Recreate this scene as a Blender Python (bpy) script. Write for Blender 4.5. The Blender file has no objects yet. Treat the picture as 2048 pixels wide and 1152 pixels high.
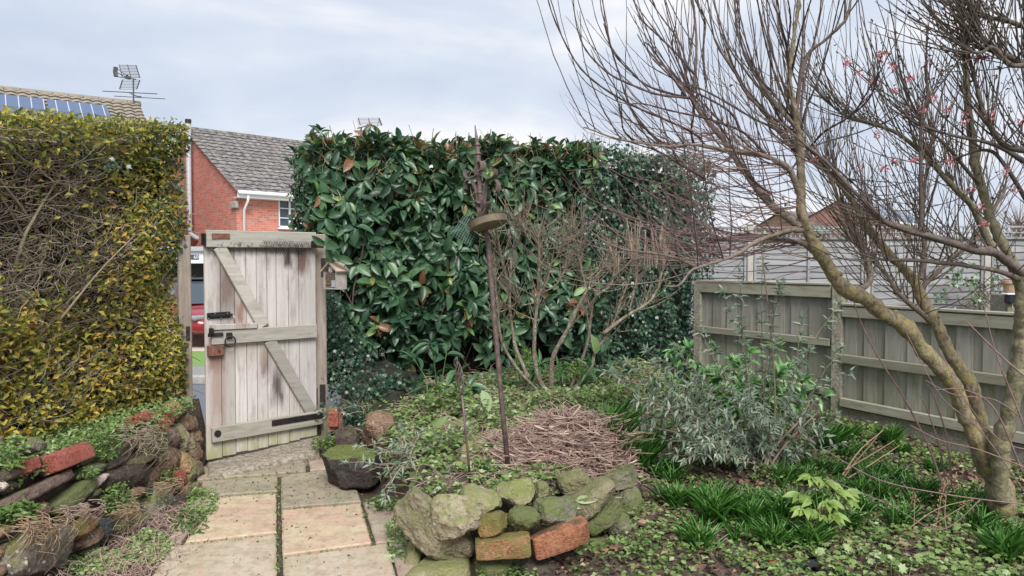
import bpy, math, random
import numpy as np
from mathutils import Vector, Matrix, noise, Euler
from math import radians, sin, cos, pi
random.seed(7); RS = np.random.RandomState(11)
sc = bpy.context.scene; C = sc.collection
# ------------------------------------------------------------ camera
F = 1500.0; PITCH = math.atan(46/1500.0); CH = 1.6
cam = bpy.data.cameras.new('camera'); camo = bpy.data.objects.new('camera', cam); C.objects.link(camo)
cam.sensor_width = 36; cam.lens = F/2048*36; cam.clip_end = 3000; cam.clip_start = .05
camo.location = (0, 0, CH); camo.rotation_euler = (pi/2-PITCH, 0, 0)
sc.camera = camo
# ------------------------------------------------------------ sky
w = bpy.data.worlds.new('World'); sc.world = w; w.use_nodes = True
nt = w.node_tree; nt.nodes.clear()
def N(nt, t, **k):
    n = nt.nodes.new(t)
    for a, b in k.items():
        if a in ('inp',):
            for i, v in b.items(): n.inputs[i].default_value = v
        else: setattr(n, a, b)
    return n
SUN_EL, SUN_ROT = radians(46), radians(168)
out = N(nt, 'ShaderNodeOutputWorld'); bg = N(nt, 'ShaderNodeBackground'); bg.inputs[1].default_value = .094
sky = N(nt, 'ShaderNodeTexSky', sky_type='NISHITA', sun_disc=False, sun_elevation=SUN_EL, sun_rotation=SUN_ROT, dust_density=2.0)
tc = N(nt, 'ShaderNodeTexCoord'); mp = N(nt, 'ShaderNodeMapping'); mp.inputs['Scale'].default_value = (1.1, 1.1, 3.2); mp.inputs['Location'].default_value = (.63, .2, .35)
n1 = N(nt, 'ShaderNodeTexNoise'); n1.inputs['Scale'].default_value = 2.5; n1.inputs['Detail'].default_value = 6; n1.inputs['Roughness'].default_value = .52; n1.inputs['Distortion'].default_value = .25
cr = N(nt, 'ShaderNodeValToRGB'); e = cr.color_ramp.elements
e[0].position = .32; e[0].color = (4.8, 5.4, 6.55, 1); e[1].position = .66; e[1].color = (8.3, 8.2, 8.15, 1)
m_ = cr.color_ramp.elements.new(.47); m_.color = (5.6, 6.15, 7.1, 1); m_ = cr.color_ramp.elements.new(.56); m_.color = (6.7, 6.95, 7.5, 1)
mx = N(nt, 'ShaderNodeMix', data_type='RGBA'); mx.inputs['Factor'].default_value = .97
L = nt.links.new
L(tc.outputs['Generated'], mp.inputs[0]); L(mp.outputs[0], n1.inputs['Vector']); L(n1.outputs[0], cr.inputs[0])
L(sky.outputs[0], mx.inputs['A']); L(cr.outputs[0], mx.inputs['B']); L(mx.outputs['Result'], bg.inputs[0]); L(bg.outputs[0], out.inputs[0])
# ------------------------------------------------------------ sun (soft, overcast)
sl = bpy.data.lights.new('sun', 'SUN'); sl.energy = 3.2; sl.angle = radians(28); sl.color = (1, .97, .92)
so = bpy.data.objects.new('sun', sl); C.objects.link(so)
so.rotation_euler = Vector((-sin(SUN_ROT)*cos(SUN_EL)*-1, cos(SUN_ROT)*cos(SUN_EL), sin(SUN_EL))).to_track_quat('Z', 'Y').to_euler()
so.location = (0, 0, 20)
sc.view_settings.view_transform = 'Standard'; sc.view_settings.look = 'None'; sc.view_settings.gamma = 1
sc.view_settings.exposure = .47
# ------------------------------------------------------------ picking points at real depth
fw = Vector((0, cos(PITCH), -sin(PITCH))); up = Vector((0, sin(PITCH), cos(PITCH)))
def ray(px, py): return fw + Vector((1, 0, 0))*((px-1024)/F) + up*((576-py)/F)
def P(px, py, D):
    d = ray(px, py); t = D/d.y; return Vector((d.x*t, D, CH+d.z*t))
def G(px, py, z=0.):
    d = ray(px, py); t = (z-CH)/d.z; return Vector((d.x*t, d.y*t, z))
# ------------------------------------------------------------ terrain
BED = np.array([(-.52, 3.98), (-.1, 3.98), (.28, 4.25), (.52, 4.6), (.68, 4.85), (.86, 5.1), (1.08, 5.5), (1.25, 6.0), (1.7, 7.2), (2.3, 9.2), (.5, 8.6), (-1.6, 7.3), (-1.45, 6.4), (-1.05, 5.6), (-.72, 4.8)])
def polydist(x, y, poly):
    x = np.asarray(x, float); y = np.asarray(y, float)
    d = np.full(x.shape, 1e9); inside = np.zeros(x.shape, bool); n = len(poly)
    for i in range(n):
        ax, ay = poly[i]; bx, by = poly[(i+1) % n]
        ex, ey = bx-ax, by-ay; t = np.clip(((x-ax)*ex+(y-ay)*ey)/(ex*ex+ey*ey), 0, 1)
        d = np.minimum(d, np.hypot(x-ax-t*ex, y-ay-t*ey))
        c = ((ay > y) != (by > y)); c &= x < (bx-ax)*(y-ay)/((by-ay) if by != ay else 1e-9)+ax
        inside ^= c
    return np.where(inside, d, -d)
def sm(a, b, v):
    t = np.clip((v-a)/(b-a), 0, 1); return t*t*(3-2*t)
def bump(x, y, f=1.):
    return (np.sin(x*3.1*f+1.3*np.sin(y*2.3*f))*np.sin(y*2.7*f+1.1*np.sin(x*1.9*f+2)) + .5*np.sin(x*7.3*f+y*5.1*f+1)*np.sin(y*8.1*f-x*3.3*f))
def H(x, y):
    x = np.asarray(x, float); y = np.asarray(y, float)
    d = polydist(x, y, BED)
    wid = .14+.5*sm(4.9, 6.2, y)*sm(.2, .9, x)
    bed = sm(-.02, wid, d)*(.30+.10*sm(5.2, 7.0, y)+.07*np.exp(-((x-.42)**2+(y-5.15)**2)/.18))
    base = -.004 + .05*sm(.2, 1.2, x) + .045*sm(5, 7, y)*sm(.8, 1.6, x)
    rough = (.012+.02*(x > .3)+.02*(d > 0))*bump(x, y, 1.6)*sm(-1.0, -.6, x+.3*(y-4.2)*0+.0)
    h = base + bed + rough - .018*(1-sm(-.5, -.2, x))
    h = h + (.50-h)*sm(-2.5, -2.58, x)*(1-sm(6.15, 6.3, y))
    yl = np.where(x < -1.7, 6.75, np.where(x < 2.4, 8.4+.55*(x+1.7), 30))
    return h - (h+.335)*sm(0, 1.4, y-yl)
def h1(x, y): return float(H(np.array([x]), np.array([y]))[0])
def HG(px, py, dmax=14):
    d = ray(px, py); t = 2.5
    while t*d.y < dmax:
        if CH+d.z*t < h1(d.x*t, d.y*t): break
        t += .02
    return Vector((d.x*t, d.y*t, h1(d.x*t, d.y*t)))
# ------------------------------------------------------------ object helpers
def tag(o, label=None, cat=None, group=None, kind=None):
    if label: o['label'] = label
    if cat: o['category'] = cat
    if group: o['group'] = group
    if kind: o['kind'] = kind
    return o
def thing(name, label, cat, loc=(0, 0, 0), rz=0, group=None):
    o = bpy.data.objects.new(name, None); C.objects.link(o); o.location = loc; o.rotation_euler = (0, 0, rz); o.empty_display_size = .1
    return tag(o, label, cat, group)
def link(name, me, parent=None, mat=None):
    o = bpy.data.objects.new(name, me); C.objects.link(o)
    if mat: me.materials.append(mat)
    if parent: o.parent = parent; o.matrix_parent_inverse = Matrix.Identity(4)
    return o
def rel(parent, o):   # geometry was written in world space: keep it there under a moved parent
    o.parent = parent; bm = parent.matrix_basis.inverted()
    o.matrix_parent_inverse = bm; return o
def mesh_np(name, V, Fq, tint=None, smooth=True):
    """V (n,3); Fq (m,k) array or list of such arrays; tint per vertex"""
    V = np.asarray(V, np.float32)
    Fl = Fq if isinstance(Fq, list) else [Fq]
    Fl = [np.asarray(f, np.int32) for f in Fl if len(f)]
    me = bpy.data.meshes.new(name); me.vertices.add(len(V)); me.vertices.foreach_set('co', V.ravel())
    loops = np.concatenate([f.ravel() for f in Fl]); tot = np.concatenate([np.full(len(f), f.shape[1], np.int32) for f in Fl])
    st = np.concatenate([[0], np.cumsum(tot)[:-1]]).astype(np.int32)
    me.loops.add(len(loops)); me.loops.foreach_set('vertex_index', loops)
    me.polygons.add(len(tot)); me.polygons.foreach_set('loop_start', st); me.polygons.foreach_set('loop_total', tot)
    if smooth: me.polygons.foreach_set('use_smooth', np.ones(len(tot), bool))
    if tint is not None:
        a = me.attributes.new('rnd', 'FLOAT', 'POINT'); a.data.foreach_set('value', np.asarray(tint, np.float32))
    me.update(); me.validate(); return me
class MB:
    """collects boxes, prisms and tubes into one mesh"""
    def __init__(s): s.v = []; s.f = []; s.t = []; s.n = 0
    def add(s, vs, fs, t=None):
        t = random.random() if t is None else t
        for f in fs: s.f.append([i+s.n for i in f])
        s.v += [tuple(q) for q in vs]; s.t += [t]*len(vs); s.n += len(vs)
    def box(s, c, d, rot=None, t=None, bev=0.):
        hx, hy, hz = d[0]/2, d[1]/2, d[2]/2; b = min(bev, hx*.9, hy*.9, hz*.9)
        c = Vector(c); R = rot or Matrix.Identity(3)
        if b <= 0:
            vs = [Vector((x*hx, y*hy, z*hz)) for x in (-1, 1) for y in (-1, 1) for z in (-1, 1)]
            fs = [(0, 1, 3, 2), (4, 6, 7, 5), (0, 4, 5, 1), (2, 3, 7, 6), (0, 2, 6, 4), (1, 5, 7, 3)]
        else:
            vs = []; idx = {}
            for x in (-1, 1):
                for y in (-1, 1):
                    for z in (-1, 1):
                        for a in range(3):
                            q = [x*(hx-b), y*(hy-b), z*(hz-b)]; q[a] = (x, y, z)[a]*(hx, hy, hz)[a]
                            idx[(x, y, z, a)] = len(vs); vs.append(Vector(q))
            fs = []
            for a in range(3):
                o1, o2 = [i for i in range(3) if i != a]
                for sgn in (-1, 1):
                    cyc = []
                    for p, q in ((-1, -1), (1, -1), (1, 1), (-1, 1)):
                        k = [0, 0, 0]; k[a] = sgn; k[o1] = p; k[o2] = q; cyc.append(idx[(k[0], k[1], k[2], a)])
                    flip = (sgn == 1) == (a == 1)
                    fs.append(cyc[::-1] if flip else cyc)
            for a in range(3):   # edges along axis a
                o1, o2 = [i for i in range(3) if i != a]
                for p in (-1, 1):
                    for q in (-1, 1):
                        def K(sg, ax):
                            k = [0, 0, 0]; k[a] = sg; k[o1] = p; k[o2] = q; return idx[(k[0], k[1], k[2], ax)]
                        fs.append([K(-1, o1), K(1, o1), K(1, o2), K(-1, o2)])
            for x in (-1, 1):
                for y in (-1, 1):
                    for z in (-1, 1): fs.append([idx[(x, y, z, a)] for a in range(3)])
        s.add([R @ q + c for q in vs], fs, t)
    def tube(s, pts, r, n=6, t=None, cap=True):
        pts = [Vector(p) for p in pts]; rr = r if isinstance(r, (list, tuple)) else [r]*len(pts)
        vs = []; fs = []; prev = None
        for i, p in enumerate(pts):
            d = (pts[min(i+1, len(pts)-1)]-pts[max(i-1, 0)]); d = d.normalized() if d.length > 1e-9 else Vector((0, 0, 1))
            if prev is None: prev = d.orthogonal().normalized()
            u = (prev - d*prev.dot(d)); u = u.normalized() if u.length > 1e-6 else d.orthogonal().normalized()
            prev = u; v = d.cross(u)
            for k in range(n):
                a = 2*pi*k/n; vs.append(p+(u*cos(a)+v*sin(a))*rr[i])
        for i in range(len(pts)-1):
            for k in range(n):
                a = i*n+k; b = i*n+(k+1) % n; fs.append([a, b, b+n, a+n])
        if cap: fs.append(list(range(n))[::-1]); fs.append([(len(pts)-1)*n+k for k in range(n)])
        s.add(vs, fs, t)
    def prism(s, poly, ax, depth, R=None, c=(0, 0, 0), t=None):
        """poly of 2D points in plane (u,v), extruded along third; ax maps (u,v,w)->Vector"""
        m = len(poly); vs = [ax(u, v, 0) for u, v in poly]+[ax(u, v, depth) for u, v in poly]
        fs = [list(range(m)), list(range(m, 2*m))[::-1]]+[[i, i+m, (i+1) % m+m, (i+1) % m] for i in range(m)]
        s.add(vs, fs, t)
    def build(s, name, mat=None, parent=None, smooth=False, world=False):
        me = bpy.data.meshes.new(name); me.from_pydata(s.v, [], s.f)
        a = me.attributes.new('rnd', 'FLOAT', 'POINT'); a.data.foreach_set('value', s.t)
        import bmesh
        bm = bmesh.new(); bm.from_mesh(me); bmesh.ops.recalc_face_normals(bm, faces=bm.faces); bm.to_mesh(me); bm.free()
        if smooth: me.polygons.foreach_set('use_smooth', np.ones(len(me.polygons), bool))
        o = link(name, me, None, mat)
        if parent:
            if world: rel(parent, o)
            else: o.parent = parent
        return o
def tubes_np(name, paths, radii, mat, n=4, tint=None):
    """many equal-length paths (k,m,3), radii (k,m) -> one mesh, vectorised"""
    Pn = np.asarray(paths, float); k, m, _ = Pn.shape; R = np.asarray(radii, float)
    T = np.empty_like(Pn); T[:, 1:-1] = Pn[:, 2:]-Pn[:, :-2]; T[:, 0] = Pn[:, 1]-Pn[:, 0]; T[:, -1] = Pn[:, -1]-Pn[:, -2]
    T /= np.linalg.norm(T, axis=2, keepdims=True)+1e-9
    ref = np.where(np.abs(T[:, :1, 2:3]) > .8, np.array([[[1., 0, 0]]]), np.array([[[0, 0, 1.]]]))
    U = np.cross(T, np.broadcast_to(ref, T.shape)); U /= np.linalg.norm(U, axis=2, keepdims=True)+1e-9
    W = np.cross(T, U); a = 2*pi*np.arange(n)/n
    V = Pn[:, :, None, :]+R[:, :, None, None]*(U[:, :, None, :]*np.cos(a)[None, None, :, None]+W[:, :, None, :]*np.sin(a)[None, None, :, None])
    idx = np.arange(k*m*n).reshape(k, m, n); nx = np.roll(idx, -1, axis=2)
    Fq = np.stack([idx[:, :-1], nx[:, :-1], nx[:, 1:], idx[:, 1:]], -1).reshape(-1, 4)
    tint = RS.rand(k) if tint is None else tint
    return mesh_np(name, V.reshape(-1, 3), Fq, np.repeat(tint, m*n))
# leaf templates: (u along 0..1, v across -.5...5, w up)
def leaf_tpl(rows, fold=.12, droop=.25, prof=None):
    prof = prof or (lambda u: sin(pi*u**.85)**.8)
    V = []; F4 = []
    for i in range(rows+1):
        u = i/rows; hw = .5*prof(min(max(u, 0), 1)) if 0 < i < rows else .03
        for v in (-1, 0, 1): V.append((u, v*hw, abs(v)*hw*fold*2 - droop*u*u))
    for i in range(rows):
        a = i*3; F4 += [(a, a+1, a+4, a+3), (a+1, a+2, a+5, a+4)]
    return np.array(V), np.array(F4)
LAUREL = leaf_tpl(5, .16, .25, lambda u: sin(pi*u**.92)**.62); SMALL = leaf_tpl(2, .2, .15); STRAP = leaf_tpl(5, .25, .9, lambda u: .5+.5*(1-u)); LANCE = leaf_tpl(3, .15, .3, lambda u: sin(pi*u**.7)); MEDIUM = leaf_tpl(3, .15, .3)
def lobed(n, depth, fold=.1):
    V = [(.0, 0, 0)]; k = n*2
    for i in range(k+1):
        a = -2.6+5.2*i/k; r = (1 if i % 2 else 1-depth)*(.75+.25*cos(a)); V.append((.45+r*.55*cos(a), r*.55*sin(a), -fold*r*r))
    V[0] = (.35, 0, .03); F3 = [(0, i, i+1) for i in range(1, k+1)]
    return np.array(V), np.array(F3)
IVY = lobed(5, .45); GERAN = lobed(7, .35)
def leaves_np(name, pos, axis, nrm, ln, wd, tpl, tint=None, droopvar=None):
    """pos,axis,nrm (k,3); ln,wd (k,)"""
    TV, TF = tpl; k = len(pos)
    A = axis/(np.linalg.norm(axis, axis=1, keepdims=True)+1e-9); B = np.cross(nrm, A); B /= np.linalg.norm(B, axis=1, keepdims=True)+1e-9; Nn = np.cross(A, B)
    u = TV[None, :, 0, None]; v = TV[None, :, 1, None]; w_ = TV[None, :, 2, None]
    dv = 1 if droopvar is None else droopvar[:, None, None]
    V = pos[:, None, :]+A[:, None, :]*(u*ln[:, None, None])+B[:, None, :]*(v*wd[:, None, None])+Nn[:, None, :]*(w_*dv*ln[:, None, None])
    off = (np.arange(k)*len(TV))[:, None, None]; Fq = (TF[None]+off).reshape(-1, TF.shape[1])
    tint = RS.rand(k) if tint is None else tint
    return mesh_np(name, V.reshape(-1, 3), Fq, np.repeat(tint, len(TV)))
def rdir(k, z0=-1, z1=1):
    z = RS.uniform(z0, z1, k); a = RS.uniform(0, 2*pi, k); r = np.sqrt(1-z*z); return np.stack([r*np.cos(a), r*np.sin(a), z], 1)
def smoothpath(pts, n):
    """Catmull-Rom through control points -> n points (arrays with any columns)"""
    p = np.asarray(pts, float); m = len(p); t = np.linspace(0, m-1, n); i = np.clip(t.astype(int), 0, m-2); f = (t-i)[:, None]
    p0 = p[np.maximum(i-1, 0)]; p1 = p[i]; p2 = p[i+1]; p3 = p[np.minimum(i+2, m-1)]
    return .5*((2*p1)+(-p0+p2)*f+(2*p0-5*p1+4*p2-p3)*f*f+(-p0+3*p1-3*p2+p3)*f**3)
# ------------------------------------------------------------ materials
MATS = {}
def newmat(name):
    m = bpy.data.materials.new(name); m.use_nodes = True; m.node_tree.nodes.clear(); MATS[name] = m
    nt = m.node_tree; o = N(nt, 'ShaderNodeOutputMaterial'); b = N(nt, 'ShaderNodeBsdfPrincipled'); nt.links.new(b.outputs[0], o.inputs[0])
    return m, nt, b, o
def ramp(nt, cols, src):
    r = N(nt, 'ShaderNodeValToRGB'); el = r.color_ramp.elements
    while len(el) < len(cols): el.new(.5)
    for q, (p, c) in zip(el, cols): q.position = p; q.color = (*c, 1)
    nt.links.new(src, r.inputs[0]); return r.outputs[0]
def mixc(nt, a, b, f, mode='MIX'):
    m = N(nt, 'ShaderNodeMix', data_type='RGBA', blend_type=mode)
    for s, v in (('A', a), ('B', b)):
        if isinstance(v, tuple): m.inputs[s].default_value = (*v, 1)
        else: nt.links.new(v, m.inputs[s])
    if isinstance(f, (int, float)): m.inputs['Factor'].default_value = f
    else: nt.links.new(f, m.inputs['Factor'])
    return m.outputs['Result']
def noise_n(nt, scale, det=4, rough=.55, vec=None, dist=0, sc3=None, obj=True):
    t = N(nt, 'ShaderNodeTexCoord'); src = t.outputs['Object']
    if sc3: mp = N(nt, 'ShaderNodeMapping'); mp.inputs['Scale'].default_value = sc3; nt.links.new(src, mp.inputs[0]); src = mp.outputs[0]
    n = N(nt, 'ShaderNodeTexNoise'); n.inputs['Scale'].default_value = scale; n.inputs['Detail'].default_value = det; n.inputs['Roughness'].default_value = rough; n.inputs['Distortion'].default_value = dist
    nt.links.new(src, n.inputs['Vector']); return n.outputs[0]
def maprange(nt, v, a, b, c=0, d=1):
    m = N(nt, 'ShaderNodeMapRange'); m.inputs[1].default_value = a; m.inputs[2].default_value = b; m.inputs[3].default_value = c; m.inputs[4].default_value = d
    nt.links.new(v, m.inputs[0]); return m.outputs[0]
def mathn(nt, op, a, b):
    m = N(nt, 'ShaderNodeMath', operation=op)
    for i, v in enumerate((a, b)):
        if isinstance(v, (int, float)): m.inputs[i].default_value = v
        else: nt.links.new(v, m.inputs[i])
    return m.outputs[0]
def bumpn(nt, b, h, s=.5, d=.01):
    n = N(nt, 'ShaderNodeBump'); n.inputs['Strength'].default_value = s; n.inputs['Distance'].default_value = d
    nt.links.new(h, n.inputs['Height']); nt.links.new(n.outputs[0], b.inputs['Normal'])
def upness(nt):
    g = N(nt, 'ShaderNodeNewGeometry'); s = N(nt, 'ShaderNodeSeparateXYZ'); nt.links.new(g.outputs['Normal'], s.inputs[0]); return s.outputs[2]
def att(nt, nm='rnd'): return N(nt, 'ShaderNodeAttribute', attribute_name=nm).outputs['Fac']
def leafmat(name, cols, rough=.4, trans=.25, mott=.5, coat=0.):
    m, nt, b, o = newmat(name)
    c = ramp(nt, cols, att(nt)); n = noise_n(nt, 28, 3)
    dk = mixc(nt, c, tuple(v*.55 for v in cols[0][1]), maprange(nt, n, .4, .75, 0, mott))
    nt.links.new(dk, b.inputs['Base Color']); b.inputs['Roughness'].default_value = rough
    b.inputs['Specular IOR Level'].default_value = .5+coat
    tr = N(nt, 'ShaderNodeBsdfTranslucent'); nt.links.new(dk, tr.inputs[0]); ms = N(nt, 'ShaderNodeMixShader'); ms.inputs[0].default_value = trans
    nt.links.new(b.outputs[0], ms.inputs[1]); nt.links.new(tr.outputs[0], ms.inputs[2]); nt.links.new(ms.outputs[0], o.inputs[0])
    return m
def barkmat(name, c1, c2, scale=20, lichen=None, lf=.4, sc3=None, rough=.9, bd=.006):
    m, nt, b, o = newmat(name)
    n = noise_n(nt, scale, 5, .65, sc3=sc3); c = mixc(nt, c1, c2, maprange(nt, n, .35, .65))
    c = mixc(nt, c, tuple(v*.6 for v in c1), maprange(nt, att(nt), 0, 1, 0, .5))
    if lichen:
        n2 = noise_n(nt, scale*.45, 5, .7); t_ = N(nt, 'ShaderNodeTexCoord'); s_ = N(nt, 'ShaderNodeSeparateXYZ'); nt.links.new(t_.outputs['Object'], s_.inputs[0]); c = mixc(nt, c, lichen, mathn(nt, 'MULTIPLY', maprange(nt, n2, .62-lf*.35, .70-lf*.25), maprange(nt, s_.outputs[2], 1.3, 2.2, 1, .15)))
    nt.links.new(c, b.inputs['Base Color']); b.inputs['Roughness'].default_value = rough; bumpn(nt, b, n, .8, bd); return m
def stonemat(name, c1, c2, moss=(.14, .17, .03), mf=.5, side=.25, spots=None, scale=9, rough=.85):
    """rock with grain, cracks, lichen spots and moss that favours upward faces"""
    m, nt, b, o = newmat(name)
    oi = N(nt, 'ShaderNodeObjectInfo')
    t = N(nt, 'ShaderNodeTexCoord'); va = N(nt, 'ShaderNodeVectorMath', operation='ADD'); nt.links.new(t.outputs['Object'], va.inputs[0])
    sc_ = N(nt, 'ShaderNodeMath', operation='MULTIPLY'); sc_.inputs[1].default_value = 13; nt.links.new(oi.outputs['Random'], sc_.inputs[0]); nt.links.new(sc_.outputs[0], va.inputs[1])
    def nz(s, d=5, r=.6):
        n = N(nt, 'ShaderNodeTexNoise'); n.inputs['Scale'].default_value = s; n.inputs['Detail'].default_value = d; n.inputs['Roughness'].default_value = r; nt.links.new(va.outputs[0], n.inputs['Vector']); return n.outputs[0]
    n1 = nz(scale); n2 = nz(scale*5, 4, .7); n3 = nz(scale*.6+2, 5, .7)
    c = mixc(nt, c1, c2, maprange(nt, n1, .35, .65)); c = mixc(nt, c, tuple(v*.4 for v in c1), maprange(nt, n2, .49, .68, 0, .85))
    if spots:
        vo = N(nt, 'ShaderNodeTexVoronoi'); vo.inputs['Scale'].default_value = scale*4; nt.links.new(va.outputs[0], vo.inputs['Vector'])
        f = mathn(nt, 'MULTIPLY', maprange(nt, vo.outputs['Distance'], .28, .2), maprange(nt, n3, .45, .55)); c = mixc(nt, c, spots, f)
    u = maprange(nt, upness(nt), -.3, .9, side, 1.)
    f = maprange(nt, mathn(nt, 'ADD', mathn(nt, 'MULTIPLY', n3, 1.), mathn(nt, 'MULTIPLY', u, .35)), 1.02-mf*.6, 1.12-mf*.5, 0, .9)
    mo = mixc(nt, moss, tuple(min(1, v*1.6) for v in moss), maprange(nt, n2, .4, .7))
    c = mixc(nt, c, mo, mathn(nt, 'MULTIPLY', f, maprange(nt, n2, .2, .6, .55, 1))); nt.links.new(c, b.inputs['Base Color']); b.inputs['Roughness'].default_value = rough
    hh = mathn(nt, 'ADD', mathn(nt, 'MULTIPLY', n1, .5), n2); bumpn(nt, b, hh, 1., .022); return m
def plain(name, c, rough=.6, metal=0., c2=None, scale=15, bd=0.):
    m, nt, b, o = newmat(name)
    if c2:
        n = noise_n(nt, scale, 5, .65); nt.links.new(mixc(nt, c, c2, maprange(nt, n, .4, .62)), b.inputs['Base Color'])
        if bd: bumpn(nt, b, n, .6, bd)
    else: b.inputs['Base Color'].default_value = (*c, 1)
    b.inputs['Roughness'].default_value = rough; b.inputs['Metallic'].default_value = metal; return m
M = {}
# ================================================================ GROUND, ROAD, PATH
m, nt, b, o = newmat('soil')
n = noise_n(nt, 6, 6, .7); n2 = noise_n(nt, 45, 4, .7)
c = mixc(nt, (.06, .042, .032), (.17, .125, .095), maprange(nt, n2, .35, .7)); c = mixc(nt, c, (.05, .07, .02), maprange(nt, n, .52, .68, 0, .6))
nt.links.new(c, b.inputs['Base Color']); b.inputs['Roughness'].default_value = .95; bumpn(nt, b, mathn(nt, 'ADD', n2, n), 1, .03); M['soil'] = m
M['asphalt'] = plain('asphalt', (.105, .115, .14), .8, c2=(.15, .16, .185), scale=60, bd=.004)
M['pave'] = plain('pave', (.20, .20, .20), .9, c2=(.27, .26, .25), scale=25)
M['drive'] = plain('drive', (.5, .44, .38), .9, c2=(.6, .52, .46), scale=20)
M['kerb'] = plain('kerb', (.28, .27, .25), .9, c2=(.4, .38, .35), scale=12)
M['lawn'] = plain('lawn', (.12, .22, .05), .9, c2=(.20, .32, .08), scale=30)
def sheet(name, x0, x1, y0, y1, z, mat, kind='structure', t=0):
    b_ = MB()
    if t: b_.box(((x0+x1)/2, (y0+y1)/2, z-t/2), (x1-x0, y1-y0, t))
    else: b_.add([(x0, y0, z), (x1, y0, z), (x1, y1, z), (x0, y1, z)], [(0, 1, 2, 3)])
    return tag(b_.build(name, mat), kind=kind)
sheet('ground', -900, 900, -300, 1500, -.36, M['lawn'])
xs = np.concatenate([np.arange(-9, -3, .12), np.arange(-3, 4.2, .03), np.arange(4.2, 14, .15)]); ys = np.concatenate([np.arange(-3, 3, .2), np.arange(3, 9.2, .035), np.arange(9.2, 15, .15)])
X, Y = np.meshgrid(xs, ys); Z = H(X, Y); fine = (X > -.9)*(X < 4)*(Y > 3.5)
Z = Z+fine*.006*np.sin(X*41+3*np.sin(Y*23))*np.sin(Y*37+2*np.sin(X*19))
Z = np.where(X < -6, np.where(Y < 6.7, Z, Z), Z); nx_, ny_ = len(xs), len(ys)
V = np.stack([X, Y, Z], -1).reshape(-1, 3); I = np.arange(nx_*ny_).reshape(ny_, nx_)
Fq = np.stack([I[:-1, :-1], I[:-1, 1:], I[1:, 1:], I[1:, :-1]], -1).reshape(-1, 4)
tag(link('garden_ground', mesh_np('garden_ground', V, Fq), None, M['soil']), kind='structure')
sheet('road', -200, 2.3, 8.1, 11.9, -.30, M['asphalt'])
sheet('pavement', -200, 2.3, 12.06, 13.3, -.20, M['pave'], t=.15)
sheet('verge', -200, -1, 13.3, 15.6, -.195, M['lawn'], t=.1)
sheet('driveway', -200, -1, 15.6, 40, -.19, M['drive'], t=.1)
kb = MB(); x = -30.
while x < 2: kb.box((x+.45, 11.98, -.24), (.9, .15, .14), bev=.015); x += .915
tag(kb.build('kerb', M['kerb']), kind='structure')
# paving slabs: buff riven sandstone with pink and ochre bands
def slabmat(name, base, band, pink, s):
    m, nt, b, o = newmat(name)
    t = N(nt, 'ShaderNodeTexCoord'); mp = N(nt, 'ShaderNodeMapping'); mp.inputs['Location'].default_value = (s, s*1.7, 0); mp.inputs['Rotation'].default_value = (0, 0, .3+s); nt.links.new(t.outputs['Object'], mp.inputs[0])
    wv = N(nt, 'ShaderNodeTexWave'); wv.inputs['Scale'].default_value = .55; wv.inputs['Distortion'].default_value = 7; wv.inputs['Detail'].default_value = 3; wv.inputs['Detail Scale'].default_value = .8; nt.links.new(mp.outputs[0], wv.inputs[0])
    wide = noise_n(nt, 2.2+s*.2, 3, .5, dist=1.0); fine = noise_n(nt, 35, 5, .7); spk = noise_n(nt, 130, 2, .6)
    c = mixc(nt, base, band, maprange(nt, wv.outputs['Fac'], .2, .8, 0, .5)); c = mixc(nt, c, pink, maprange(nt, wide, .45, .58, 0, .8))
    thin = N(nt, 'ShaderNodeTexWave'); thin.inputs['Scale'].default_value = 1.6; thin.inputs['Distortion'].default_value = 9; thin.inputs['Detail'].default_value = 4; thin.inputs['Detail Scale'].default_value = .6; nt.links.new(mp.outputs[0], thin.inputs[0])
    c = mixc(nt, c, (.42, .25, .15), maprange(nt, thin.outputs['Fac'], .90, 1, 0, .22))
    stn = noise_n(nt, 9+s, 5, .7); c = mixc(nt, c, (base[0]*.55, base[1]*.55, base[2]*.45), maprange(nt, stn, .46, .70, 0, .75)); c = mixc(nt, c, tuple(v*.5 for v in base), maprange(nt, fine, .5, .72, 0, .6)); c = mixc(nt, c, (.10, .08, .06), maprange(nt, spk, .64, .72, 0, .8))
    nt.links.new(c, b.inputs['Base Color']); b.inputs['Roughness'].default_value = .75; bumpn(nt, b, mathn(nt, 'ADD', fine, mathn(nt, 'MULTIPLY', wv.outputs['Fac'], .6)), .45, .006); return m
SL = {'pink': slabmat('slab_pink', (.52, .41, .29), (.55, .47, .31), (.52, .35, .27), 1.3),
      'buff': slabmat('slab_buff', (.46, .39, .285), (.52, .455, .35), (.48, .375, .30), 2.6),
      'olive': slabmat('slab_olive', (.30, .27, .19), (.38, .335, .24), (.34, .28, .22), 4.1),
      'rose': slabmat('slab_rose', (.36, .30, .24), (.42, .36, .27), (.42, .30, .25), 5.2)}
pth = thing('path', None, None, (-1.3, 4.6, 0)); tag(pth, kind='structure')
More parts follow.
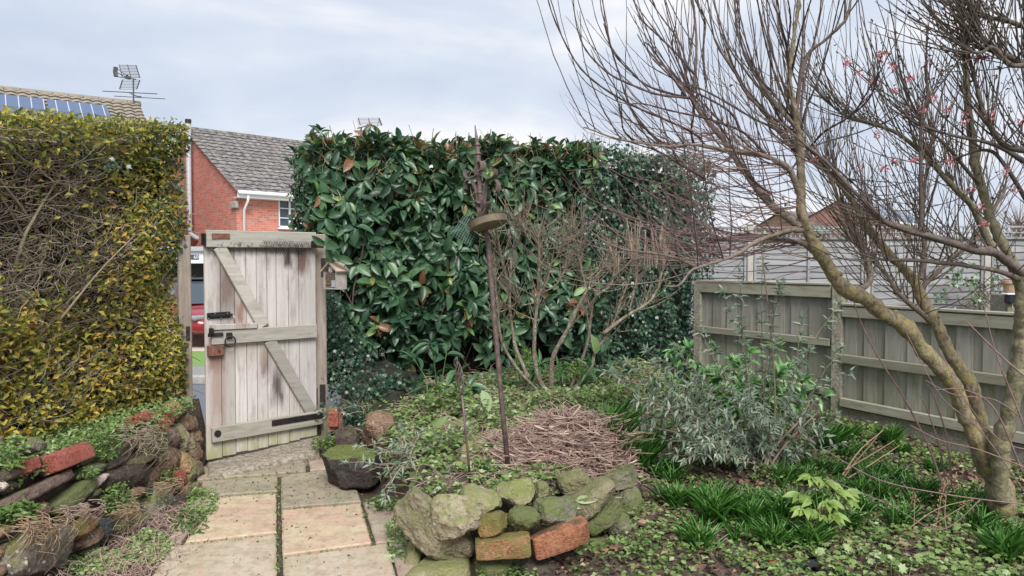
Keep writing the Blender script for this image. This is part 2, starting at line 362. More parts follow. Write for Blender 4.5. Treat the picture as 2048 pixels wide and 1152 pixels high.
slabs = [([(563, 1023), (721, 1010), (744, 1089), (565, 1113)], 'pink'), ([(562, 953), (700, 938), (722, 1005), (562, 1018)], 'olive'),
 ([(566, 1119), (775, 1090), (810, 1230), (567, 1230)], 'buff'), ([(727, 1008), (860, 990), (905, 1075), (752, 1089)], 'rose'),
 ([(440, 997), (553, 989), (553, 1067), (370, 1088)], 'pink'), ([(345, 1096), (553, 1073), (554, 1230), (250, 1230)], 'buff'),
 ([(405, 966), (555, 955), (555, 984), (440, 992), (398, 998)], 'olive'), ([(395, 962), (612, 944), (611, 915), (380, 938)], 'olive'), ([(620, 943), (720, 933), (705, 905), (618, 914)], 'rose'),
 ([(395, 1001), (436, 997), (362, 1088), (330, 1092)], 'rose'), ([(780, 1090), (905, 1080), (960, 1230), (815, 1230)], 'rose'),
 ([(330, 934), (600, 911), (598, 890), (330, 905)], 'olive')]
for pts, k in slabs:
    q = [G(a, b_, 0) for a, b_ in pts]; cx = sum(q, Vector())/len(q)
    # subdivide outline with a slightly ragged riven edge
    ring = []
    for i in range(len(q)):
        a, b_ = q[i], q[(i+1) % len(q)]; n_ = max(2, int((b_-a).length/.03))
        for j in range(n_):
            p = a.lerp(b_, j/n_); p += (cx-p).normalized()*(.006*noise.noise(p*22)+.003*noise.noise(p*70)+.001); ring.append(p)
    m_ = len(ring); vs = [r+Vector((0, 0, -.04)) for r in ring]+[r+Vector((0, 0, .006)) for r in ring]+[r.lerp(cx, .012/max(.05, (r-cx).length))+Vector((0, 0, .013)) for r in ring]
    fs = [[i, (i+1) % m_, (i+1) % m_+m_, i+m_] for i in range(m_)]+[[i+m_, (i+1) % m_+m_, (i+1) % m_+2*m_, i+2*m_] for i in range(m_)]+[[i+2*m_ for i in range(m_)]]
    s_ = MB(); s_.add(vs, fs, random.random()); s_.build('paving_slab', SL[k], pth, world=True)
more = MB()
for i in range(-3, 4):
    for j in range(1, 7):
        p0 = Vector((-1.0+.93*.6*i, 3.35-.62*j, 0)); more.box(p0+Vector((0, 0, -.014)), (.545, .605, .05), bev=.006)
more.build('nearer_slabs', SL['buff'], pth, world=True)
# ================================================================ TIMBER
def wood(name, c1, c2, green=(.20, .22, .08), g0=.0, gh=.3, ax='z', stains=(), gscale=(38, 38, 1.6), rough=.85, gfac=.8):
    m, nt, b, o = newmat(name)
    sc3 = {'z': gscale, 'x': (gscale[2], gscale[0], gscale[1])}[ax]
    g1 = noise_n(nt, 1, 6, .7, sc3=sc3); g2 = noise_n(nt, 3.5, 4, .6, sc3=tuple(v**.5 for v in sc3)); sp = noise_n(nt, 60, 3, .7)
    c = mixc(nt, c1, c2, maprange(nt, g1, .35, .65)); c = mixc(nt, c, tuple(v*.6 for v in c1), maprange(nt, att(nt), 0, 1, 0, .7))
    c = mixc(nt, c, (c1[0]*.5, c1[1]*.42, c1[2]*.36), maprange(nt, g2, .52, .72, 0, .6)); c = mixc(nt, c, tuple(v*.4 for v in c1), maprange(nt, g1, .66, .76, 0, .8))
    t = N(nt, 'ShaderNodeTexCoord'); s = N(nt, 'ShaderNodeSeparateXYZ'); nt.links.new(t.outputs['Object'], s.inputs[0]); x_, y_, z_ = s.outputs
    gm = mathn(nt, 'MULTIPLY', maprange(nt, z_, g0+gh, g0, 0, 1), maprange(nt, g2, .3, .55)); c = mixc(nt, c, green, mathn(nt, 'MULTIPLY', gm, gfac))
    for (sx, sz, hx, hz, col, k) in stains:
        dx = mathn(nt, 'DIVIDE', mathn(nt, 'ABSOLUTE', mathn(nt, 'SUBTRACT', x_, sx), 0), hx); dz = mathn(nt, 'DIVIDE', mathn(nt, 'ABSOLUTE', mathn(nt, 'SUBTRACT', z_, sz), 0), hz)
        d = mathn(nt, 'ADD', mathn(nt, 'MAXIMUM', dx, dz), mathn(nt, 'MULTIPLY', mathn(nt, 'SUBTRACT', g2, .5), 2.2)); c = mixc(nt, c, col, maprange(nt, d, 1.25, .35, 0, k))
    nt.links.new(c, b.inputs['Base Color']); b.inputs['Roughness'].default_value = rough; bumpn(nt, b, mathn(nt, 'ADD', g1, mathn(nt, 'MULTIPLY', sp, .3)), .7, .004); return m
BR = (.10, .045, .03); DK = (.05, .032, .028)
M['gate_board'] = wood('gate_board', (.52, .475, .455), (.70, .665, .64), g0=.05, gh=.36, green=(.27, .29, .09), stains=[(.09, .86, .07, .1, (.13, .04, .03), .95), (.09, .6, .07, .35, (.28, .16, .12), .6), (.83, 1.64, .07, .13, BR, .85), (.70, 1.66, .04, .08, DK, .9), (.60, .60, .06, .18, DK, .85), (.50, .80, .05, .14, BR, .7), (.18, 1.42, .09, .25, BR, .7), (.28, 1.22, .06, .12, (.2, .07, .04), .7), (.33, .95, .3, .16, (.40, .33, .27), .5), (.45, 1.74, .5, .06, DK, .7)])
M['gate_rail'] = wood('gate_rail', (.38, .36, .315), (.54, .51, .46), ax='x', g0=0, gh=.6, gfac=.18, gscale=(45, 45, 2))
M['post'] = wood('post', (.26, .21, .18), (.36, .31, .27), g0=0, gh=.9, gfac=.5)
M['fence_board'] = wood('fence_board', (.30, .285, .26), (.46, .43, .40), g0=.1, gh=1.3, green=(.22, .24, .08), gfac=.5, gscale=(30, 30, 1.3))
M['fence_rail'] = wood('fence_rail', (.34, .32, .26), (.49, .46, .385), ax='x', g0=0, gh=3, green=(.24, .26, .12), gfac=.28, gscale=(30, 30, 1.5))
M['lap'] = wood('lap', (.27, .27, .285), (.38, .38, .395), ax='x', gh=.01, gscale=(30, 30, 1))
M['concrete'] = stonemat('concrete', (.30, .28, .22), (.42, .39, .31), moss=(.16, .17, .06), mf=.42, scale=14, spots=(.5, .48, .4))
M['iron'] = plain('iron', (.03, .03, .035), .5, .6, c2=(.07, .045, .04), scale=25)
M['rust'] = plain('rust', (.15, .065, .045), .85, .2, c2=(.24, .12, .09), scale=30, bd=.002)
M['black'] = plain('black', (.012, .013, .018), .35)
M['steel'] = plain('steel', (.5, .5, .5), .35, .8)
M['feeder'] = plain('feeder', (.085, .07, .072), .6, .2, c2=(.20, .13, .11), scale=22)
M['wire'] = plain('wire', (.12, .12, .125), .5, .6)
# gate, standing ajar: local x runs from latch edge to hinges, -y is the face we see
GA = P(411, 925, 5.86); GB = P(632, 880, 6.52); gd = Vector((GB.x-GA.x, GB.y-GA.y, 0)); GW = gd.length; gd.normalize(); grz = math.atan2(gd.y, gd.x)
gate = thing('garden_gate', 'weathered pale wooden ledged and braced gate standing ajar', 'gate', (GA.x, GA.y, 0), grz)
gn = Vector((gd.y, -gd.x, 0))
def gp(px, py, off=.0):
    d = ray(px, py); o_ = Vector((0, 0, CH)); a = Vector((GA.x, GA.y, 0))+gn*off; t = (a-o_).dot(gn)/d.dot(gn); p = o_+d*t-a; return p.dot(gd), p.z+0
def Z3(u, v): return 350+u/2.057, 420+v/2.057
edges = [120, 183, 240, 288, 331, 374, 412, 462, 505, 557]; gx = [0]+[gp(*Z3(u, 300))[0] for u in edges[1:-1]]+[GW]
for i in range(len(gx)-1):
    a, c_ = gx[i]+.0025, gx[i+1]-.0025; zt = 1.845-.004*i; za = .07+.045*(a/GW)+random.uniform(-.006, .006)
    bb = MB(); bb.box(((a+c_)/2, -.011, (zt+za)/2), (c_-a, .022, zt-za), bev=.003, t=random.random()); bb.build('board', M['gate_board'], gate)
def barpoly(mb, p, q, h, y0, y1, t=None):  # sloping ledge from p to q (x,z), height h
    p = Vector((p[0], 0, p[1])); q = Vector((q[0], 0, q[1])); d = q-p; ln = d.length; ang = math.atan2(d.z, d.x)
    R = Matrix.Rotation(-ang, 3, 'Y'); mb.box(((p.x+q.x)/2, (y0+y1)/2, (p.z+q.z)/2), (ln, abs(y1-y0), h), R, t, bev=.005)
for (u0, v0, u1, v1, h) in ((122, 118, 575, 125, .135), (146, 525, 578, 497, .115), (148, 925, 605, 850, .12)):
    r_ = MB(); a = gp(*Z3(u0, v0), .03); c_ = gp(*Z3(u1, v1), .03); barpoly(r_, a, c_, h, -.025, -.062); r_.build('ledge', M['gate_rail'], gate)
for (u0, v0, u1, v1) in ((178, 150, 362, 478), (385, 535, 560, 832)):
    r_ = MB(); barpoly(r_, gp(*Z3(u0, v0), .03), gp(*Z3(u1, v1), .03), .10, -.0245, -.055); r_.build('brace', M['gate_rail'], gate)
r_ = MB(); barpoly(r_, gp(*Z3(148, 483), .05), gp(*Z3(335, 475), .05), .045, -.0255, -.075); r_.build('packing_piece', M['gate_board'], gate)
hd = MB(); a = gp(*Z3(132, 437), .03); c_ = gp(*Z3(228, 430), .03); barpoly(hd, a, c_, .05, -.023, -.032); barpoly(hd, (a[0]+.01, a[1]), (c_[0]+.012, c_[1]), .02, -.032, -.052)
bolt = hd.build('bolt', M['black'], gate)
sb = MB(); sb.tube([(c_[0]-.03, -.045, c_[1]+.002), (c_[0]+.012, -.045, c_[1]+.002), (c_[0]+.012, -.07, c_[1]-.004), (c_[0]+.012, -.075, c_[1]-.03)], .006, 8)
for i in range(4): sb.box((a[0]+.01+.05*i, -.034, a[1]+(.018 if i % 2 else -.018)), (.008, .004, .008))
sb.build('slide', M['steel'], bolt)
lt = MB(); lx, lz = gp(*Z3(222, 540), .06); lt.box((lx, -.068, lz+.045), (.05, .012, .05), bev=.004); lt.tube([(lx, -.074, lz+.04), (lx, -.095, lz+.04)], .012, 8)
lt.build('latch_plate', M['iron'], gate)
rg = MB(); rg.tube([(lx+.042*cos(t)*1., -.085-.005*sin(t), lz-.0+.042*sin(t)) for t in np.linspace(0, 2*pi, 25)], .006, 6, cap=False); rg.build('ring_handle', M['iron'], gate, smooth=True)
lk = MB(); kx, kz = gp(*Z3(165, 578), .03); lk.box((kx, -.042, kz), (.125, .04, .085), bev=.006); lock = lk.build('rusty_lock', M['rust'], gate); tag(lock, 'rust red iron rim lock')
k2 = MB(); k2.box((kx+.02, -.0635, kz-.005), (.008, .003, .022)); k2.build('keyhole', M['black'], lock)
k3 = MB(); ax_, az_ = gp(*Z3(168, 512), .05); k3.box((ax_-.01, -.07, az_), (.12, .014, .03), bev=.004); k3.box((ax_-.045, -.075, az_+.03), (.025, .05, .05), bev=.006); k3.build('latch_bar', M['iron'], gate)
st = MB(); barpoly(st, gp(*Z3(398, 878), .065), gp(*Z3(612, 843), .065), .05, -.063, -.07); x_, z_ = gp(*Z3(600, 840), .06)
for i in range(5): xx, zz = gp(*Z3(415+40*i, 876-6.5*i), .065); st.tube([(xx, -.07, zz), (xx, -.077, zz)], .007, 8)
st.build('strap_hinge', M['iron'], gate)
st = MB(); barpoly(st, gp(*Z3(560, 140), .065), gp(*Z3(612, 143), .065), .06, -.063, -.07); st.build('strap_hinge', M['iron'], gate)
rb = MB(); barpoly(rb, gp(*Z3(150, 108), .06), gp(*Z3(225, 108), .06), .045, -.063, -.069); rb.build('bracket', M['rust'], gate)
cb = MB(); xx, zz = gp(*Z3(175, 920), .06); cb.tube([(xx, -.06, zz), (xx, -.066, zz)], .028, 12); cb.tube([(xx, -.066, zz), (xx, -.08, zz)], .015, 6); cb.build('coach_bolt', M['iron'], gate)
ec = MB(); ec.box((-.004, -.03, 1.80), (.012, .07, .09)); ec.build('corner_strap', M['iron'], gate)
wm = MB()   # chicken wire draped over the top ledge
for r in range(5):
    for k in range(22):
        x0 = .46+k*.022+(r % 2)*.011; z0 = 1.80-r*.022; yy = -.068-.012*random.random()-.004*r
        wm.tube([(x0, yy, z0), (x0+.006, yy-.004, z0-.008), (x0+.006, yy, z0-.016), (x0+.011+random.uniform(-.004, .004), yy, z0-.024)], .0017, 3); wm.tube([(x0, yy, z0), (x0-.01, yy, z0-.01), (x0-.009, yy+.004, z0-.02)], .0017, 3)
for k in range(60):
    x0 = random.uniform(.06, .9); z0 = 1.75+random.uniform(-.015, .03); wm.tube([(x0, -.066, z0), (x0+random.uniform(-.03, .03), -.07, z0+random.uniform(-.03, .03))], .0012, 3)
wm.build('wire_netting', M['iron'], gate)
# gate posts
def post(x, y, zt, wd, label, name='gate_post', rz=0., zb=-.1):
    t = thing(name, label, 'post', (x, y, zb), rz); q = MB(); q.box((0, 0, (zt-zb)/2), (wd, wd, zt-zb), bev=.008); q.build('timber', M['post'], t); return t
hp = P(636, 700, 6.60); hpt = post(hp.x+.012, hp.y+.02, 1.87, .115, 'tall brown gate post carrying the hinges against the laurel hedge', rz=.25)
q = MB(); q.box((.02, -.062, .55), (.05, .006, .2)); q.tube([(-.035, -.066, .48), (-.035, -.066, .62)], .012, 8); q.build('hinge_plate', M['iron'], hpt); q = MB(); q.box((.035, -.063, 1.93-.25), (.04, .008, .16)); q.build('hinge_plate', M['iron'], hpt); q = MB(); q.box((-.01, -.063, .26), (.03, .008, .12)); q.build('hinge_pin', M['iron'], hpt)
lp = P(373, 900, 6.02); lpt = post(lp.x, lp.y, 1.84, .10, 'grey latch post between the privet hedge and the open gap', rz=.45)
q = MB(); q.box((.02, -.054, 1.155), (.03, .012, .11)); q.build('latch_keep', M['iron'], lpt)
# concrete threshold under the gate
def rough_block(name, corners, z0, z1s, mat, seed=0, amp=.012, n=14):
    """block over a ground quad (4 corners), top heights per corner, noise on the faces"""
    q = [Vector((*c_, 0)) for c_ in corners]; vs = []; m_ = n+1
    for k, lay in enumerate((0, .5, 1)):
        for i in range(m_):
            for j in range(5):
                u = i/n; v = j/4; p = q[0].lerp(q[1], u).lerp(q[3].lerp(q[2], u), v); zt = (z1s[0]*(1-u)+z1s[1]*u)*(1-v)+(z1s[3]*(1-u)+z1s[2]*u)*v
                if lay == 1: p = p.lerp(sum(q, Vector())/4, .03)
                p.z = z0+(zt-z0)*lay; nn = noise.noise_vector(p*9+Vector((seed, 0, 0))); vs.append(p+nn*amp)
    fs = []; L_ = m_*5
    for i in range(n):
        for j in range(4): a = 2*L_+i*5+j; fs.append([a, a+5, a+6, a+1])
    for k in range(2):
        for i in range(n):
            for j in (0, 4): a = k*L_+i*5+j; fs.append([a, a+5, a+5+L_, a+L_])
        for j in range(4):
            for i in (0, n): a = k*L_+i*5+j; fs.append([a, a+1, a+1+L_, a+L_])
    s_ = MB(); s_.add(vs, fs, .5); return s_.build(name, mat, smooth=True)
a0, a1, a2, a3 = G(418, 962), G(640, 922), G(636, 893), G(400, 930)
o = rough_block('concrete_step', [(a0.x, a0.y), (a1.x, a1.y), (a2.x, a2.y+.1), (a3.x, a3.y+.1)], -.02, (.035, .085, .10, .045), plain('step', (.16, .135, .105), .9, c2=(.36, .31, .25), scale=34, bd=.012)); tag(o, 'rough broken concrete doorstep ridge directly beneath the gate', 'step')
# ================================================================ FENCES
def fence_line(A, B):
    d = Vector((B[0]-A[0], B[1]-A[1], 0)); return d.length, math.atan2(d.y, d.x)
def close_panel(A, B, zt, zb, label, rails, cap=.03):
    """A->B with the rails on the -y local side (towards the camera)"""
    ln, rz = fence_line(A, B); t = thing('garden_fence', label, 'fence', (A[0], A[1], 0), rz)
    bb = MB(); x = 0; 
    while x < ln-.02:
        wd = min(.125, ln-x); bb.box((x+wd/2, .012+.011*(int(round(x/.112)) % 2), (zt+zb)/2), (wd+.012, .014, zt-zb), t=random.random(), bev=.002, rot=Matrix.Rotation(.06, 3, 'Z')); x += .112
    bb.build('boards', M['fence_board'], t)
    for (z, h, dpt) in rails:
        r_ = MB(); x = 0
        r_.box((ln/2, -.012-dpt/2, z), (ln, dpt, h), bev=.006); r_.build('rail', M['fence_rail'], t)
    if cap: c_ = MB(); c_.box((ln/2, -.012, zt+.012), (ln+.01, .085, .024), bev=.004); c_.build('capping', M['fence_rail'], t)
    g_ = MB(); g_.box((ln/2, .0, zb/2-.05), (ln, .05, zb+.1-.004), bev=.006); g_.build('gravel_board', M['concrete'], t)
    return t
FP = (3.18, 7.28); FL = (2.24, 8.95); FR = (3.97, 5.62); FR2 = (4.7, 3.9)
close_panel((FL[0], FL[1]), (FP[0]-.03, FP[1]+.06), 1.40, .30, 'featheredge fence panel left of the concrete post, behind the buddleia', [(1.335, .115, .035), (.84, .075, .045), (.36, .075, .045)])
close_panel((FP[0]+.03, FP[1]-.06), FR, 1.21, .23, 'green tinged fence panel right of the concrete post, behind the tree trunks', [(1.15, .10, .035), (.70, .085, .05), (.28, .085, .05)])
close_panel((FR[0]+.05, FR[1]-.1), FR2, 1.21, .23, 'nearest fence panel, mostly beyond the right edge of the view', [(1.15, .10, .035), (.70, .085, .05), (.28, .085, .05)])
def cpost(p, zt, label):
    t = thing('concrete_post', label, 'post', (p[0], p[1], -.1), -.9); q = MB(); q.box((0, 0, (zt+.1)/2), (.115, .10, zt+.1), bev=.012); q.build('shaft', M['concrete'], t)
cpost(FP, 1.42, 'speckled concrete fence post where the two fence heights meet'); cpost((FR[0]+.03, FR[1]-.03), 1.22, 'concrete fence post hidden behind the right hand tree trunk'); cpost(FL, 1.41, 'concrete fence post at the ivy covered end of the fence')
# neighbour's lap fence with trellis on top
na = P(1270, 500, 12.4); nb = P(2230, 500, 11.9); nd = Vector((nb.x-na.x, nb.y-na.y, 0)); npan = int(nd.length/1.86); nrz = math.atan2(nd.y, nd.x); nd.normalize()
for i in range(npan+1):
    s0 = Vector((na.x, na.y, 0))+nd*1.86*i
    t = thing('fence_post', 'tall pale square post of the grey lap fence', 'post', (s0.x, s0.y, 0), nrz, 'posts of the grey lap fence'); q = MB(); q.box((0, -.01, 1.12), (.095, .095, 2.24), bev=.006); q.box((0, -.01, 2.26), (.12, .12, .03), bev=.01); q.build('timber', plain('lap_post', (.37, .35, .32), .85, c2=(.46, .43, .40), scale=9) if i == 0 else bpy.data.materials['lap_post'], t)
    if i == npan: break
    t = thing('lap_fence', 'silvery grey horizontal lap panel topped with trellis beyond the near fence', 'fence', (s0.x, s0.y, 0), nrz, 'grey lap fence panels')
    q = MB(); z = .12; k = 0
    while z < 1.96:
        segs = 9; vs = []
        for j in range(segs+1):
            x = .05+1.76*j/segs; dz = .014*sin(j*.9+k*1.7+i); vs += [(x, -.018, z+dz), (x, -.004, z+.125+dz), (x, -.026, z+dz)]
        q.add(vs, [[j*3, j*3+3, j*3+4, j*3+1] for j in range(segs)]+[[j*3+2, j*3+1, j*3+4, j*3+5] for j in range(segs)]+[[j*3, j*3+2, j*3+5, j*3+3] for j in range(segs)], random.random()); z += .105; k += 1
    q.build('lap_boards', M['lap'], t)
    q = MB()
    for x in (.08, .93, 1.78): q.box((x, -.04, 1.02), (.035, .022, 1.9))
    q.box((.93, -.03, 2.03), (1.76, .04, .035)); q.build('batten', M['lap'], t)
    q = MB(); q.box((.93, -.03, 2.21), (1.76, .03, .03)); q.box((.93, -.035, 2.12), (1.76, .012, .02))
    for j in range(25): q.box((.09+.07*j, -.022, 2.125), (.022, .012, .15))
    q.build('trellis', M['lap'], t)
bpy.data.materials['lap_post']
# ================================================================ HOUSES
def brickmat(name, c1, c2, mortar):
    m, nt, b, o = newmat(name); t = N(nt, 'ShaderNodeTexCoord'); s = N(nt, 'ShaderNodeSeparateXYZ'); nt.links.new(t.outputs['Object'], s.inputs[0])
    cb = N(nt, 'ShaderNodeCombineXYZ'); nt.links.new(mathn(nt, 'ADD', s.outputs[0], s.outputs[1]), cb.inputs[0]); nt.links.new(s.outputs[2], cb.inputs[1])
    br = N(nt, 'ShaderNodeTexBrick'); br.inputs['Scale'].default_value = 1; br.inputs['Brick Width'].default_value = .225; br.inputs['Row Height'].default_value = .075; br.inputs['Mortar Size'].default_value = .008; br.inputs['Mortar Smooth'].default_value = .2; br.inputs['Bias'].default_value = 0
    br.inputs['Color1'].default_value = (*c1, 1); br.inputs['Color2'].default_value = (*c2, 1); br.inputs['Mortar'].default_value = (*mortar, 1); nt.links.new(cb.outputs[0], br.inputs[0])
    n = noise_n(nt, 5, 5, .7); c = mixc(nt, br.outputs['Color'], tuple(v*.5 for v in c1), maprange(nt, n, .5, .75, 0, .5)); nt.links.new(c, b.inputs['Base Color']); b.inputs['Roughness'].default_value = .9
    bumpn(nt, b, br.outputs['Fac'], -.6, .01); return m
M['brick'] = brickmat('brick', (.46, .125, .095), (.56, .22, .16), (.40, .33, .29)); M['tile'] = plain('tile', (.10, .092, .095), .85, c2=(.27, .25, .235), scale=6, bd=.01)
M['tile_l'] = plain('tile_l', (.30, .24, .20), .85, c2=(.22, .21, .17), scale=4, bd=.01)
M['white'] = plain('white', (.72, .74, .78), .45); M['glass'] = plain('glass', (.05, .07, .09), .08); M['pipe'] = plain('pipe', (.36, .37, .40), .5, c2=(.42, .42, .45))
def tiled(mb, O, ex, ey, lx, ly, row=.3, wave=.3, amp=.03, st=.03):
    """rolls and stepped courses as real relief; O eave corner, ex along eave, ey up slope"""
    nz = ex.cross(ey).normalized(); nxx = int(lx/wave*6); rows = int(ly/row); V_ = []; F_ = []
    for r in range(rows+1):
        for e_ in (0, 1):
            y = min(r*row+e_*row, ly) if r < rows else ly; y += (.0 if e_ == 0 else .02)
            for i in range(nxx+1):
                x = lx*i/nxx; h = amp*abs(sin(pi*x/wave))+(st if e_ == 0 else 0); V_.append(O+ex*x+ey*y+nz*h)
    W_ = nxx+1
    for k in range((rows+1)*2-1):
        for i in range(nxx): F_.append([k*W_+i, k*W_+i+1, (k+1)*W_+i+1, (k+1)*W_+i])
    mb.add(V_, F_, .5)
def house(name, label, corner, rz, Lf, Wd, ze, zr, tile, wallm=None, z0=-.4, over=.3, holes=(), group=None, tilekw={}):
    """local x along the eaves front (facing -y), y = depth; holes = windows (x, z, w, h) in the front"""
    t = thing(name, label, 'house', (corner.x, corner.y, z0), rz, group); ze -= z0; zr -= z0; q = MB()
    xs = sorted({0, Lf, *[h[0] for h in holes], *[h[0]+h[2] for h in holes]}); zs = sorted({0, ze, *[h[1] for h in holes], *[h[1]+h[3] for h in holes]})
    for i in range(len(xs)-1):
        for j in range(len(zs)-1):
            a, b_, c_, d_ = xs[i], xs[i+1], zs[j], zs[j+1]
            if any(h[0]-1e-6 <= a and b_ <= h[0]+h[2]+1e-6 and h[1]-1e-6 <= c_ and d_ <= h[1]+h[3]+1e-6 for h in holes): continue
            q.add([(a, 0, c_), (b_, 0, c_), (b_, 0, d_), (a, 0, d_)], [(0, 1, 2, 3)])
    q.add([(0, 0, 0), (0, 0, ze), (0, Wd/2, zr-.06), (0, Wd, ze), (0, Wd, 0)], [(0, 1, 2, 3, 4)]); q.add([(Lf, 0, 0), (Lf, 0, ze), (Lf, Wd/2, zr-.06), (Lf, Wd, ze), (Lf, Wd, 0)], [(0, 1, 2, 3, 4)]); q.add([(0, Wd, 0), (Lf, Wd, 0), (Lf, Wd, ze), (0, Wd, ze)], [(0, 1, 2, 3)])
    q.build('wall', wallm or M['brick'], t)
    r_ = MB(); sl = Vector((0, Wd/2, zr-ze)).normalized(); k = Vector((0, -over, -over*(zr-ze)/(Wd/2)))
    tiled(r_, Vector((-.12, 0, ze))+k, Vector((1, 0, 0)), sl, Lf+.24, Vector((0, Wd/2, zr-ze)).length+k.length, **tilekw)
    s2 = Vector((0, -Wd/2, zr-ze)).normalized(); k2 = Vector((0, over, k.z)); r_.add([Vector((-.12, Wd, ze))+k2, Vector((Lf+.12, Wd, ze))+k2, Vector((Lf+.12, Wd/2, zr)), Vector((-.12, Wd/2, zr))], [(0, 1, 2, 3)])
    roof = r_.build('roof', tile, t, smooth=False)
    rd = MB(); x = -.12
    while x < Lf+.1:
        rd.tube([(x, Wd/2, zr+.0), (x+.42, Wd/2, zr+.0)], .11, 8); x += .44
    rd.build('ridge_tiles', tile, roof)
    g = MB(); g.box((Lf/2, -over+.02, ze+k.z-.06), (Lf+.2, .03, .2)); g.box((Lf/2, -over/2, ze+k.z-.15), (Lf+.2, over, .02)); g.build('fascia', M['white'], t)
    g = MB(); g.tube([(-.1, -over-.05, ze+k.z+.0), (Lf+.1, -over-.05, ze+k.z+.0)], .065, 10); g.build('gutter', M['white'], t, smooth=True)
    for (hx, hz, hw, hh) in holes:
        f_ = MB(); 
        for (cx, cz, ww, h2) in ((hx+hw/2, hz+.03, hw, .06), (hx+hw/2, hz+hh-.03, hw, .06), (hx+.03, hz+hh/2, .06, hh), (hx+hw-.03, hz+hh/2, .06, hh)): f_.box((cx, .06, cz), (ww, .07, h2))
        nx2 = max(2, int(hw/.32)); nz2 = 3
        for i in range(1, nx2): f_.box((hx+hw*i/nx2, .05, hz+hh/2), (.06 if i == nx2//2 else .03, .04, hh-.1))
        for i in range(1, nz2): f_.box((hx+hw/2, .05, hz+hh*i/nz2), (hw-.1, .038, .03))
        win = f_.build('window', M['white'], t); g2 = MB(); g2.add([(hx, .08, hz), (hx+hw, .08, hz), (hx+hw, .08, hz+hh), (hx, .08, hz+hh)], [(0, 1, 2, 3)]); g2.build('pane', M['glass'], win)
        s_ = MB(); s_.box((hx+hw/2, -.03, hz-.03), (hw+.1, .12, .05)); s_.build('sill', M['white'], win)
    return t
HC = P(473, 400, 24); hf = Vector((.719, .695, 0)); hrz = math.atan2(hf.y, hf.x)
def along(px):  # distance along the front wall where a ray through px meets it
    d = ray(px, 400); a = hf.x; b_ = hf.y; r = d.x/d.y; return (r*HC.y-HC.x)/(a-r*b_)
wx = along(557); wz = 1.6+(530-455)/1500*(HC.y+hf.y*wx)+.4; wz2 = 1.6+(530-397)/1500*(HC.y+hf.y*wx)+.4
bh = house('brick_house', 'red brick house with dark tiled roof and grey flue behind the gate', HC, hrz, 9.5, 8.2, 4.08, 6.45, M['tile'], holes=[(wx, wz, 1.25, wz2-wz), (wx+3.2, wz, 1.25, wz2-wz)], over=.32)
q = MB(); q.tube([(-.08, .35, 4.2), (-.05, .1, 3.95), (-.04, .02, 3.8)], .045, 8)
q = MB(); q.tube([(.22, -.37, 4.2), (.22, -.36, 4.05), (.22, -.07, 3.78), (.22, -.06, 0)], .04, 8); q.build('downpipe', M['white'], bh, smooth=True)
q = MB(); q.box((-.03, .08, 3.92), (.1, .42, .22), bev=.02); q.build('corbel', M['kerb'], bh)
q = MB(); yf = None
gxd = Vector((-.695, .719, 0))
d = ray(390, 400); rr = d.x/d.y; yf = (rr*HC.y-HC.x)/(gxd.x-rr*gxd.y); Df = HC.y+gxd.y*yf; ztop = 1.6+(530-249)/1500*Df+.4; zbot = 1.6+(530-462)/1500*Df+.4
q.tube([(-.2, yf, ztop), (-.2, yf, zbot), (-.18, yf-.03, zbot-.12), (-.05, yf-.22, zbot-.26), (.1, yf-.26, zbot-.3)], .085, 12); fl = q.build('flue', M['pipe'], bh, smooth=True); q = MB(); q.tube([(-.2, yf, ztop-.0), (-.2, yf, ztop+.12)], .105, 12); q.build('flue_cap', M['iron'], fl)
# solar roofed house on the left
SA = P(270, 203, 26.2); sd = Vector((.82, .57, 0)).normalized(); Ls = 12.; Wd2 = 7.6; out_ = Vector((sd.y, -sd.x, 0)); cr_ = Vector((SA.x, SA.y, 0))-sd*Ls+out_*Wd2/2
sh = house('tiled_house', 'house with brown ridged tiles and blue solar panels above the privet hedge', cr_, math.atan2(sd.y, sd.x), Ls, Wd2, 4.95, SA.z-.08, M['tile_l'], holes=[], over=.35, tilekw=dict(amp=.05, st=.05))
M['solar'] = (lambda: None) and None
m, nt, b, o = newmat('solar'); t = N(nt, 'ShaderNodeTexCoord'); s = N(nt, 'ShaderNodeSeparateXYZ'); nt.links.new(t.outputs['Object'], s.inputs[0])
fr = mathn(nt, 'FRACT', mathn(nt, 'MULTIPLY', s.outputs[0], 1/.33), 0); ln_ = maprange(nt, mathn(nt, 'ABSOLUTE', mathn(nt, 'SUBTRACT', fr, .5), 0), .45, .47); nt.links.new(mixc(nt, (.075, .11, .20), (.42, .46, .55), ln_), b.inputs['Base Color']); b.inputs['Roughness'].default_value = .25; M['solar'] = m
zr_ = SA.z-.08+.4; ze_ = 4.95+.4; sl = Vector((0, -Wd2/2, -(zr_-ze_))).normalized(); nn = Vector((0, -sl.z, sl.y)); nn = nn if nn.z > 0 else -nn
for i in range(6):
    x0 = Ls-.9-1.76*(i+1); q = MB(); R = Matrix((Vector((1, 0, 0)), -sl, nn)).transposed()
    for r in range(3): q.box(Vector((x0+.84, Wd2/2, zr_))+sl*(1.45+1.02*r)+nn*.16, (1.68, .99, .04), R, bev=.004)
    q.build('solar_panel', M['solar'], sh)
q = MB(); xr = Ls-4.55; q.box((xr, Wd2/2, zr_+.16), (.75, .3, .22), bev=.03); q.build('ridge_vent', M['tile'], sh)
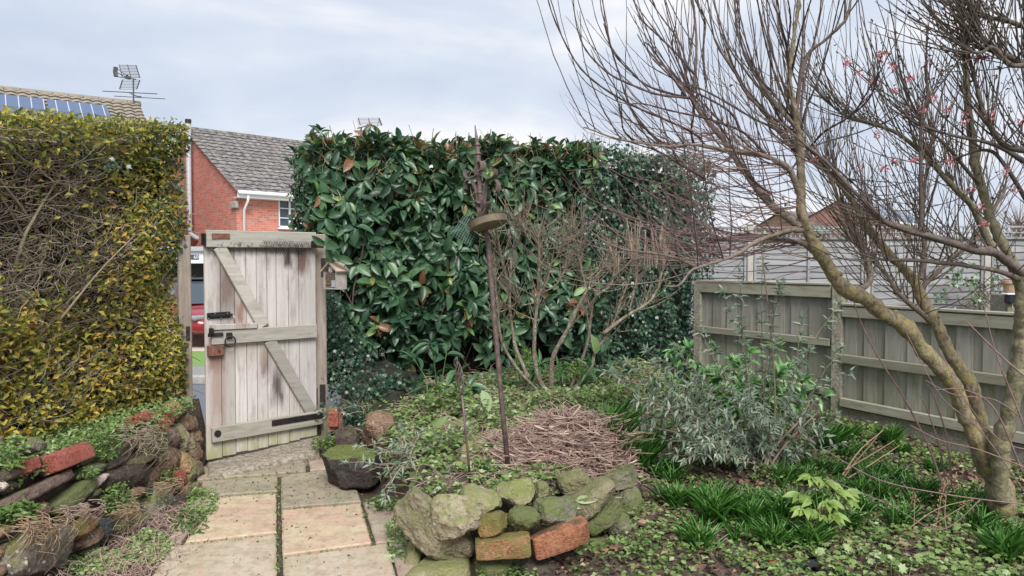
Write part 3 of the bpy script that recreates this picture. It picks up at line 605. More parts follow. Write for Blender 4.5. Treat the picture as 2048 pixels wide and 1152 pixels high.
# garage with number badge
GX0, GX1, GY = -11.4, -7.9, 20.
ga = thing('garage', 'white fronted garage with a small number badge seen through the gap', 'garage', (GX0, GY, -.25)); gw = GX1-GX0; gh2 = 2.26
q = MB(); 
for x in (.1, gw-.1): q.box((x, 1.5, 1.1), (.2, 3, 2.2))
q.box((gw/2, 2.9, 1.1), (gw-.4, .1, 2.2)); q.build('wall', M['brick'], ga)
q = MB(); q.box((gw/2, -.03, 2.06), (gw+.02, .06, .33)); fas = q.build('fascia', M['white'], ga); q = MB(); q.box((gw/2, 1.4, gh2+.02), (gw+.1, 3.1, .12)); q.build('flat_roof', M['pipe'], ga)
q = MB(); q.box((gw/2, 2.6, 1.0), (gw-.5, .3, 1.9), bev=.05); q.build('interior_shade', M['black'], ga)  # black slab painted in for the darkness inside the garage
bx = P(392, 517, 20).x-GX0; q = MB(); q.box((bx, -.068, 2.06), (.21, .014, .13), bev=.004); bd = q.build('number_badge', plain('badge', (.06, .07, .1), .5), ga)
fc = bpy.data.curves.new('digits', 'FONT'); fc.body = '60'; fc.size = .13; fc.extrude = .002; fc.align_x = 'CENTER'; fc.align_y = 'CENTER'; fo = bpy.data.objects.new('digits', fc); C.objects.link(fo); fc.materials.append(M['white']); me_ = bpy.data.meshes.new_from_object(fo); bpy.data.objects.remove(fo); fo = bpy.data.objects.new('digits', me_); C.objects.link(fo); fo.parent = bd; fo.location = (bx+.035, -.078, 2.06); fo.rotation_euler = (pi/2, 0, 0)
# far houses beyond the lap fence
h1_ = house('far_house', 'distant house with red brick gable and blue slate roof above the lap fence', P(1775, 440, 40), .77, 6.5, 5, 4.0, 5.25, plain('slate', (.20, .23, .30), .6, c2=(.25, .28, .34)), plain('farbrick', (.25, .13, .11), .9, c2=(.32, .18, .15), scale=3), holes=[(1, 2.6, 1.1, 1)])
if 0: house('far_house', 'distant red brick house with slate roof just right of the forked branches', P(1795, 440, 36)+Vector((-1.4, 0, 0)), -.35, 9, 8, 3.7, 4.85, plain('slate', (.16, .18, .23), .6, c2=(.2, .22, .27)), holes=[(1, 2.6, 1.1, 1)])
if 0: house('far_house', 'distant slate roofed house further right behind the lap fence', P(1850, 440, 46), .2, 11, 8, 3.2, 4.3, bpy.data.materials['slate'], holes=[(2, 2.4, 1.2, 1)])
h3_ = house('far_house', 'distant brown tiled house low behind the left end of the lap fence', P(1625, 430, 42), .35, 4, 5.5, 3.75, 4.7, M['tile'], bpy.data.materials['farbrick'], holes=[(2, 2.2, 1.2, 1)])
# aerials
def aerial(name, label, lines, D, z0, u, base, r=.011):
    b0 = P(*u(*base), D); t = thing(name, label, 'aerial', (b0.x, b0.y, b0.z)); grp = {}
    for part, pts, rad, dd in lines:
        grp.setdefault(part, MB()).tube([P(*u(*p), D+dd*(i/(len(pts)-1))) for i, p in enumerate(pts)], rad, 6)
    for k, mb in grp.items(): mb.build(k, M['wire'], t, world=True)
u1 = lambda a, b_: (200+a/8.864, 110+b_/8.864)
ls = [('mast', [(597, 900), (590, 415)], .025, 0)]
for k in range(9):
    f = k/8; ls.append(('reflector', [(340+55*f, 180+220*f), (637+68*f, 187+213*f)], .009, 0))
ls += [('reflector', [(340, 175), (397, 405)], .014, 0), ('reflector', [(488, 172), (550, 405)], .014, 0), ('reflector', [(637, 180), (708, 405)], .02, 0)]
for k in range(7): f = k/6; ls.append(('reflector', [(400-50*f, 440+165*f), (705-53*f, 445+160*f)], .007, 0))
ls += [('reflector', [(400, 437), (348, 607)], .02, 0), ('reflector', [(708, 442), (650, 608)], .02, 0), ('boom', [(640, 432), (470, 400), (300, 310)], .016, -.6), ('boom', [(300, 240), (480, 370)], .014, 0), ('boom', [(285, 378), (540, 430)], .014, 0), ('boom', [(280, 215), (268, 300), (285, 380)], .075, 0), ('dipole', [(45, 640), (1015, 690)], .015, 0), ('dipole', [(250, 728), (1155, 777)], .013, 0), ('boom', [(515, 662), (600, 712), (715, 748)], .02, 0), ('boom', [(460, 400), (530, 405)], .045, 0), ('boom', [(465, 360), (490, 365)], .04, 0), ('boom', [(685, 740), (730, 745)], .03, 0)]
aerial('tv_aerial', 'large grid aerial with long crossed rods on the solar panel house', ls, 26, 0, u1, (597, 900))
u2 = lambda a, b_: (640+a/9.309, 220+b_/9.309)
ls = [('mast', [(765, 318), (785, 620)], .035, 0), ('mast', [(883, 265), (895, 620)], .022, 0)]
for k in range(6): f = k/5; ls.append(('reflector', [(712+40*f, 150+130*f), (1100+48*f, 153+130*f)], .007, 0))
ls += [('reflector', [(712, 148), (750, 285)], .02, 0), ('reflector', [(1098, 150), (1150, 287)], .03, 0), ('boom', [(690, 342), (880, 295)], .02, 0), ('boom', [(705, 445), (880, 350)], .016, 0), ('boom', [(820, 430), (880, 370)], .012, 0), ('boom', [(915, 345), (955, 265)], .06, 0), ('reflector', [(900, 150), (925, 290)], .012, 0), ('boom', [(885, 270), (960, 290)], .02, 0)]
aerial('tv_aerial', 'small slanted grid aerial poking up above the laurel hedge', ls, 28, 0, u2, (785, 620))
# ================================================================ RED CAR
def car(loc, heading):
    t = thing('parked_car', 'red hatchback parked on the drive, glimpsed through the gate gap', 'car', loc, heading); paint, nt, b, o = newmat('car_paint'); b.inputs['Base Color'].default_value = (.24, .008, .014, 1); b.inputs['Roughness'].default_value = .25; b.inputs['Coat Weight'].default_value = .6
    st_ = [(-2.0, .55, .35, .72), (-1.9, .8, .28, .95), (-1.4, .86, .25, 1.0), (-.6, .87, .24, .98), (.4, .87, .24, .96), (1.0, .86, .25, .93), (1.6, .82, .27, .82), (1.93, .7, .3, .68), (2.02, .5, .38, .55)]  # x front is +
    V_ = []; n_ = 10
    for (x, hw, z0, z1) in st_:
        sec = [(hw*.9, z0), (hw, z0+.12), (hw*1.0, (z0+z1)/2), (hw*.97, z1-.08), (hw*.82, z1), (-hw*.82, z1), (-hw*.97, z1-.08), (-hw, (z0+z1)/2), (-hw, z0+.12), (-hw*.9, z0)]
        V_ += [(x, y, z) for y, z in sec]
    F_ = [[i*n_+j, i*n_+(j+1) % n_, (i+1)*n_+(j+1) % n_, (i+1)*n_+j] for i in range(len(st_)-1) for j in range(n_)]+[list(range(n_)), [(len(st_)-1)*n_+j for j in range(n_)]]
    q = MB(); q.add(V_, F_, .5); body = q.build('body', paint, t, smooth=True); md = body.modifiers.new('s', 'SUBSURF'); md.levels = md.render_levels = 2
    q = MB(); cab = [(-1.75, .95, .72), (-1.45, 1.38, .60), (-.3, 1.46, .60), (.35, 1.42, .58), (1.05, .93, .70)]
    V_ = [];
    for (x, z, hw) in cab: V_ += [(x, hw, z), (x, -hw, z)]
    low = [(-1.78, .9, .78), (-1.4, .93, .80), (-.3, .93, .81), (.35, .93, .80), (1.08, .9, .74)]
    for (x, z, hw) in low: V_ += [(x, hw, z), (x, -hw, z)]
    F_ = [[2*i, 2*i+2, 2*i+3, 2*i+1] for i in range(4)]+[[2*i, 2*i+2, 12+2*i, 10+2*i] for i in range(4)]+[[2*i+1, 2*i+3, 13+2*i, 11+2*i] for i in range(4)]
    q.add(V_, F_, .5); q.build('windows', M['glass'], t)
    q = MB(); q.box((-.55, 0, 1.46), (1.9, 1.14, .03), bev=.01)
    for s in (1, -1):
        q.tube([(1.05, .72*s, .93), (.36, .595*s, 1.44), (-1.45, .61*s, 1.40), (-1.76, .74*s, .95)], .035, 6); q.tube([(-.4, .80*s, .93), (-.35, .61*s, 1.45)], .03, 6)
    q.build('roof', M['black'], t, smooth=False)
    for (x, s) in ((1.25, 1), (1.25, -1), (-1.25, 1), (-1.25, -1)):
        q = MB(); q.tube([(x, s*.70, .31), (x, s*.885, .31)], .31, 20); wh = q.build('wheel', M['black'], t); q = MB(); q.tube([(x, s*.86, .31), (x, s*.893, .31)], .19, 14); q.build('rim', plain('rim', (.2, .2, .21), .4, .7) if 'rim' not in bpy.data.materials else bpy.data.materials['rim'], wh)
        q = MB(); q.tube([(x+.37*cos(a), s*.872, .33+.37*sin(a)) for a in np.linspace(-.2, pi+.2, 12)], .045, 6); q.build('wheel_arch', M['black'], t)
    for s in (1, -1): q = MB(); q.box((1.86, s*.58, .66), (.16, .3, .12), Matrix.Rotation(-s*.5, 3, 'Z'), bev=.04); q.build('headlight', plain('lamp_glass', (.25, .26, .28), .1) if 'lamp_glass' not in bpy.data.materials else bpy.data.materials['lamp_glass'], t)
    q = MB(); q.box((1.99, 0, .45), (.06, .9, .16), bev=.02); q.build('grille', M['black'], t)
    q = MB(); q.box((2.03, 0, .42), (.01, .5, .11)); q.build('number_plate', M['white'], t)
    for s in (1, -1): q = MB(); q.box((.75, s*.93, .98), (.1, .18, .12), bev=.03); q.build('mirror', M['black'], t)
cp = P(395, 690, 16.6); hd_ = math.atan2(-.80, .6); car((cp.x-.1-1.0*cos(hd_)+.35, cp.y-1.0*sin(hd_)+.35, -.19), hd_)
# ================================================================ STONES AND BRICKS
def cubegrid(n=9):
    V_, F_ = [], []
    for ax in range(3):
        for sg in (-1, 1):
            b0 = len(V_)
            for i in range(n):
                for j in range(n):
                    a, b_ = -1+2*i/(n-1), -1+2*j/(n-1); p = [0, 0, 0]; p[ax] = sg; p[(ax+1) % 3] = a; p[(ax+2) % 3] = b_; V_.append(p)
            for i in range(n-1):
                for j in range(n-1):
                    q = [b0+i*n+j, b0+(i+1)*n+j, b0+(i+1)*n+j+1, b0+i*n+j+1]; F_.append(q if sg > 0 else q[::-1])
    return np.array(V_, float), np.array(F_)
CG = cubegrid(15)
def weld(me):
    import bmesh
    bm = bmesh.new(); bm.from_mesh(me); bmesh.ops.remove_doubles(bm, verts=bm.verts, dist=1e-5); bm.to_mesh(me); bm.free(); me.update()
def rock_mesh(name, size, k=5., seed=0, cuts=7, rough=.07):
    V_, F_ = CG; rs = np.random.RandomState(seed); p = V_/(np.sum(np.abs(V_)**k, 1, keepdims=True)**(1/k))
    for _ in range(cuts):
        n_ = rs.normal(size=3); n_ /= np.linalg.norm(n_); off = rs.uniform(.66, .98)*(1 if k < 4 else 1.18); dd = p@n_-off; p = p-np.maximum(dd, 0)[:, None]*n_*.92
    s = np.array(size)/2; q = p*s; mn = float(min(s)); out_ = np.empty_like(q)
    for i, v in enumerate(q):
        a = noise.noise_vector(Vector(v*(1.1/mn)+seed*3.1)); b_ = noise.noise_vector(Vector(v*(3.2/mn)+seed*1.7)); c_ = noise.noise_vector(Vector(v*(8/mn)+seed))
        out_[i] = v+np.array(a)*mn*rough*1.5+np.array(b_)*mn*rough*1.1+np.array(c_)*mn*rough*.8
    me = mesh_np(name, out_, F_, np.full(len(out_), rs.rand())); weld(me); me.set_sharp_from_angle(angle=radians(24)); return me
ROCK = {'pale': stonemat('rock_pale', (.33, .28, .19), (.43, .37, .26), mf=.5, side=.35, spots=(.5, .48, .36)),
 'mid': stonemat('rock_mid', (.24, .20, .13), (.33, .28, .19), mf=.58, side=.4, moss=(.13, .14, .05), spots=(.42, .42, .3)),
 'moss': stonemat('rock_moss', (.17, .14, .10), (.27, .22, .15), mf=.84, side=.55, moss=(.09, .115, .03)),
 'grey': stonemat('rock_grey', (.17, .16, .12), (.25, .23, .17), mf=.6, side=.2, moss=(.10, .13, .03), spots=(.3, .3, .22)),
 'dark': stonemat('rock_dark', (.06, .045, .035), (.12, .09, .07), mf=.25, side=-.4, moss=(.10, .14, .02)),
 'mossblock': stonemat('rock_mossblock', (.045, .035, .035), (.09, .07, .065), mf=.85, side=-2.2, moss=(.12, .15, .03)),
 'brown': stonemat('rock_brown', (.17, .10, .065), (.26, .17, .11), mf=.3, side=0, moss=(.12, .14, .03), spots=(.4, .38, .32)),
 'purple': stonemat('rock_purple', (.16, .10, .085), (.23, .16, .13), mf=.35, side=0, moss=(.10, .12, .04)),
 'sand': stonemat('rock_sand', (.36, .21, .10), (.45, .30, .17), mf=.3, side=0),
 'pinkw': stonemat('rock_pinkw', (.48, .36, .33), (.58, .50, .46), mf=.15, side=-.3),
 'lichen': stonemat('rock_lichen', (.17, .15, .12), (.25, .22, .17), mf=.35, side=.1, spots=(.62, .64, .58), scale=7),
 'slate': stonemat('rock_slate', (.045, .05, .055), (.09, .09, .09), mf=.2, side=-.3),
 'yellow': stonemat('rock_yellow', (.34, .31, .19), (.43, .40, .27), mf=.68, side=.5, moss=(.17, .175, .06), spots=(.5, .5, .3)),
 'brick': stonemat('brick_orange', (.36, .135, .07), (.47, .215, .115), mf=.36, side=0, moss=(.07, .06, .03), scale=12),
 'brickm': stonemat('brick_mossy', (.32, .14, .07), (.42, .24, .12), mf=.66, side=.5, moss=(.12, .13, .03), scale=12),
 'brickr': stonemat('brick_red', (.35, .085, .062), (.43, .135, .10), mf=.1, side=-.6, scale=12)}
def stone(px, py, w_, h_, D, dep, tilt, mat, label, name='rock', seed=0, k=5., cuts=7, rough=.07, yaw=0., parent=None, group=None, cat='stone'):
    sx, sz = w_/F*D*1.0, h_/F*D*1.02; c = P(px, py, D+dep*.42); me = rock_mesh(name, (sx, dep, sz), k, seed or int(px*7+py), cuts, rough)
    o = link(name, me, None, ROCK[mat]); o.location = c; o.rotation_euler = Euler((0, -radians(tilt), yaw), 'XYZ')
    if parent: rel(parent, o)
    else: tag(o, label, cat, group)
    return o
g = 'stones edging the raised bed'
S_ = [(868, 1055, 178, 92, 4.08, .26, -47, 'mid', 'big long boulder leaning at the left corner of the rockery', 4.5, 5),
 (909, 1033, 104, 98, 3.98, .24, -8, 'pale', 'pale beige boulder standing on the leaning corner boulder', 3.6, 9),
 (966, 1000, 92, 54, 4.12, .2, -10, 'yellow', 'yellow green lichened rock on the top row beside the pale boulder', 3.5, 8),
 (1031, 987, 80, 52, 4.22, .2, 14, 'pale', 'pale angular rock on the top row in front of the tall feeder pole', 3.6, 8),
 (1080, 979, 34, 36, 4.38, .14, 5, 'mid', 'small brown rock on the top row right of the feeder pole', 3.5, 6),
 (1149, 965, 66, 50, 4.46, .2, 24, 'mid', 'smooth rounded greenish rock at the top front of the dead stem heap', 3, 4),
 (1235, 953, 92, 48, 4.8, .25, 2, 'grey', 'wide flat topped rock at the back right of the rockery top row', 4, 8),
 (1110, 1023, 92, 62, 4.16, .22, -3, 'grey', 'grey oval stone resting directly on the orange brick', 3.2, 5),
 (1184, 995, 102, 50, 4.34, .24, 30, 'mid', 'long slanted stone with a moss free pale top, right of the grey oval stone', 5, 5),
 (1202, 1030, 88, 36, 4.36, .22, 34, 'moss', 'thin slanted mossy stone beneath the long slanted stone', 5, 4),
 (987, 1045, 60, 41, 4.02, .2, 3, 'brickm', 'mossy reddish stone directly above the mossy brick', 5, 4),
 (1047, 1039, 64, 50, 4.08, .2, -4, 'moss', 'bright green mossy stone left of the grey oval stone', 4, 6),
 (876, 1143, 136, 44, 3.98, .3, 5, 'yellow', 'low green stone under the leaning corner boulder', 4, 6),
 (987, 1132, 74, 34, 4.02, .2, 2, 'moss', 'dark mossy stone under the mossy brick', 5, 5),
 (1252, 992, 52, 36, 4.74, .2, 8, 'grey', 'small dark green stone tucked under the wide flat topped rock', 5, 5),
 (1259, 1013, 54, 30, 4.66, .2, 15, 'moss', 'small mossy stone, third down under the wide flat topped rock', 4, 5),
 (1232, 1047, 50, 44, 4.52, .18, -6, 'grey', 'squarish stone at the bottom of the rockery right of the slanted ones', 4, 6),
 (1282, 1031, 62, 28, 4.62, .18, 21, 'mid', 'thin pale slanted stone at the far right foot of the rockery', 6, 4),
 (1307, 992, 56, 38, 4.95, .2, 0, 'purple', 'dark reddish stone set back at the right end of the rockery', 4, 6),
 (1180, 1096, 78, 42, 4.3, .2, 6, 'moss', 'flat mossy stone on the soil below the right end of the orange brick', 4, 6),
 (1075, 1135, 90, 30, 4.1, .2, 0, 'dark', 'dark brown stone at the foot below the orange brick', 4, 6),
 (826, 1122, 40, 92, 4.2, .24, -12, 'yellow', 'upright lichened stone at the outer left foot of the rockery', 5, 6),
 (944, 912, 62, 56, 4.95, .24, -5, 'yellow', 'rounded olive boulder behind the thin metal stake', 3, 5),
 (922, 943, 60, 48, 4.7, .2, 40, 'mid', 'slanted flat stone leaning against the base of the metal stake', 5, 5),
 (876, 915, 68, 42, 5.0, .22, -20, 'dark', 'brown slab behind the silver leaved sprigs', 5, 6),
 (850, 950, 60, 34, 4.7, .2, 20, 'grey', 'mossy stone on the bed edge between slab path and metal stake', 4, 6),
 (708, 931, 118, 66, 5.25, .42, 3, 'mossblock', 'large dark block with bright mossy top lying on the path', 9, 3),
 (758, 860, 60, 74, 5.75, .3, -12, 'brown', 'tall brown rock behind the dark mossy block', 4, 7),
 (700, 880, 56, 60, 6.0, .3, 0, 'dark', 'dark rock among ivy between gate post and brown rock', 4, 6),
 (905, 858, 110, 30, 5.7, .35, 12, 'yellow', 'flat lichen yellow slab lying in the middle of the bed', 5, 5),
 (893, 826, 50, 26, 6.1, .2, 5, 'moss', 'small mossy hummock stone behind the lichen yellow slab', 3, 4),
 (1352, 1070, 52, 44, 4.6, .22, -15, 'moss', 'moss cushioned stone half buried left of the strappy clump', 3, 5),
 (1345, 1106, 66, 32, 4.35, .22, 5, 'grey', 'flat grey green stone half buried nearer than the moss cushioned one', 4, 6),
 (1412, 1140, 104, 34, 4.1, .3, 8, 'moss', 'broad mossy slab at the bottom edge of the garden bed', 5, 5),
 (1640, 1070, 80, 36, 4.6, .25, -8, 'dark', 'dark smooth slab under the pale hellebore', 4, 5),
 (1463, 1146, 34, 26, 3.98, .1, 0, 'pinkw', 'small round grey pebble beside the broad mossy slab', 2.3, 0),
 (1636, 1137, 48, 24, 4.02, .12, 5, 'pinkw', 'flat oval pink pebble at the bottom of the bed', 2.3, 0),
 (1578, 1124, 26, 20, 4.1, .08, 0, 'purple', 'small purplish pebble left of the flat pink pebble', 2.3, 0),
 (1765, 1085, 44, 22, 4.4, .15, 0, 'moss', 'low moss covered stone among bright geranium leaves', 3, 3)]
for r in S_:
    px, py, w_, h_, D, dep, tilt, mat, lab, k, cuts = r; D *= (.94 if px < 1130 else .96) if (py > 950 and 800 < px < 1330 and D < 4.6) else 1; cuts += 0 if mat == 'mossblock' else 5; nm = 'pebble' if 'pebble' in lab else 'rock'
    stone(px, py, w_, h_, D, dep, tilt, mat, lab, nm, k=k, cuts=cuts, group=g if px > 800 and px < 1320 and py > 930 else None, cat=nm, yaw=random.uniform(-.15, .15)+(.45 if 1130 < px < 1320 and D > 4.3 and py < 1060 else 0), rough=.05 if nm == 'pebble' else .085)
stone(1006, 1091, 112, 42, 3.74, .11, 2, 'brickm', 'mossy old brick at the left in the lower rockery course', 'brick', k=14, cuts=2, rough=.03, cat='brick', yaw=.05)
stone(1120, 1075, 122, 48, 3.86, .11, 12, 'brick', 'clean orange brick tilted in the front of the rockery', 'brick', k=16, cuts=3, rough=.025, cat='brick', yaw=.25)
stone(672, 838, 34, 48, 6.2, .12, 0, 'brown', 'mortared brick stub with red face beside the gate post', 'brick_pier', k=9, cuts=3, cat='wall')
stone(669, 838, 18, 30, 6.17, .06, 0, 'brickr', None, 'brick_face', k=12, cuts=1, rough=.02, parent=bpy.data.objects['brick_pier'])
# inner fill of the rockery (soil and small stones)
# ---- rubble retaining wall under the privet hedge
wallo = thing('stone_wall', 'rubble stone retaining wall with odd bricks beneath the privet hedge', 'wall', (-2.4, 4.6, 0))
WA, WB, WT = Vector((-2.26, 3.9, 0)), Vector((-2.34, 5.85, 0)), Vector((-2.62, 5.8, .74)); we = (WB-WA).normalized(); wn = we.cross(WT-WB).normalized(); wn = wn if wn.x > 0 else -wn; wup = wn.cross(we).normalized(); wup = wup if wup.z > 0 else -wup
def whit(px, py):
    d = ray(px, py); o_ = Vector((0, 0, CH)); return o_+d*((WA-o_).dot(wn)/d.dot(wn))
wyaw = math.atan2(we.y, we.x)
def wstone(u, v, w_, h_, tilt, mat, k=4.5, cuts=6, dep=.2, name='stone', out_=.0, rough=.085):
    px, py = u/2.94, 760+v/2.94; c = whit(px, py); l_ = abs((whit(px+w_/5.88, py)-whit(px-w_/5.88, py)).dot(we)); hh = h_/2.94/F*c.y*1.12
    if l_ > .62: l_ = .62
    me = rock_mesh(name, (l_*1.03, dep, hh), k, int(u+v*3), cuts, rough); o = link(name, me, None, ROCK[mat]); o.location = c-wn*(dep*.42-out_)
    R = Matrix((we, -wn, wup)).transposed(); o.rotation_euler = (R @ Matrix.Rotation(-radians(tilt), 3, 'Y')).to_euler(); return rel(wallo, o)
for a in [(410, 450, 250, 100, -2, 'brickr', 16, 1, .1, 'brick', .03, .02), (280, 622, 430, 66, 0, 'purple'), (120, 690, 230, 60, 0, 'purple'), (470, 665, 280, 100, 4, 'moss', 4, 6), (790, 560, 290, 130, -14, 'dark', 5, 6), (820, 660, 100, 64, -5, 'brown', 3),
  (975, 690, 220, 150, -5, 'lichen', 3.5), (620, 577, 74, 56, 0, 'pinkw', 3.2), (250, 985, 400, 230, -14, 'lichen', 6, 5, .24, 'stone', .03), (500, 850, 130, 96, 5, 'brickm', 4, 8, .14, 'stone', .03), (250, 785, 150, 90, 0, 'brown'), (60, 868, 150, 60, 0, 'brown'),
  (20, 620, 70, 55, 0, 'pinkw', 3), (480, 778, 130, 44, 0, 'mid'), (640, 858, 100, 110, 0, 'slate'), (560, 918, 130, 80, 0, 'brown'), (800, 790, 190, 160, 0, 'moss', 3), (912, 852, 110, 110, 0, 'dark', 3),
  (990, 240, 80, 60, 15, 'brickr', 10, 2, .1, 'brick'), (850, 215, 110, 50, 0, 'brickr', 10, 2, .1, 'brick'), (1040, 180, 90, 110, 0, 'sand', 4), (1010, 335, 110, 110, 0, 'purple', 4), (1020, 440, 150, 150, 5, 'brown', 4), (1100, 485, 56, 120, 10, 'sand', 4),
  (1068, 568, 70, 90, -15, 'brickr', 4, 6), (1135, 480, 50, 180, 5, 'mid', 5), (570, 505, 150, 60, 0, 'grey'), (700, 475, 130, 50, 0, 'dark'), (185, 498, 90, 70, 0, 'brickr', 10, 2), (75, 545, 110, 70, 0, 'dark'), (1090, 310, 60, 120, 0, 'mid'), (880, 450, 120, 50, 0, 'mid'), (1110, 640, 60, 70, 0, 'purple')]: wstone(*a)
random.seed(21)
for a in [(1120, 360, 60, 90), (1135, 560, 60, 80), (1160, 620, 60, 70), (1170, 420, 60, 90), (1130, 250, 70, 90), (1175, 520, 50, 90), (1165, 330, 60, 80), (1180, 700, 60, 70)]: wstone(*a, random.uniform(-15, 15), random.choice(['brown', 'sand', 'purple', 'mid', 'brown']), 4.5, 8)
for i in range(95):
    wstone(random.uniform(-250, 1130), random.uniform(330, 1300), random.uniform(70, 150), random.uniform(45, 90), random.uniform(-12, 12), random.choice(['dark', 'brown', 'purple', 'grey', 'slate', 'mid', 'dark']), 3.6, 8, .18, 'stone', -.035)
core = MB(); vs = []; nI, nJ = 60, 14
for i in range(nI+1):
    for j in range(nJ+1):
        y = 2.2+3.78*i/nI; z = -.05+.50*j/nJ; p = WA+we*((y-WA.y)/we.y)+wup*(z/wup.z)-wn*.09; p += wn*.05*noise.noise(p*9)+wn*.02*noise.noise(p*25); vs.append(p)
a_ = len(vs)
for i in range(nI+1): y = 2.2+3.78*i/nI; vs.append((-3.1, y, .47))
fs = [[i*(nJ+1)+j, (i+1)*(nJ+1)+j, (i+1)*(nJ+1)+j+1, i*(nJ+1)+j+1] for i in range(nI) for j in range(nJ)]+[[i*(nJ+1)+nJ, (i+1)*(nJ+1)+nJ, a_+i+1, a_+i] for i in range(nI)]
for k_ in range(nJ): fs.append([nI*(nJ+1)+k_, nI*(nJ+1)+k_+1, a_+nI])
core.add(vs, fs, .5); co_ = core.build('earth_core', M['soil'], wallo, smooth=True, world=True)
# ================================================================ FOLIAGE MATERIALS
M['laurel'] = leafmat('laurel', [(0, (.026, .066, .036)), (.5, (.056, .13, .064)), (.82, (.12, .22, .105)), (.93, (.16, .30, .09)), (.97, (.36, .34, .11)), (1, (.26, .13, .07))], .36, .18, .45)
M['laurel'].node_tree.nodes['Color Ramp'].color_ramp.interpolation = 'LINEAR'
M['privet'] = leafmat('privet', [(0, (.05, .09, .02)), (.35, (.15, .19, .04)), (.6, (.32, .34, .07)), (.85, (.60, .50, .10)), (1, (.66, .42, .08))], .4, .35, .3)
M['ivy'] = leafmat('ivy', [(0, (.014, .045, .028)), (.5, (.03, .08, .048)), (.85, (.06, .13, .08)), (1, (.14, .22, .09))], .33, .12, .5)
M['strap'] = leafmat('strap', [(0, (.04, .13, .02)), (.6, (.08, .23, .035)), (1, (.17, .38, .08))], .32, .25, .2)
M['silver'] = leafmat('silver', [(0, (.17, .24, .16)), (.5, (.34, .43, .31)), (1, (.64, .70, .55))], .6, .25, .3)
M['ground'] = leafmat('groundleaf', [(0, (.06, .12, .025)), (.5, (.16, .26, .065)), (.85, (.31, .42, .15)), (1, (.46, .55, .30))], .5, .3, .4)
M['lime'] = leafmat('lime', [(0, (.16, .27, .05)), (1, (.36, .48, .15))], .4, .3, .2)
M['fallen'] = leafmat('fallen', [(0, (.26, .40, .14)), (1, (.50, .60, .38))], .5, .3, .2)
M['dead'] = leafmat('dead', [(0, (.05, .03, .026)), (.5, (.15, .085, .065)), (.8, (.30, .17, .12)), (1, (.44, .28, .19))], .8, .15, .5)
M['greenshrub'] = leafmat('greenshrub', [(0, (.05, .14, .04)), (.6, (.12, .29, .09)), (1, (.30, .50, .20))], .35, .25, .2)
M['petal'] = leafmat('petal', [(0, (.55, .12, .18)), (1, (.85, .42, .46))], .5, .3, .2)
M['twig'] = barkmat('twig', (.10, .075, .055), (.20, .16, .12), 20)
M['twigpriv'] = barkmat('twigpriv', (.24, .19, .14), (.40, .33, .25), 20)
M['twigred'] = barkmat('twigred', (.19, .115, .115), (.33, .22, .21), 20)
M['bark'] = barkmat('bark', (.13, .10, .07), (.37, .30, .20), 48, lichen=(.31, .265, .10), lf=.38, sc3=(1, 1, .5), bd=.022)
M['limb'] = barkmat('limb', (.13, .10, .085), (.26, .21, .17), 50, bd=.008); M['shoot'] = barkmat('shoot', (.065, .045, .045), (.15, .105, .095), 20)
M['vib'] = barkmat('vib', (.08, .06, .055), (.17, .135, .115), 40, lichen=(.20, .20, .12), lf=.1)
M['vibtrunk'] = barkmat('vibtrunk', (.12, .11, .07), (.24, .21, .14), 45, lichen=(.27, .26, .13), lf=.35, bd=.01)
M['lichenstem'] = barkmat('lichenstem', (.15, .11, .08), (.30, .24, .18), 50, lichen=(.34, .35, .28), lf=.3, bd=.008)
M['straw'] = barkmat('straw', (.30, .20, .12), (.45, .33, .22), 20)
M['deadstem'] = barkmat('deadstem', (.28, .18, .15), (.60, .45, .37), 14)
M['darkcore'] = plain('darkcore', (.012, .012, .007), .95, c2=(.03, .03, .012), scale=14, bd=.03)  # near-black colour stands in for the shade inside the hedges
def NA(v): return np.asarray(v, float)
def proj(p):
    d = p-np.array([0, 0, CH]); z = d@np.array(fw); return 1024+F*d[:, 0]/z, 576-F*(d@np.array(up))/z
def nz2(x, y, f=1., s=0.): return .5+.5*np.sin(x*f*2.1+s+1.7*np.sin(y*f*1.3+s))*np.sin(y*f*1.9-s+1.3*np.sin(x*f*1.1))
# ================================================================ PRIVET HEDGE
RS = np.random.RandomState(5)
ph = thing('privet_hedge', 'tall clipped yellow green hedge, bare and twiggy in the middle, above the stone wall', 'hedge', (-3.1, 4.9, .6))
Fa = NA((-3.06, 3.4)); Fb = NA((-2.63, 5.98)); fd = (Fb-Fa)/np.linalg.norm(Fb-Fa); fnn = NA((fd[1], -fd[0])); LP = np.linalg.norm(Fb-Fa)
def ptop(s): return 2.31+.14*s
def pface(s, z, dep):
    xy = Fa+fd*s[:, None]+fnn*((.05*np.sin(s*5+z*3)+.04*np.sin(z*7-s*2)) - dep)[:, None]; return np.concatenate([xy, z[:, None]], 1)
k = 60000; s = RS.uniform(.2, LP, k); z = RS.uniform(.62, 1, k); z = .56+(ptop(s)-.56)*RS.rand(k); dep = RS.rand(k)**1.6*.32
pos = pface(s, z, dep); px, py = proj(pos); nn_ = .5*nz2(px/60, py/60, 1.3, .5)+.5*nz2(px/17, py/15, 1.1, 2.5)
wob = 60*(nz2(px/45, py/38, 1.2, 4)-.5)+35*(nz2(px/19, py/21, 1.4, 1)-.5); bare = sm(330, 190, -0+px*1.0+wob*1.2) if 0 else (1-sm(150, 330, px+wob*1.3))*sm(250, 350, py+wob)*(1-sm(560, 690, py+wob)); dens = (.82*(1-bare)+.055*bare)*(.3+1.2*nn_)
dens *= np.where(dep > .15, .6, 1)
keep = RS.rand(k) < dens*.47; pos = pos[keep]; px = px[keep]; py = py[keep]
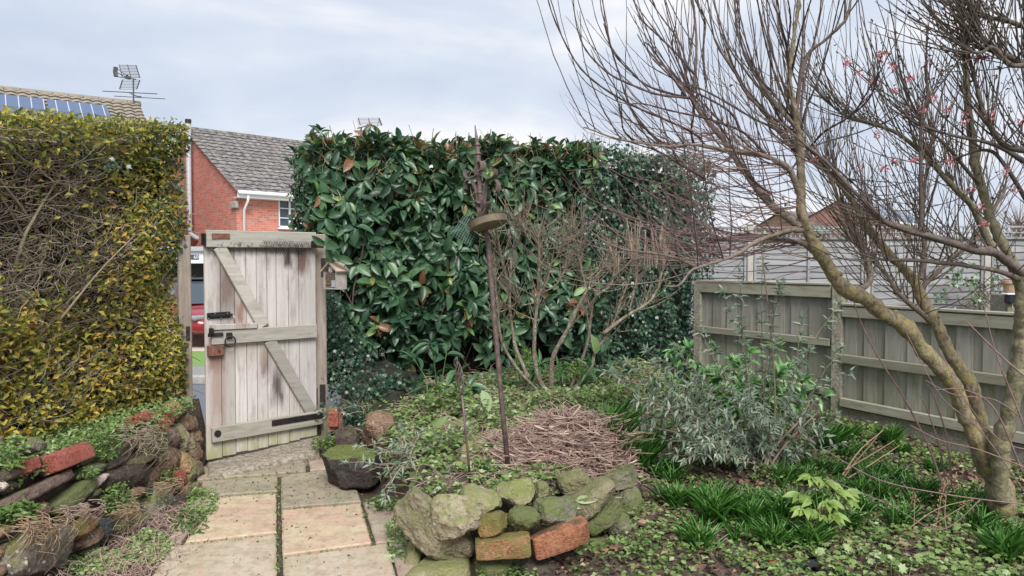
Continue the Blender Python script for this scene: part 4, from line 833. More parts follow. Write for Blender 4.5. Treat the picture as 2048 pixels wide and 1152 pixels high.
kt = 5000; st_ = RS.uniform(.1, LP, kt); dt = RS.uniform(0, .9, kt); tp = pface(st_, ptop(st_)+RS.normal(0, .025, kt), dt); pos = np.concatenate([pos, tp]); kk = len(pos); px, py = proj(pos)
tint = np.clip(RS.normal(.57, .22, kk)+.28*(py > 620)*nz2(px/40, py/40, 1, 2)+.36*((px > 200)*(py > 330)*(py < 620))*(RS.rand(kk) > .5), 0, 1)
ax = rdir(kk); ax[:, 0] = np.abs(ax[:, 0])*.8; ax[:, 2] = ax[:, 2]*.7+.25; nr = rdir(kk)*.7+NA((.75, -.3, .6))
ln = RS.uniform(.03, .058, kk); link('leaves', leaves_np('leaves', pos, ax, nr, ln, ln*RS.uniform(.45, .6, kk), SMALL, tint), ph, M['privet']); rel(ph, ph.children[-1])
k = 7500; s = RS.uniform(.1, LP, k); z = .62+(ptop(s)-.64)*RS.rand(k); dep = RS.rand(k)*.3+.0; p0 = pface(s, z, dep); d0 = rdir(k); d0[:, 2] = np.abs(d0[:, 2])*.7-.1; d0 = d0-NA(fnn.tolist()+[0])*((d0[:, :2]@fnn)*.75)[:, None]; L0 = RS.uniform(.10, .38, k)
bend = rdir(k)*.35; tt = np.linspace(0, 1, 5); paths = p0[:, None]+(d0*L0[:, None])[:, None]*tt[None, :, None]+(bend*L0[:, None])[:, None]*(tt**2)[None, :, None]+RS.normal(0, .006, (k, 5, 3)); r0 = RS.uniform(.0015, .0038, k)
paths[:, :, 2] = np.minimum(paths[:, :, 2], ptop(s)[:, None]+.02)
rel(ph, link('twigs', tubes_np('twigs', paths, r0[:, None]*np.linspace(1.2, .6, 5)[None], M['twigpriv'], 3), None, M['twigpriv']))
q = MB()
for i in range(16):
    s0 = .3+LP*i/16; b0 = pface(NA([s0]), NA([.6]), NA([.3]))[0]; pts = [b0, b0+NA((random.uniform(-.1, .1), random.uniform(-.2, .2), .6)), b0+NA((.1, random.uniform(-.4, .4), 1.1)), b0+NA((.15, random.uniform(-.5, .5), 1.6))]; sp = smoothpath(pts, 12); q.tube(sp, list(np.linspace(.02, .006, 12)), 6)
for (a, b_) in (((120, 640), (270, 470)), ((60, 560), (150, 400))):
    pts = [whit(a[0], a[1])]; A_ = P(a[0], a[1], 4.75); B_ = P(b_[0], b_[1], 5.15); mid = A_.lerp(B_, .5)+Vector((.02, -.03, .03)); q.tube(smoothpath([A_, mid, B_], 10), list(np.linspace(.008, .003, 10)), 6)
q.build('stems', M['twigpriv'], ph, smooth=True, world=True)
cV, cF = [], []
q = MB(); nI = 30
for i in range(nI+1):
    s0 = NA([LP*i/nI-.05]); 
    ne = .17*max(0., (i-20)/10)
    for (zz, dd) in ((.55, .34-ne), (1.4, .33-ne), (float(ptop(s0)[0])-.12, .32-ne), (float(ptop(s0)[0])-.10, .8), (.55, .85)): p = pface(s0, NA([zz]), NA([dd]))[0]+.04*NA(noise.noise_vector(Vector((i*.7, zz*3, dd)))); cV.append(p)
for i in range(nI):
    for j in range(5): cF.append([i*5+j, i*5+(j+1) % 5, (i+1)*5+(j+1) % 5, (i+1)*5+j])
cF += [list(range(5)), [nI*5+j for j in range(5)]]; q.add(cV, cF, .5); q.build('shade_core', M['darkcore'], ph, world=True)  # solid dark core, shade between the twigs put into its colour
k = 3600; s = RS.uniform(LP-.55, LP+.03, k); z = .56+(ptop(s)-.58)*RS.rand(k); pe = pface(s, z, RS.uniform(0, .7, k)*(RS.rand(k) > .45)); ax = rdir(k); ln = RS.uniform(.03, .055, k); rel(ph, link('end_leaves', leaves_np('end_leaves', pe, ax, rdir(k)*.7+NA((.75, -.3, .6)), ln, ln*.55, SMALL, np.clip(RS.normal(.6, .25, k), 0, 1)), None, M['privet']))
# ivy on the privet end
def ivy_cloud(name, parent, pts, size, nrm, mat=None, spread=.5, tint=None):
    k = len(pts); ax = rdir(k)*.6+NA((0, 0, -.45)); nr = rdir(k)*spread+NA(nrm); ln = RS.uniform(size*.7, size*1.3, k)
    o = link(name, leaves_np(name, pts, ax, nr, ln, ln, IVY, tint), None, mat or M['ivy']); 
    if parent: rel(parent, o)
    return o
k = 420; s = LP-np.abs(RS.normal(0, .16, k)); z = RS.uniform(1.55, 2.68, k); ivy_cloud('ivy_growth', ph, pface(s, z, RS.uniform(-.03, .1, k)), .05, (.8, -.5, .3))
pts = np.array([P(a+RS.normal(0, 8), b_+RS.normal(0, 8), 5.0) for a, b_ in [(150, 272), (158, 285), (165, 296), (170, 305), (226, 330)] for _ in range(14)]); ivy_cloud('ivy_growth', ph, pts, .045, (.8, -.5, .3))
# ================================================================ LAUREL HEDGE
La = NA((-1.84, 7.13)); Lb = NA((.95, 8.55)); Ld = (Lb-La)/np.linalg.norm(Lb-La); Ln_ = NA((Ld[1], -Ld[0])); LL = np.linalg.norm(Lb-La)
lh = thing('laurel_hedge', 'dense glossy broad leaved laurel hedge filling the middle behind the bird feeder', 'hedge', (-.5, 8.1, .3))
def lf(s, z, dep): 
    bulge = .07*np.sin(s*3.3+1)*np.sin(z*4)+.05*np.sin(s*8+z*6); xy = La+Ld*s[:, None]+Ln_*(bulge-dep-.10*np.clip(.9-z, 0, 1)*3)[:, None]; return np.concatenate([xy, z[:, None]], 1)
def ltop(s): return 2.74+.05*s+.04*np.sin(s*4)
def clusters(pos, out_, nleaf, lmin, lmax, wr, tpl, name, parent, mat, tiltr=(.85, 1.55), grav=.45, tint=None, nrmup=.25):
    k = len(pos); n_ = nleaf; A = out_/np.linalg.norm(out_, axis=1, keepdims=True)
    ref = np.where(np.abs(A[:, 2:3]) > .9, NA([[1, 0, 0]]), NA([[0, 0, 1]])); U = np.cross(A, ref); U /= np.linalg.norm(U, axis=1, keepdims=True); W = np.cross(A, U)
    ph_ = (np.arange(n_)*2.399)[None]+RS.uniform(0, 6.3, (k, 1))+RS.normal(0, .25, (k, n_)); th = RS.uniform(tiltr[0], tiltr[1], (k, n_))
    d = A[:, None]*np.cos(th)[..., None]+(U[:, None]*np.cos(ph_)[..., None]+W[:, None]*np.sin(ph_)[..., None])*np.sin(th)[..., None]
    nr = A[:, None]*1.0+RS.normal(0, .28, (k, n_, 3)); nr[..., 2] += nrmup; d[..., 2] -= grav*RS.uniform(.3, 1.2, (k, n_))
    ps = pos[:, None]+A[:, None]*(RS.uniform(-.05, .03, (k, n_))[..., None]*(lmax/.15))+d*.01
    m_ = k*n_; ln = RS.uniform(lmin, lmax, m_); t_ = None if tint is None else np.clip(np.repeat(tint, n_)+RS.normal(0, .13, m_), 0, 1)
    me = leaves_np(name, ps.reshape(-1, 3), d.reshape(-1, 3), nr.reshape(-1, 3), ln, ln*wr*RS.uniform(.85, 1.15, m_), tpl, t_); o = link(name, me, None, mat)
    if parent: rel(parent, o)
    return o
k = 620; s = RS.uniform(-.02, LL, k); z = .55+(ltop(s)-.58)*RS.rand(k); z = np.where((z < .85)*(RS.rand(k) < .5), z+.8, z); pos = lf(s, z, RS.rand(k)**1.5*.22); on = NA([[Ln_[0], Ln_[1], .15]])+RS.normal(0, .38, (k, 3))
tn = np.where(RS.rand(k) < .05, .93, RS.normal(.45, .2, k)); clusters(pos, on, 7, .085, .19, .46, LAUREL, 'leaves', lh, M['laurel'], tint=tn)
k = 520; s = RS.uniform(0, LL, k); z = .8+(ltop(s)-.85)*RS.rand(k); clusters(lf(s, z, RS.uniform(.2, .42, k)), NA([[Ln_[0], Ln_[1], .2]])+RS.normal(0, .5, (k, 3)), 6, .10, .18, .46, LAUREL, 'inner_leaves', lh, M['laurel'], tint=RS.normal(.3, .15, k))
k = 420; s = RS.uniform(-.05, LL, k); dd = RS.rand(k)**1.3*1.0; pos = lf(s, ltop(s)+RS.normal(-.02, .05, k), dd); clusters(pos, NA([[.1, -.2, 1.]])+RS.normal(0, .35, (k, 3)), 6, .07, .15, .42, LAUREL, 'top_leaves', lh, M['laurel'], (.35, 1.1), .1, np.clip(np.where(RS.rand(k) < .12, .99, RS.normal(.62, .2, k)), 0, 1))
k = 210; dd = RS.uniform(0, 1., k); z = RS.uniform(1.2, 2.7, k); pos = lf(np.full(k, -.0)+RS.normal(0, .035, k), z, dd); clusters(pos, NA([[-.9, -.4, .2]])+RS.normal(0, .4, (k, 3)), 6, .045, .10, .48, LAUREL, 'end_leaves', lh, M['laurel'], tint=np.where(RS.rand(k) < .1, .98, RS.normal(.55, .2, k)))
k = 900; s = RS.uniform(0, LL, k); z = ltop(s)-RS.rand(k)**1.6*.6; p0 = lf(s, z, RS.uniform(-.02, .3, k)); d0 = rdir(k)*.7+NA((.1, -.25, .7)); L0 = RS.uniform(.06, .2, k); paths = p0[:, None]+(d0*L0[:, None])[:, None]*tt[None, :, None]+RS.normal(0, .004, (k, 5, 3)); rel(lh, link('cut_twigs', tubes_np('cut_twigs', paths, RS.uniform(.002, .0042, k)[:, None]*np.ones(5)[None], None, 4), None, M['straw']))
k = 160; s = RS.uniform(0, LL, k); p0 = lf(s, RS.uniform(.4, 1.2, k), RS.uniform(.15, .45, k)); d0 = rdir(k)*.5+NA((0, 0, 1.)); paths = p0[:, None]+(d0*RS.uniform(.3, .9, k)[:, None])[:, None]*tt[None, :, None]+RS.normal(0, .01, (k, 5, 3)); rel(lh, link('stems', tubes_np('stems', paths, RS.uniform(.004, .012, k)[:, None]*np.linspace(1, .5, 5)[None], None, 5), None, M['twig']))
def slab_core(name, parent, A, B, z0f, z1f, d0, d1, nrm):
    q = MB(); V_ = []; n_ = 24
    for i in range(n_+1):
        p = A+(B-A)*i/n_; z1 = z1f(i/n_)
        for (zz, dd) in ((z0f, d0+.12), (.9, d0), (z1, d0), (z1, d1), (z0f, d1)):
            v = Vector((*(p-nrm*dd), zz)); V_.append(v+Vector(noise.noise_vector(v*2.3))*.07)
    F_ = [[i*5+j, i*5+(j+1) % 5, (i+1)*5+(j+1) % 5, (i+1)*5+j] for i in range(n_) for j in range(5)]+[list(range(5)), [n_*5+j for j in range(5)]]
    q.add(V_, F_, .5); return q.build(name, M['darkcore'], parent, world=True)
pts_ = NA([NA(P(a, b_, 6.36)) for a, b_ in [(668, 500), (655, 490), (712, 530)]]); clusters(pts_, NA([[-.1, -1, .1]]*3)+RS.normal(0, .2, (3, 3)), 3, .11, .16, .5, LAUREL, 'front_leaves', lh, M['laurel'], tint=np.full(3, .6))
slab_core('shade_core', lh, La+Ld*.12, Lb, .35, lambda t: 2.60+.17*t, .45, 1.1, Ln_)  # solid filler, painted near-black for the dark gaps behind the leaves
# ================================================================ IVY HEDGE
Ia = Lb-Ld*.15; Ib = NA((2.5, 9.3)); Id = (Ib-Ia)/np.linalg.norm(Ib-Ia); In_ = NA((Id[1], -Id[0])); IL = np.linalg.norm(Ib-Ia)
ih = thing('ivy_hedge', 'very dark small leaved ivy clad hedge right of the laurel, behind reddish twigs', 'hedge', (1.6, 9, .2))
def iff(s, z, dep):
    bl = .10*np.sin(s*4+2)*np.sin(z*3+1)+.05*np.sin(s*11+z*7); xy = Ia+Id*s[:, None]+In_*(bl-dep)[:, None]; return np.concatenate([xy, z[:, None]], 1)
itop = lambda s: 2.93-.015*s+.05*np.sin(s*5)-.25*np.clip(s-IL+.35, 0, 1)
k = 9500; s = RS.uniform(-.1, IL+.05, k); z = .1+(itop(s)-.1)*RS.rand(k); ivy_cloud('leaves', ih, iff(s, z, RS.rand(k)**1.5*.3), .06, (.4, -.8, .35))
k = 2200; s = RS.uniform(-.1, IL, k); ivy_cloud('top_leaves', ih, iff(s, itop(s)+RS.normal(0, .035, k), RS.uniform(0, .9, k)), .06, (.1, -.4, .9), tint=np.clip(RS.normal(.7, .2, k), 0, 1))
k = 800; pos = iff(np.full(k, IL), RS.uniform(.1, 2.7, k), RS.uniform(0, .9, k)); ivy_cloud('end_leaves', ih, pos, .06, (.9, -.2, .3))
slab_core('shade_core', ih, Ia, Ib-Id*.1, .0, lambda t: 2.80-.1*t, .3, 1.0, In_)  # same solid core, painting the ivy hedge's inner shade
k = 60; s = RS.uniform(0, IL, k); p0 = iff(s, itop(s)-.05, RS.uniform(0, .3, k)); d0 = rdir(k)*.6+NA((0, -.1, 1.)); paths = p0[:, None]+(d0*.16)[:, None]*tt[None, :, None]; rel(ih, link('shoots', tubes_np('shoots', paths, np.full((k, 5), .0025), None, 4), None, M['twig']))
# low ivy beside the gate post
iv = thing('ivy', 'dark trailing ivy spilling over the ground beside the gate post', 'ivy', (-1.2, 6.5, .3)); k = 2600
c0 = [(700, 700, 6.9, 55, 45), (690, 760, 6.7, 55, 45), (735, 790, 6.5, 60, 40), (665, 640, 6.85, 18, 60), (780, 770, 6.7, 50, 30), (700, 830, 6.3, 40, 25)]
pts = []
for _ in range(k): a = random.choice(c0); pts.append(P(a[0]+RS.normal(0, a[3]*.5), a[1]+RS.normal(0, a[4]*.5), a[2]+RS.uniform(-.1, .15)))
ivy_cloud('leaves', iv, np.array(pts), .045, (.2, -.6, .7))
k = 240; p0 = np.array(pts)[:k]; paths = p0[:, None]+(rdir(k)*.12)[:, None]*tt[None, :, None]; rel(iv, link('stems', tubes_np('stems', paths, np.full((k, 5), .002), None, 4), None, M['twig']))
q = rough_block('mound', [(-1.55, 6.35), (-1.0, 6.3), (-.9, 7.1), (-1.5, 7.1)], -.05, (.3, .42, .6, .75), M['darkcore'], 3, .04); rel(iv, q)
# ================================================================ BARE TREE
RS = np.random.RandomState(9); random.seed(9)
def limb(pts, n=None, conv=None, r0=None, r1=None, D0=None, D1=None):
    """pts (px,py,D,r) or (px,py) with D and r interpolated -> array (n,4) of x,y,z,r"""
    m = len(pts); out_ = []
    for i, p in enumerate(pts):
        f = i/(m-1); px, py = (p[0], p[1]) if conv is None else conv(p[0], p[1]); D = p[2] if len(p) > 2 else D0+(D1-D0)*f; r = p[3] if len(p) > 3 else r0+(r1-r0)*f
        out_.append([*P(px, py, D), r])
    return smoothpath(out_, n or m*5)
def addlimb(q, L_, sides=8, knob=0.):
    pts = [Vector(v[:3])+Vector(noise.noise_vector(Vector(v[:3])*6))*v[3]*.35 for v in L_]; rr = [max(.0012, v[3]*(1+knob*noise.noise(Vector(v[:3])*14))) for v in L_]; q.tube(pts, rr, sides)
def shoots(src, k, lrange, dirf, up=.5, rr=(.004, .007), m=9, tmin=.1, bud=.0, jit=.012):
    """k curved shoots growing from the limbs in src; returns paths, radii"""
    Pn, Rn = [], []; w_ = NA([len(s) for s in src]); w_ = w_/w_.sum()
    for _ in range(k):
        L_ = src[RS.choice(len(src), p=w_)]; i = int(len(L_)*(tmin+(1-tmin)*RS.rand())); i = min(i, len(L_)-1); p = L_[i, :3]; tg = L_[min(i+1, len(L_)-1), :3]-L_[max(i-1, 0), :3]; tg /= np.linalg.norm(tg)+1e-9
        d = dirf(tg, p); d /= np.linalg.norm(d); ln = RS.uniform(*lrange); t = np.linspace(0, 1, m); path = [p]; 
        for j in range(1, m):
            d = d+NA((0, 0, up))*(1.0/m)*2+RS.normal(0, .05, 3); d /= np.linalg.norm(d); path.append(path[-1]+d*ln/(m-1))
        Pn.append(path); r = RS.uniform(*rr)*(.6+.4*ln/lrange[1]); rad = r*np.linspace(1, .38, m); rad = rad*(1+bud*((np.arange(m) % 2)*2-1)); Rn.append(np.minimum(rad, max(.0014, L_[i, 3]*.8)))
    return NA(Pn), NA(Rn)
z4 = lambda u, v: (1080+u/2.116, v/2.116); z5 = lambda u, v: (1500+u/3.389, 380+v/3.389); z7 = lambda u, v: (950+u/3.113, 430+v/3.113); z2 = lambda u, v: (1250+u/2.4, 420+v/2.4)
tr = thing('bare_tree', 'forked leafless tree with mossy leaning trunks and long upright shoots at the right', 'tree', tuple(G(2000, 1045, .03)))
base = limb([(2010, 1100, 4.5, .10), (2002, 1040, 4.5, .088), (1990, 960, 4.52, .078), (1972, 895, 4.52, .075), (1958, 860, 4.5, .06)])
TA = limb([(1985, 960, 4.5, .05), (1955, 880, 4.47, .055), (1925, 810, 4.45, .052), (1880, 735, 4.42, .052), (1820, 665, 4.38, .055), (1750, 612, 4.34, .054), (1690, 575, 4.3, .05), (1645, 520, 4.27, .043), (1618, 465, 4.25, .036), (1605, 425, 4.24, .032), (1600, 370, 4.24, .029), (1597, 300, 4.24, .026), (1590, 230, 4.22, .023), (1580, 170, 4.2, .019), (1585, 100, 4.2, .015), (1598, 0, 4.2, .011), (1604, -60, 4.2, .008)], 70)
TB = limb([(1985, 940, 4.56, .05), (1960, 840, 4.58, .048), (1935, 770, 4.6, .046), (1900, 700, 4.62, .044), (1868, 640, 4.64, .042), (1840, 585, 4.66, .042), (1815, 545, 4.68, .036), (1783, 516, 4.7, .032), (1751, 477, 4.72, .03), (1718, 425, 4.75, .029), (1680, 369, 4.8, .026), (1633, 326, 4.85, .022), (1560, 260, 4.9, .018), (1500, 190, 4.95, .014), (1450, 110, 5, .010)], 60)
def dens_(L_, n): return smoothpath(L_, n)
def barky(q, amp=.006):
    for i, v in enumerate(q.v): p = Vector(v); q.v[i] = tuple(p+Vector(noise.noise_vector(p*22))*amp+Vector(noise.noise_vector(p*Vector((70, 70, 35)) if 0 else Vector((p.x*70, p.y*70, p.z*35))))*amp*.8)
LBS = 1
for L_ in (TA, TB): L_[:, 3] *= .82; L_[:, :3] += np.array([np.array(noise.noise_vector(Vector(v[:3])*3.5)) for v in L_])*.022*np.clip(L_[:, 3:4]/.04, .3, 1)
base[:, 3] *= .95
q = MB(); addlimb(q, dens_(base, 60), 18, .3); addlimb(q, dens_(TA, 240), 16, .25); addlimb(q, dens_(TB, 210), 16, .25); barky(q)
for L_ in (TA, TB):
    for _ in range(7): i = RS.randint(6, 34); v = L_[i]; d = rdir(1)[0]; q.tube([Vector(v[:3]), Vector(v[:3]+d*v[3]*1.15), Vector(v[:3]+d*v[3]*1.35)], [v[3]*.55, v[3]*.35, v[3]*.1], 8)
trunk = q.build('trunk', M['bark'], tr, smooth=True, world=True)
LB = [limb([(1600, 455, 4.25, .026), (1576, 435, 4.27, .022), (1534, 402, 4.35, .02), (1486, 340, 4.45, .018), (1450, 285, 4.5, .016), (1411, 236, 4.5, .014), (1385, 200, 4.5, .012), (1390, 150, 4.5, .009), (1392, 60, 4.5, .007), (1380, -20, 4.5, .005)], 40),
 limb([(1600, 390, 4.24, .022), (1581, 345, 4.2, .02), (1553, 321, 4.15, .018), (1505, 307, 4.1, .016), (1439, 298, 4.05, .013), (1382, 288, 4.0, .010), (1335, 293, 3.95, .008), (1241, 279, 3.9, .006), (1168, 254, 3.85, .004)], 40),
 limb([(1608, 462, 4.25, .022), (1575, 462, 4.2, .019), (1517, 482, 4.1, .017), (1467, 512, 4.0, .014), (1417, 528, 3.95, .012), (1383, 541, 3.9, .010), (1358, 570, 3.88, .007), (1330, 572, 3.87, .004)], 30),
 limb([(1395, 535, 3.93, .007), (1350, 516, 3.9, .006), (1312, 507, 3.9, .0055), (1250, 499, 3.9, .005), (1205, 480, 3.9, .004), (1175, 455, 3.9, .003)], 24),
 limb([(1655, 530, 4.28, .02), (1610, 490, 4.35, .018), (1560, 480, 4.4, .015), (1490, 470, 4.45, .012), (1400, 490, 4.5, .008)], 26),
 limb([(1700, 585, 4.3, .016), (1740, 560, 4.4, .018), (1725, 500, 4.5, .015), (1690, 430, 4.55, .012), (1650, 330, 4.6, .009)], 26),
 limb([(1860, 640, 4.64, .02), (1800, 590, 4.6, .014), (1770, 545, 4.6, .011), (1700, 480, 4.6, .008)], 22),
 limb([(1590, 235, 4.22, .014), (1610, 120, 4.2, .012), (1650, 80, 4.15, .010), (1690, 40, 4.1, .008), (1706, -20, 4.1, .006)], 24),
 limb([(1590, 250, 4.22, .012), (1545, 200, 4.25, .011), (1500, 130, 4.3, .010), (1475, 60, 4.3, .007), (1468, -20, 4.3, .005)], 24),
 limb([(1840, 560, 4.66, .02), (1850, 500, 4.7, .016), (1845, 420, 4.7, .012), (1860, 300, 4.7, .009), (1880, 200, 4.7, .006)], 24),
 limb([(1840, 580, 4.66, .016), (1900, 520, 4.7, .013), (1960, 470, 4.75, .010), (2010, 380, 4.8, .007)], 20),
 limb([(1990, 505, 4.5, .024), (1950, 425, 4.5, .022), (1926, 392, 4.5, .02), (1893, 359, 4.5, .018), (1846, 307, 4.5, .015), (1798, 269, 4.5, .012), (1742, 246, 4.5, .010), (1685, 227, 4.5, .007), (1640, 190, 4.5, .004)], 36)]
LB[-1] = LB[-1]
arcs = [[(700, 620), (660, 570), (540, 510), (400, 450), (250, 360), (150, 260), (60, 80), (25, -40)], [(640, 415), (500, 400), (390, 360), (290, 310), (200, 220), (160, 130), (143, 30)], [(650, 420), (470, 370), (380, 300), (310, 220), (285, 130), (260, 40), (252, -40)],
 [(655, 315), (580, 230), (500, 150), (430, 80), (385, -30)], [(610, 400), (612, 250), (580, 160), (520, 80), (445, -30)], [(620, 410), (520, 270), (470, 200), (445, 180)], [(640, 400), (560, 310), (500, 260), (440, 190), (412, 145)],
 [(620, 620), (540, 615), (440, 540), (380, 450), (340, 330), (300, 200), (270, 100)], [(1090, 540), (1000, 330), (960, 200), (930, 60), (915, -40)], [(1100, 560), (950, 400), (870, 300), (800, 200), (750, 60), (720, -40)], [(1080, 520), (990, 400), (930, 330), (880, 200), (850, 80), (820, -40)], [(1080, 560), (900, 430), (820, 300), (740, 170), (705, -30)],
 [(1060, 330), (1100, 150), (1160, -40)], [(1055, 300), (1045, 200), (1020, 100), (1000, -40)], [(1060, 330), (1045, 230), (1060, 80), (1040, -40)], [(1100, 600), (1120, 480), (1180, 330), (1230, 160), (1275, -40)], [(1100, 560), (1110, 400), (1140, 250), (1180, 100), (1190, -40)],
 [(660, 640), (640, 560), (650, 450), (600, 300), (560, 200), (575, 100)], [(1090, 640), (980, 560), (960, 480), (860, 360), (800, 240), (760, 120)], [(1110, 700), (1010, 560), (900, 500), (800, 440), (690, 380), (600, 350), (500, 300), (487, 290)], [(960, 660), (860, 560), (760, 520), (700, 500), (560, 470), (440, 440), (380, 440)],
 [(400, 600), (380, 580), (350, 540), (345, 440)], [(700, 760), (600, 700), (500, 640), (440, 620), (330, 585)], [(1130, 640), (1200, 560), (1300, 500), (1390, 420), (1440, 300)], [(1200, 660), (1330, 780), (1480, 900)], [(1120, 610), (1300, 800), (1400, 900)],
 [(980, 820), (880, 740), (780, 560), (720, 500)], [(1060, 720), (1160, 620), (1350, 560), (1500, 500)], [(850, 560), (800, 470), (640, 380), (560, 330), (480, 250)], [(700, 340), (690, 220), (700, 100), (680, 40)], [(600, 400), (640, 200), (655, 60), (640, -30)]]
aL = [limb(a, 26, z4, .0075, .003, 4.25, 4.25+random.uniform(-.6, .3)) for a in arcs]
LB[2][:, 3] *= .75; LB[1][:, 3] *= .85
q = MB(); [addlimb(q, smoothpath(l_, 90), 8, .3) for l_ in LB[:-1]]; barky(q, .003); q.build('limbs', M['limb'], tr, smooth=True, world=True)
m26 = np.ones(26); bud = 1+.18*((np.arange(26) % 2)*2-1)
upd = lambda tg, p: tg*.5+NA((RS.uniform(-.55, .3), RS.uniform(-.4, .4), RS.uniform(.3, 1.)))
s1p, s1r = shoots([TA[42:], TB[38:]]+LB[:3]+LB[5:12], 190, (.35, 1.25), upd, .6, (.0027, .0056), 13, .15, .12)
s2p, s2r = shoots(aL, 120, (.15, .6), lambda tg, p: tg*.9+NA((RS.uniform(-.4, .2), RS.uniform(-.3, .3), RS.uniform(0, .6))), .4, (.0028, .0045), 13, .15, .15)
q = link('upright_shoots', tubes_np('upright_shoots', np.concatenate([s1p, s2p]), np.concatenate([s1r, s2r]), None, 5), None, M['shoot']); rel(tr, q)
rel(tr, link('long_shoots', tubes_np('long_shoots', [l_[:, :3] for l_ in aL], [l_[:, 3]*bud for l_ in aL], None, 6), None, M['shoot']))
# reddish, nearly level twiggery on the left of the crown
src = [TA[36:52], LB[0][4:20], LB[2][2:18], LB[4], LB[1][3:14]]
lft = lambda tg, p: NA((RS.uniform(-1.2, -.6), RS.uniform(-.45, .45), RS.uniform(-.42, .25)))
ap, ar = shoots(src, 110, (.3, 1.0), lft, .28, (.0028, .005), 13, .0, .1); Ls_ = [np.concatenate([a, r[:, None]], 1) for a, r in zip(ap, ar)]
bp, br_ = shoots(Ls_, 330, (.10, .5), lambda tg, p: tg+RS.normal(0, .4, 3)+NA((0, 0, .1)), .4, (.0015, .0028), 13, .1, .1)
rel(tr, link('reddish_twigs', tubes_np('reddish_twigs', np.concatenate([ap, bp]), np.concatenate([ar, br_]), None, 5), None, M['twigred']))
fp, fr_ = shoots([TB[30:], LB[5], LB[6], LB[9], LB[10], LB[11]], 330, (.2, .9), lambda tg, p: tg*.4+NA((RS.uniform(-.8, .6), RS.uniform(-.5, .5), RS.uniform(-.1, .9))), .35, (.0024, .0048), 13, .1, .1)
rel(tr, link('fine_twigs', tubes_np('fine_twigs', fp, fr_, None, 5), None, M['twig']))
# ================================================================ VIBURNUM
vb = thing('flowering_viburnum', 'dark branched winter shrub with sparse pink blossom at the right edge', 'shrub', tuple(G(2010, 1010, .03)))
VT = limb([(2000, 1000, 4.45, .05), (2000, 920, 4.4, .05), (2012, 850, 4.33, .048), (2030, 770, 4.28, .045), (2042, 680, 4.25, .043), (2046, 610, 4.22, .042), (2040, 560, 4.2, .036), (2015, 510, 4.2, .028), (1990, 460, 4.2, .026), (1970, 400, 4.2, .024), (1952, 330, 4.2, .022), (1938, 230, 4.2, .02), (1932, 150, 4.2, .017), (1925, 60, 4.2, .014), (1915, -40, 4.2, .01)], 60)
q = MB(); addlimb(q, dens_(VT, 200), 16, .3); barky(q); addlimb(q, LB[-1], 8, .2); q.build('trunk', M['vibtrunk'], vb, smooth=True, world=True)
VB = [limb([(2060, 560, 4.22, .03), (2030, 535, 4.15, .024), (1985, 505, 4.05, .022), (1950, 500, 4.0, .021), (1890, 482, 3.95, .019), (1830, 464, 3.9, .017), (1775, 445, 3.88, .015), (1740, 415, 3.86, .013), (1700, 375, 3.85, .011), (1655, 325, 3.85, .009), (1612, 290, 3.85, .007), (1560, 245, 3.85, .004)], 46),
 limb([(2045, 560, 4.2, .02), (1990, 541, 4.1, .013), (1900, 527, 4.05, .011), (1810, 520, 4.0, .009), (1758, 518, 3.98, .006), (1700, 500, 3.96, .003)], 30),
 limb([(1838, 466, 3.9, .011), (1843, 420, 3.9, .011), (1841, 331, 3.9, .010), (1843, 236, 3.9, .009), (1856, 190, 3.9, .007), (1850, 130, 3.9, .004)], 30),
 limb([(2110, 480, 4.1, .03), (2085, 380, 4.0, .026), (2065, 250, 3.95, .024), (2058, 130, 3.9, .02), (2050, -40, 3.9, .015)], 30),
 limb([(2070, 300, 4.0, .018), (2010, 290, 3.95, .014), (1970, 230, 3.9, .011), (1940, 120, 3.9, .008), (1925, 30, 3.9, .005)], 24),
 limb([(2062, 130, 3.9, .016), (2010, 110, 3.85, .013), (1960, 70, 3.8, .010), (1940, 20, 3.8, .008), (1930, -40, 3.8, .006)], 24),
 limb([(2060, 125, 3.9, .016), (2020, 130, 3.85, .013), (1985, 95, 3.8, .010), (1950, 105, 3.8, .007), (1870, 60, 3.8, .004)], 24),
 limb([(2060, 60, 3.9, .014), (2010, 40, 3.85, .011), (1960, 30, 3.8, .008), (1920, -10, 3.8, .005)], 20),
 limb([(2075, 440, 4.1, .016), (2010, 330, 4.0, .011), (1970, 300, 4.0, .008), (1900, 320, 4.0, .005), (1840, 330, 4.0, .003)], 24),
 limb([(2060, 330, 4.0, .014), (1990, 290, 3.95, .011), (1900, 270, 3.9, .008), (1820, 240, 3.9, .005), (1760, 200, 3.9, .003)], 24),
 limb([(1960, 370, 4.2, .012), (1900, 300, 4.1, .009), (1850, 250, 4.1, .006), (1800, 190, 4.1, .004)], 22)]
q = MB(); [addlimb(q, l_, 8, .35) for l_ in VB]; q.build('branches', M['vib'], vb, smooth=True, world=True)
vp, vr = shoots(VB+[VT[30:]]+VB[3:8], 420, (.15, .75), lambda tg, p: tg*.5+NA((RS.uniform(-.8, .5), RS.uniform(-.4, .4), RS.uniform(-.2, .8))), .35, (.003, .006), 13, .1, .22)
rel(vb, link('twigs', tubes_np('twigs', vp, vr, None, 5), None, M['vib']))
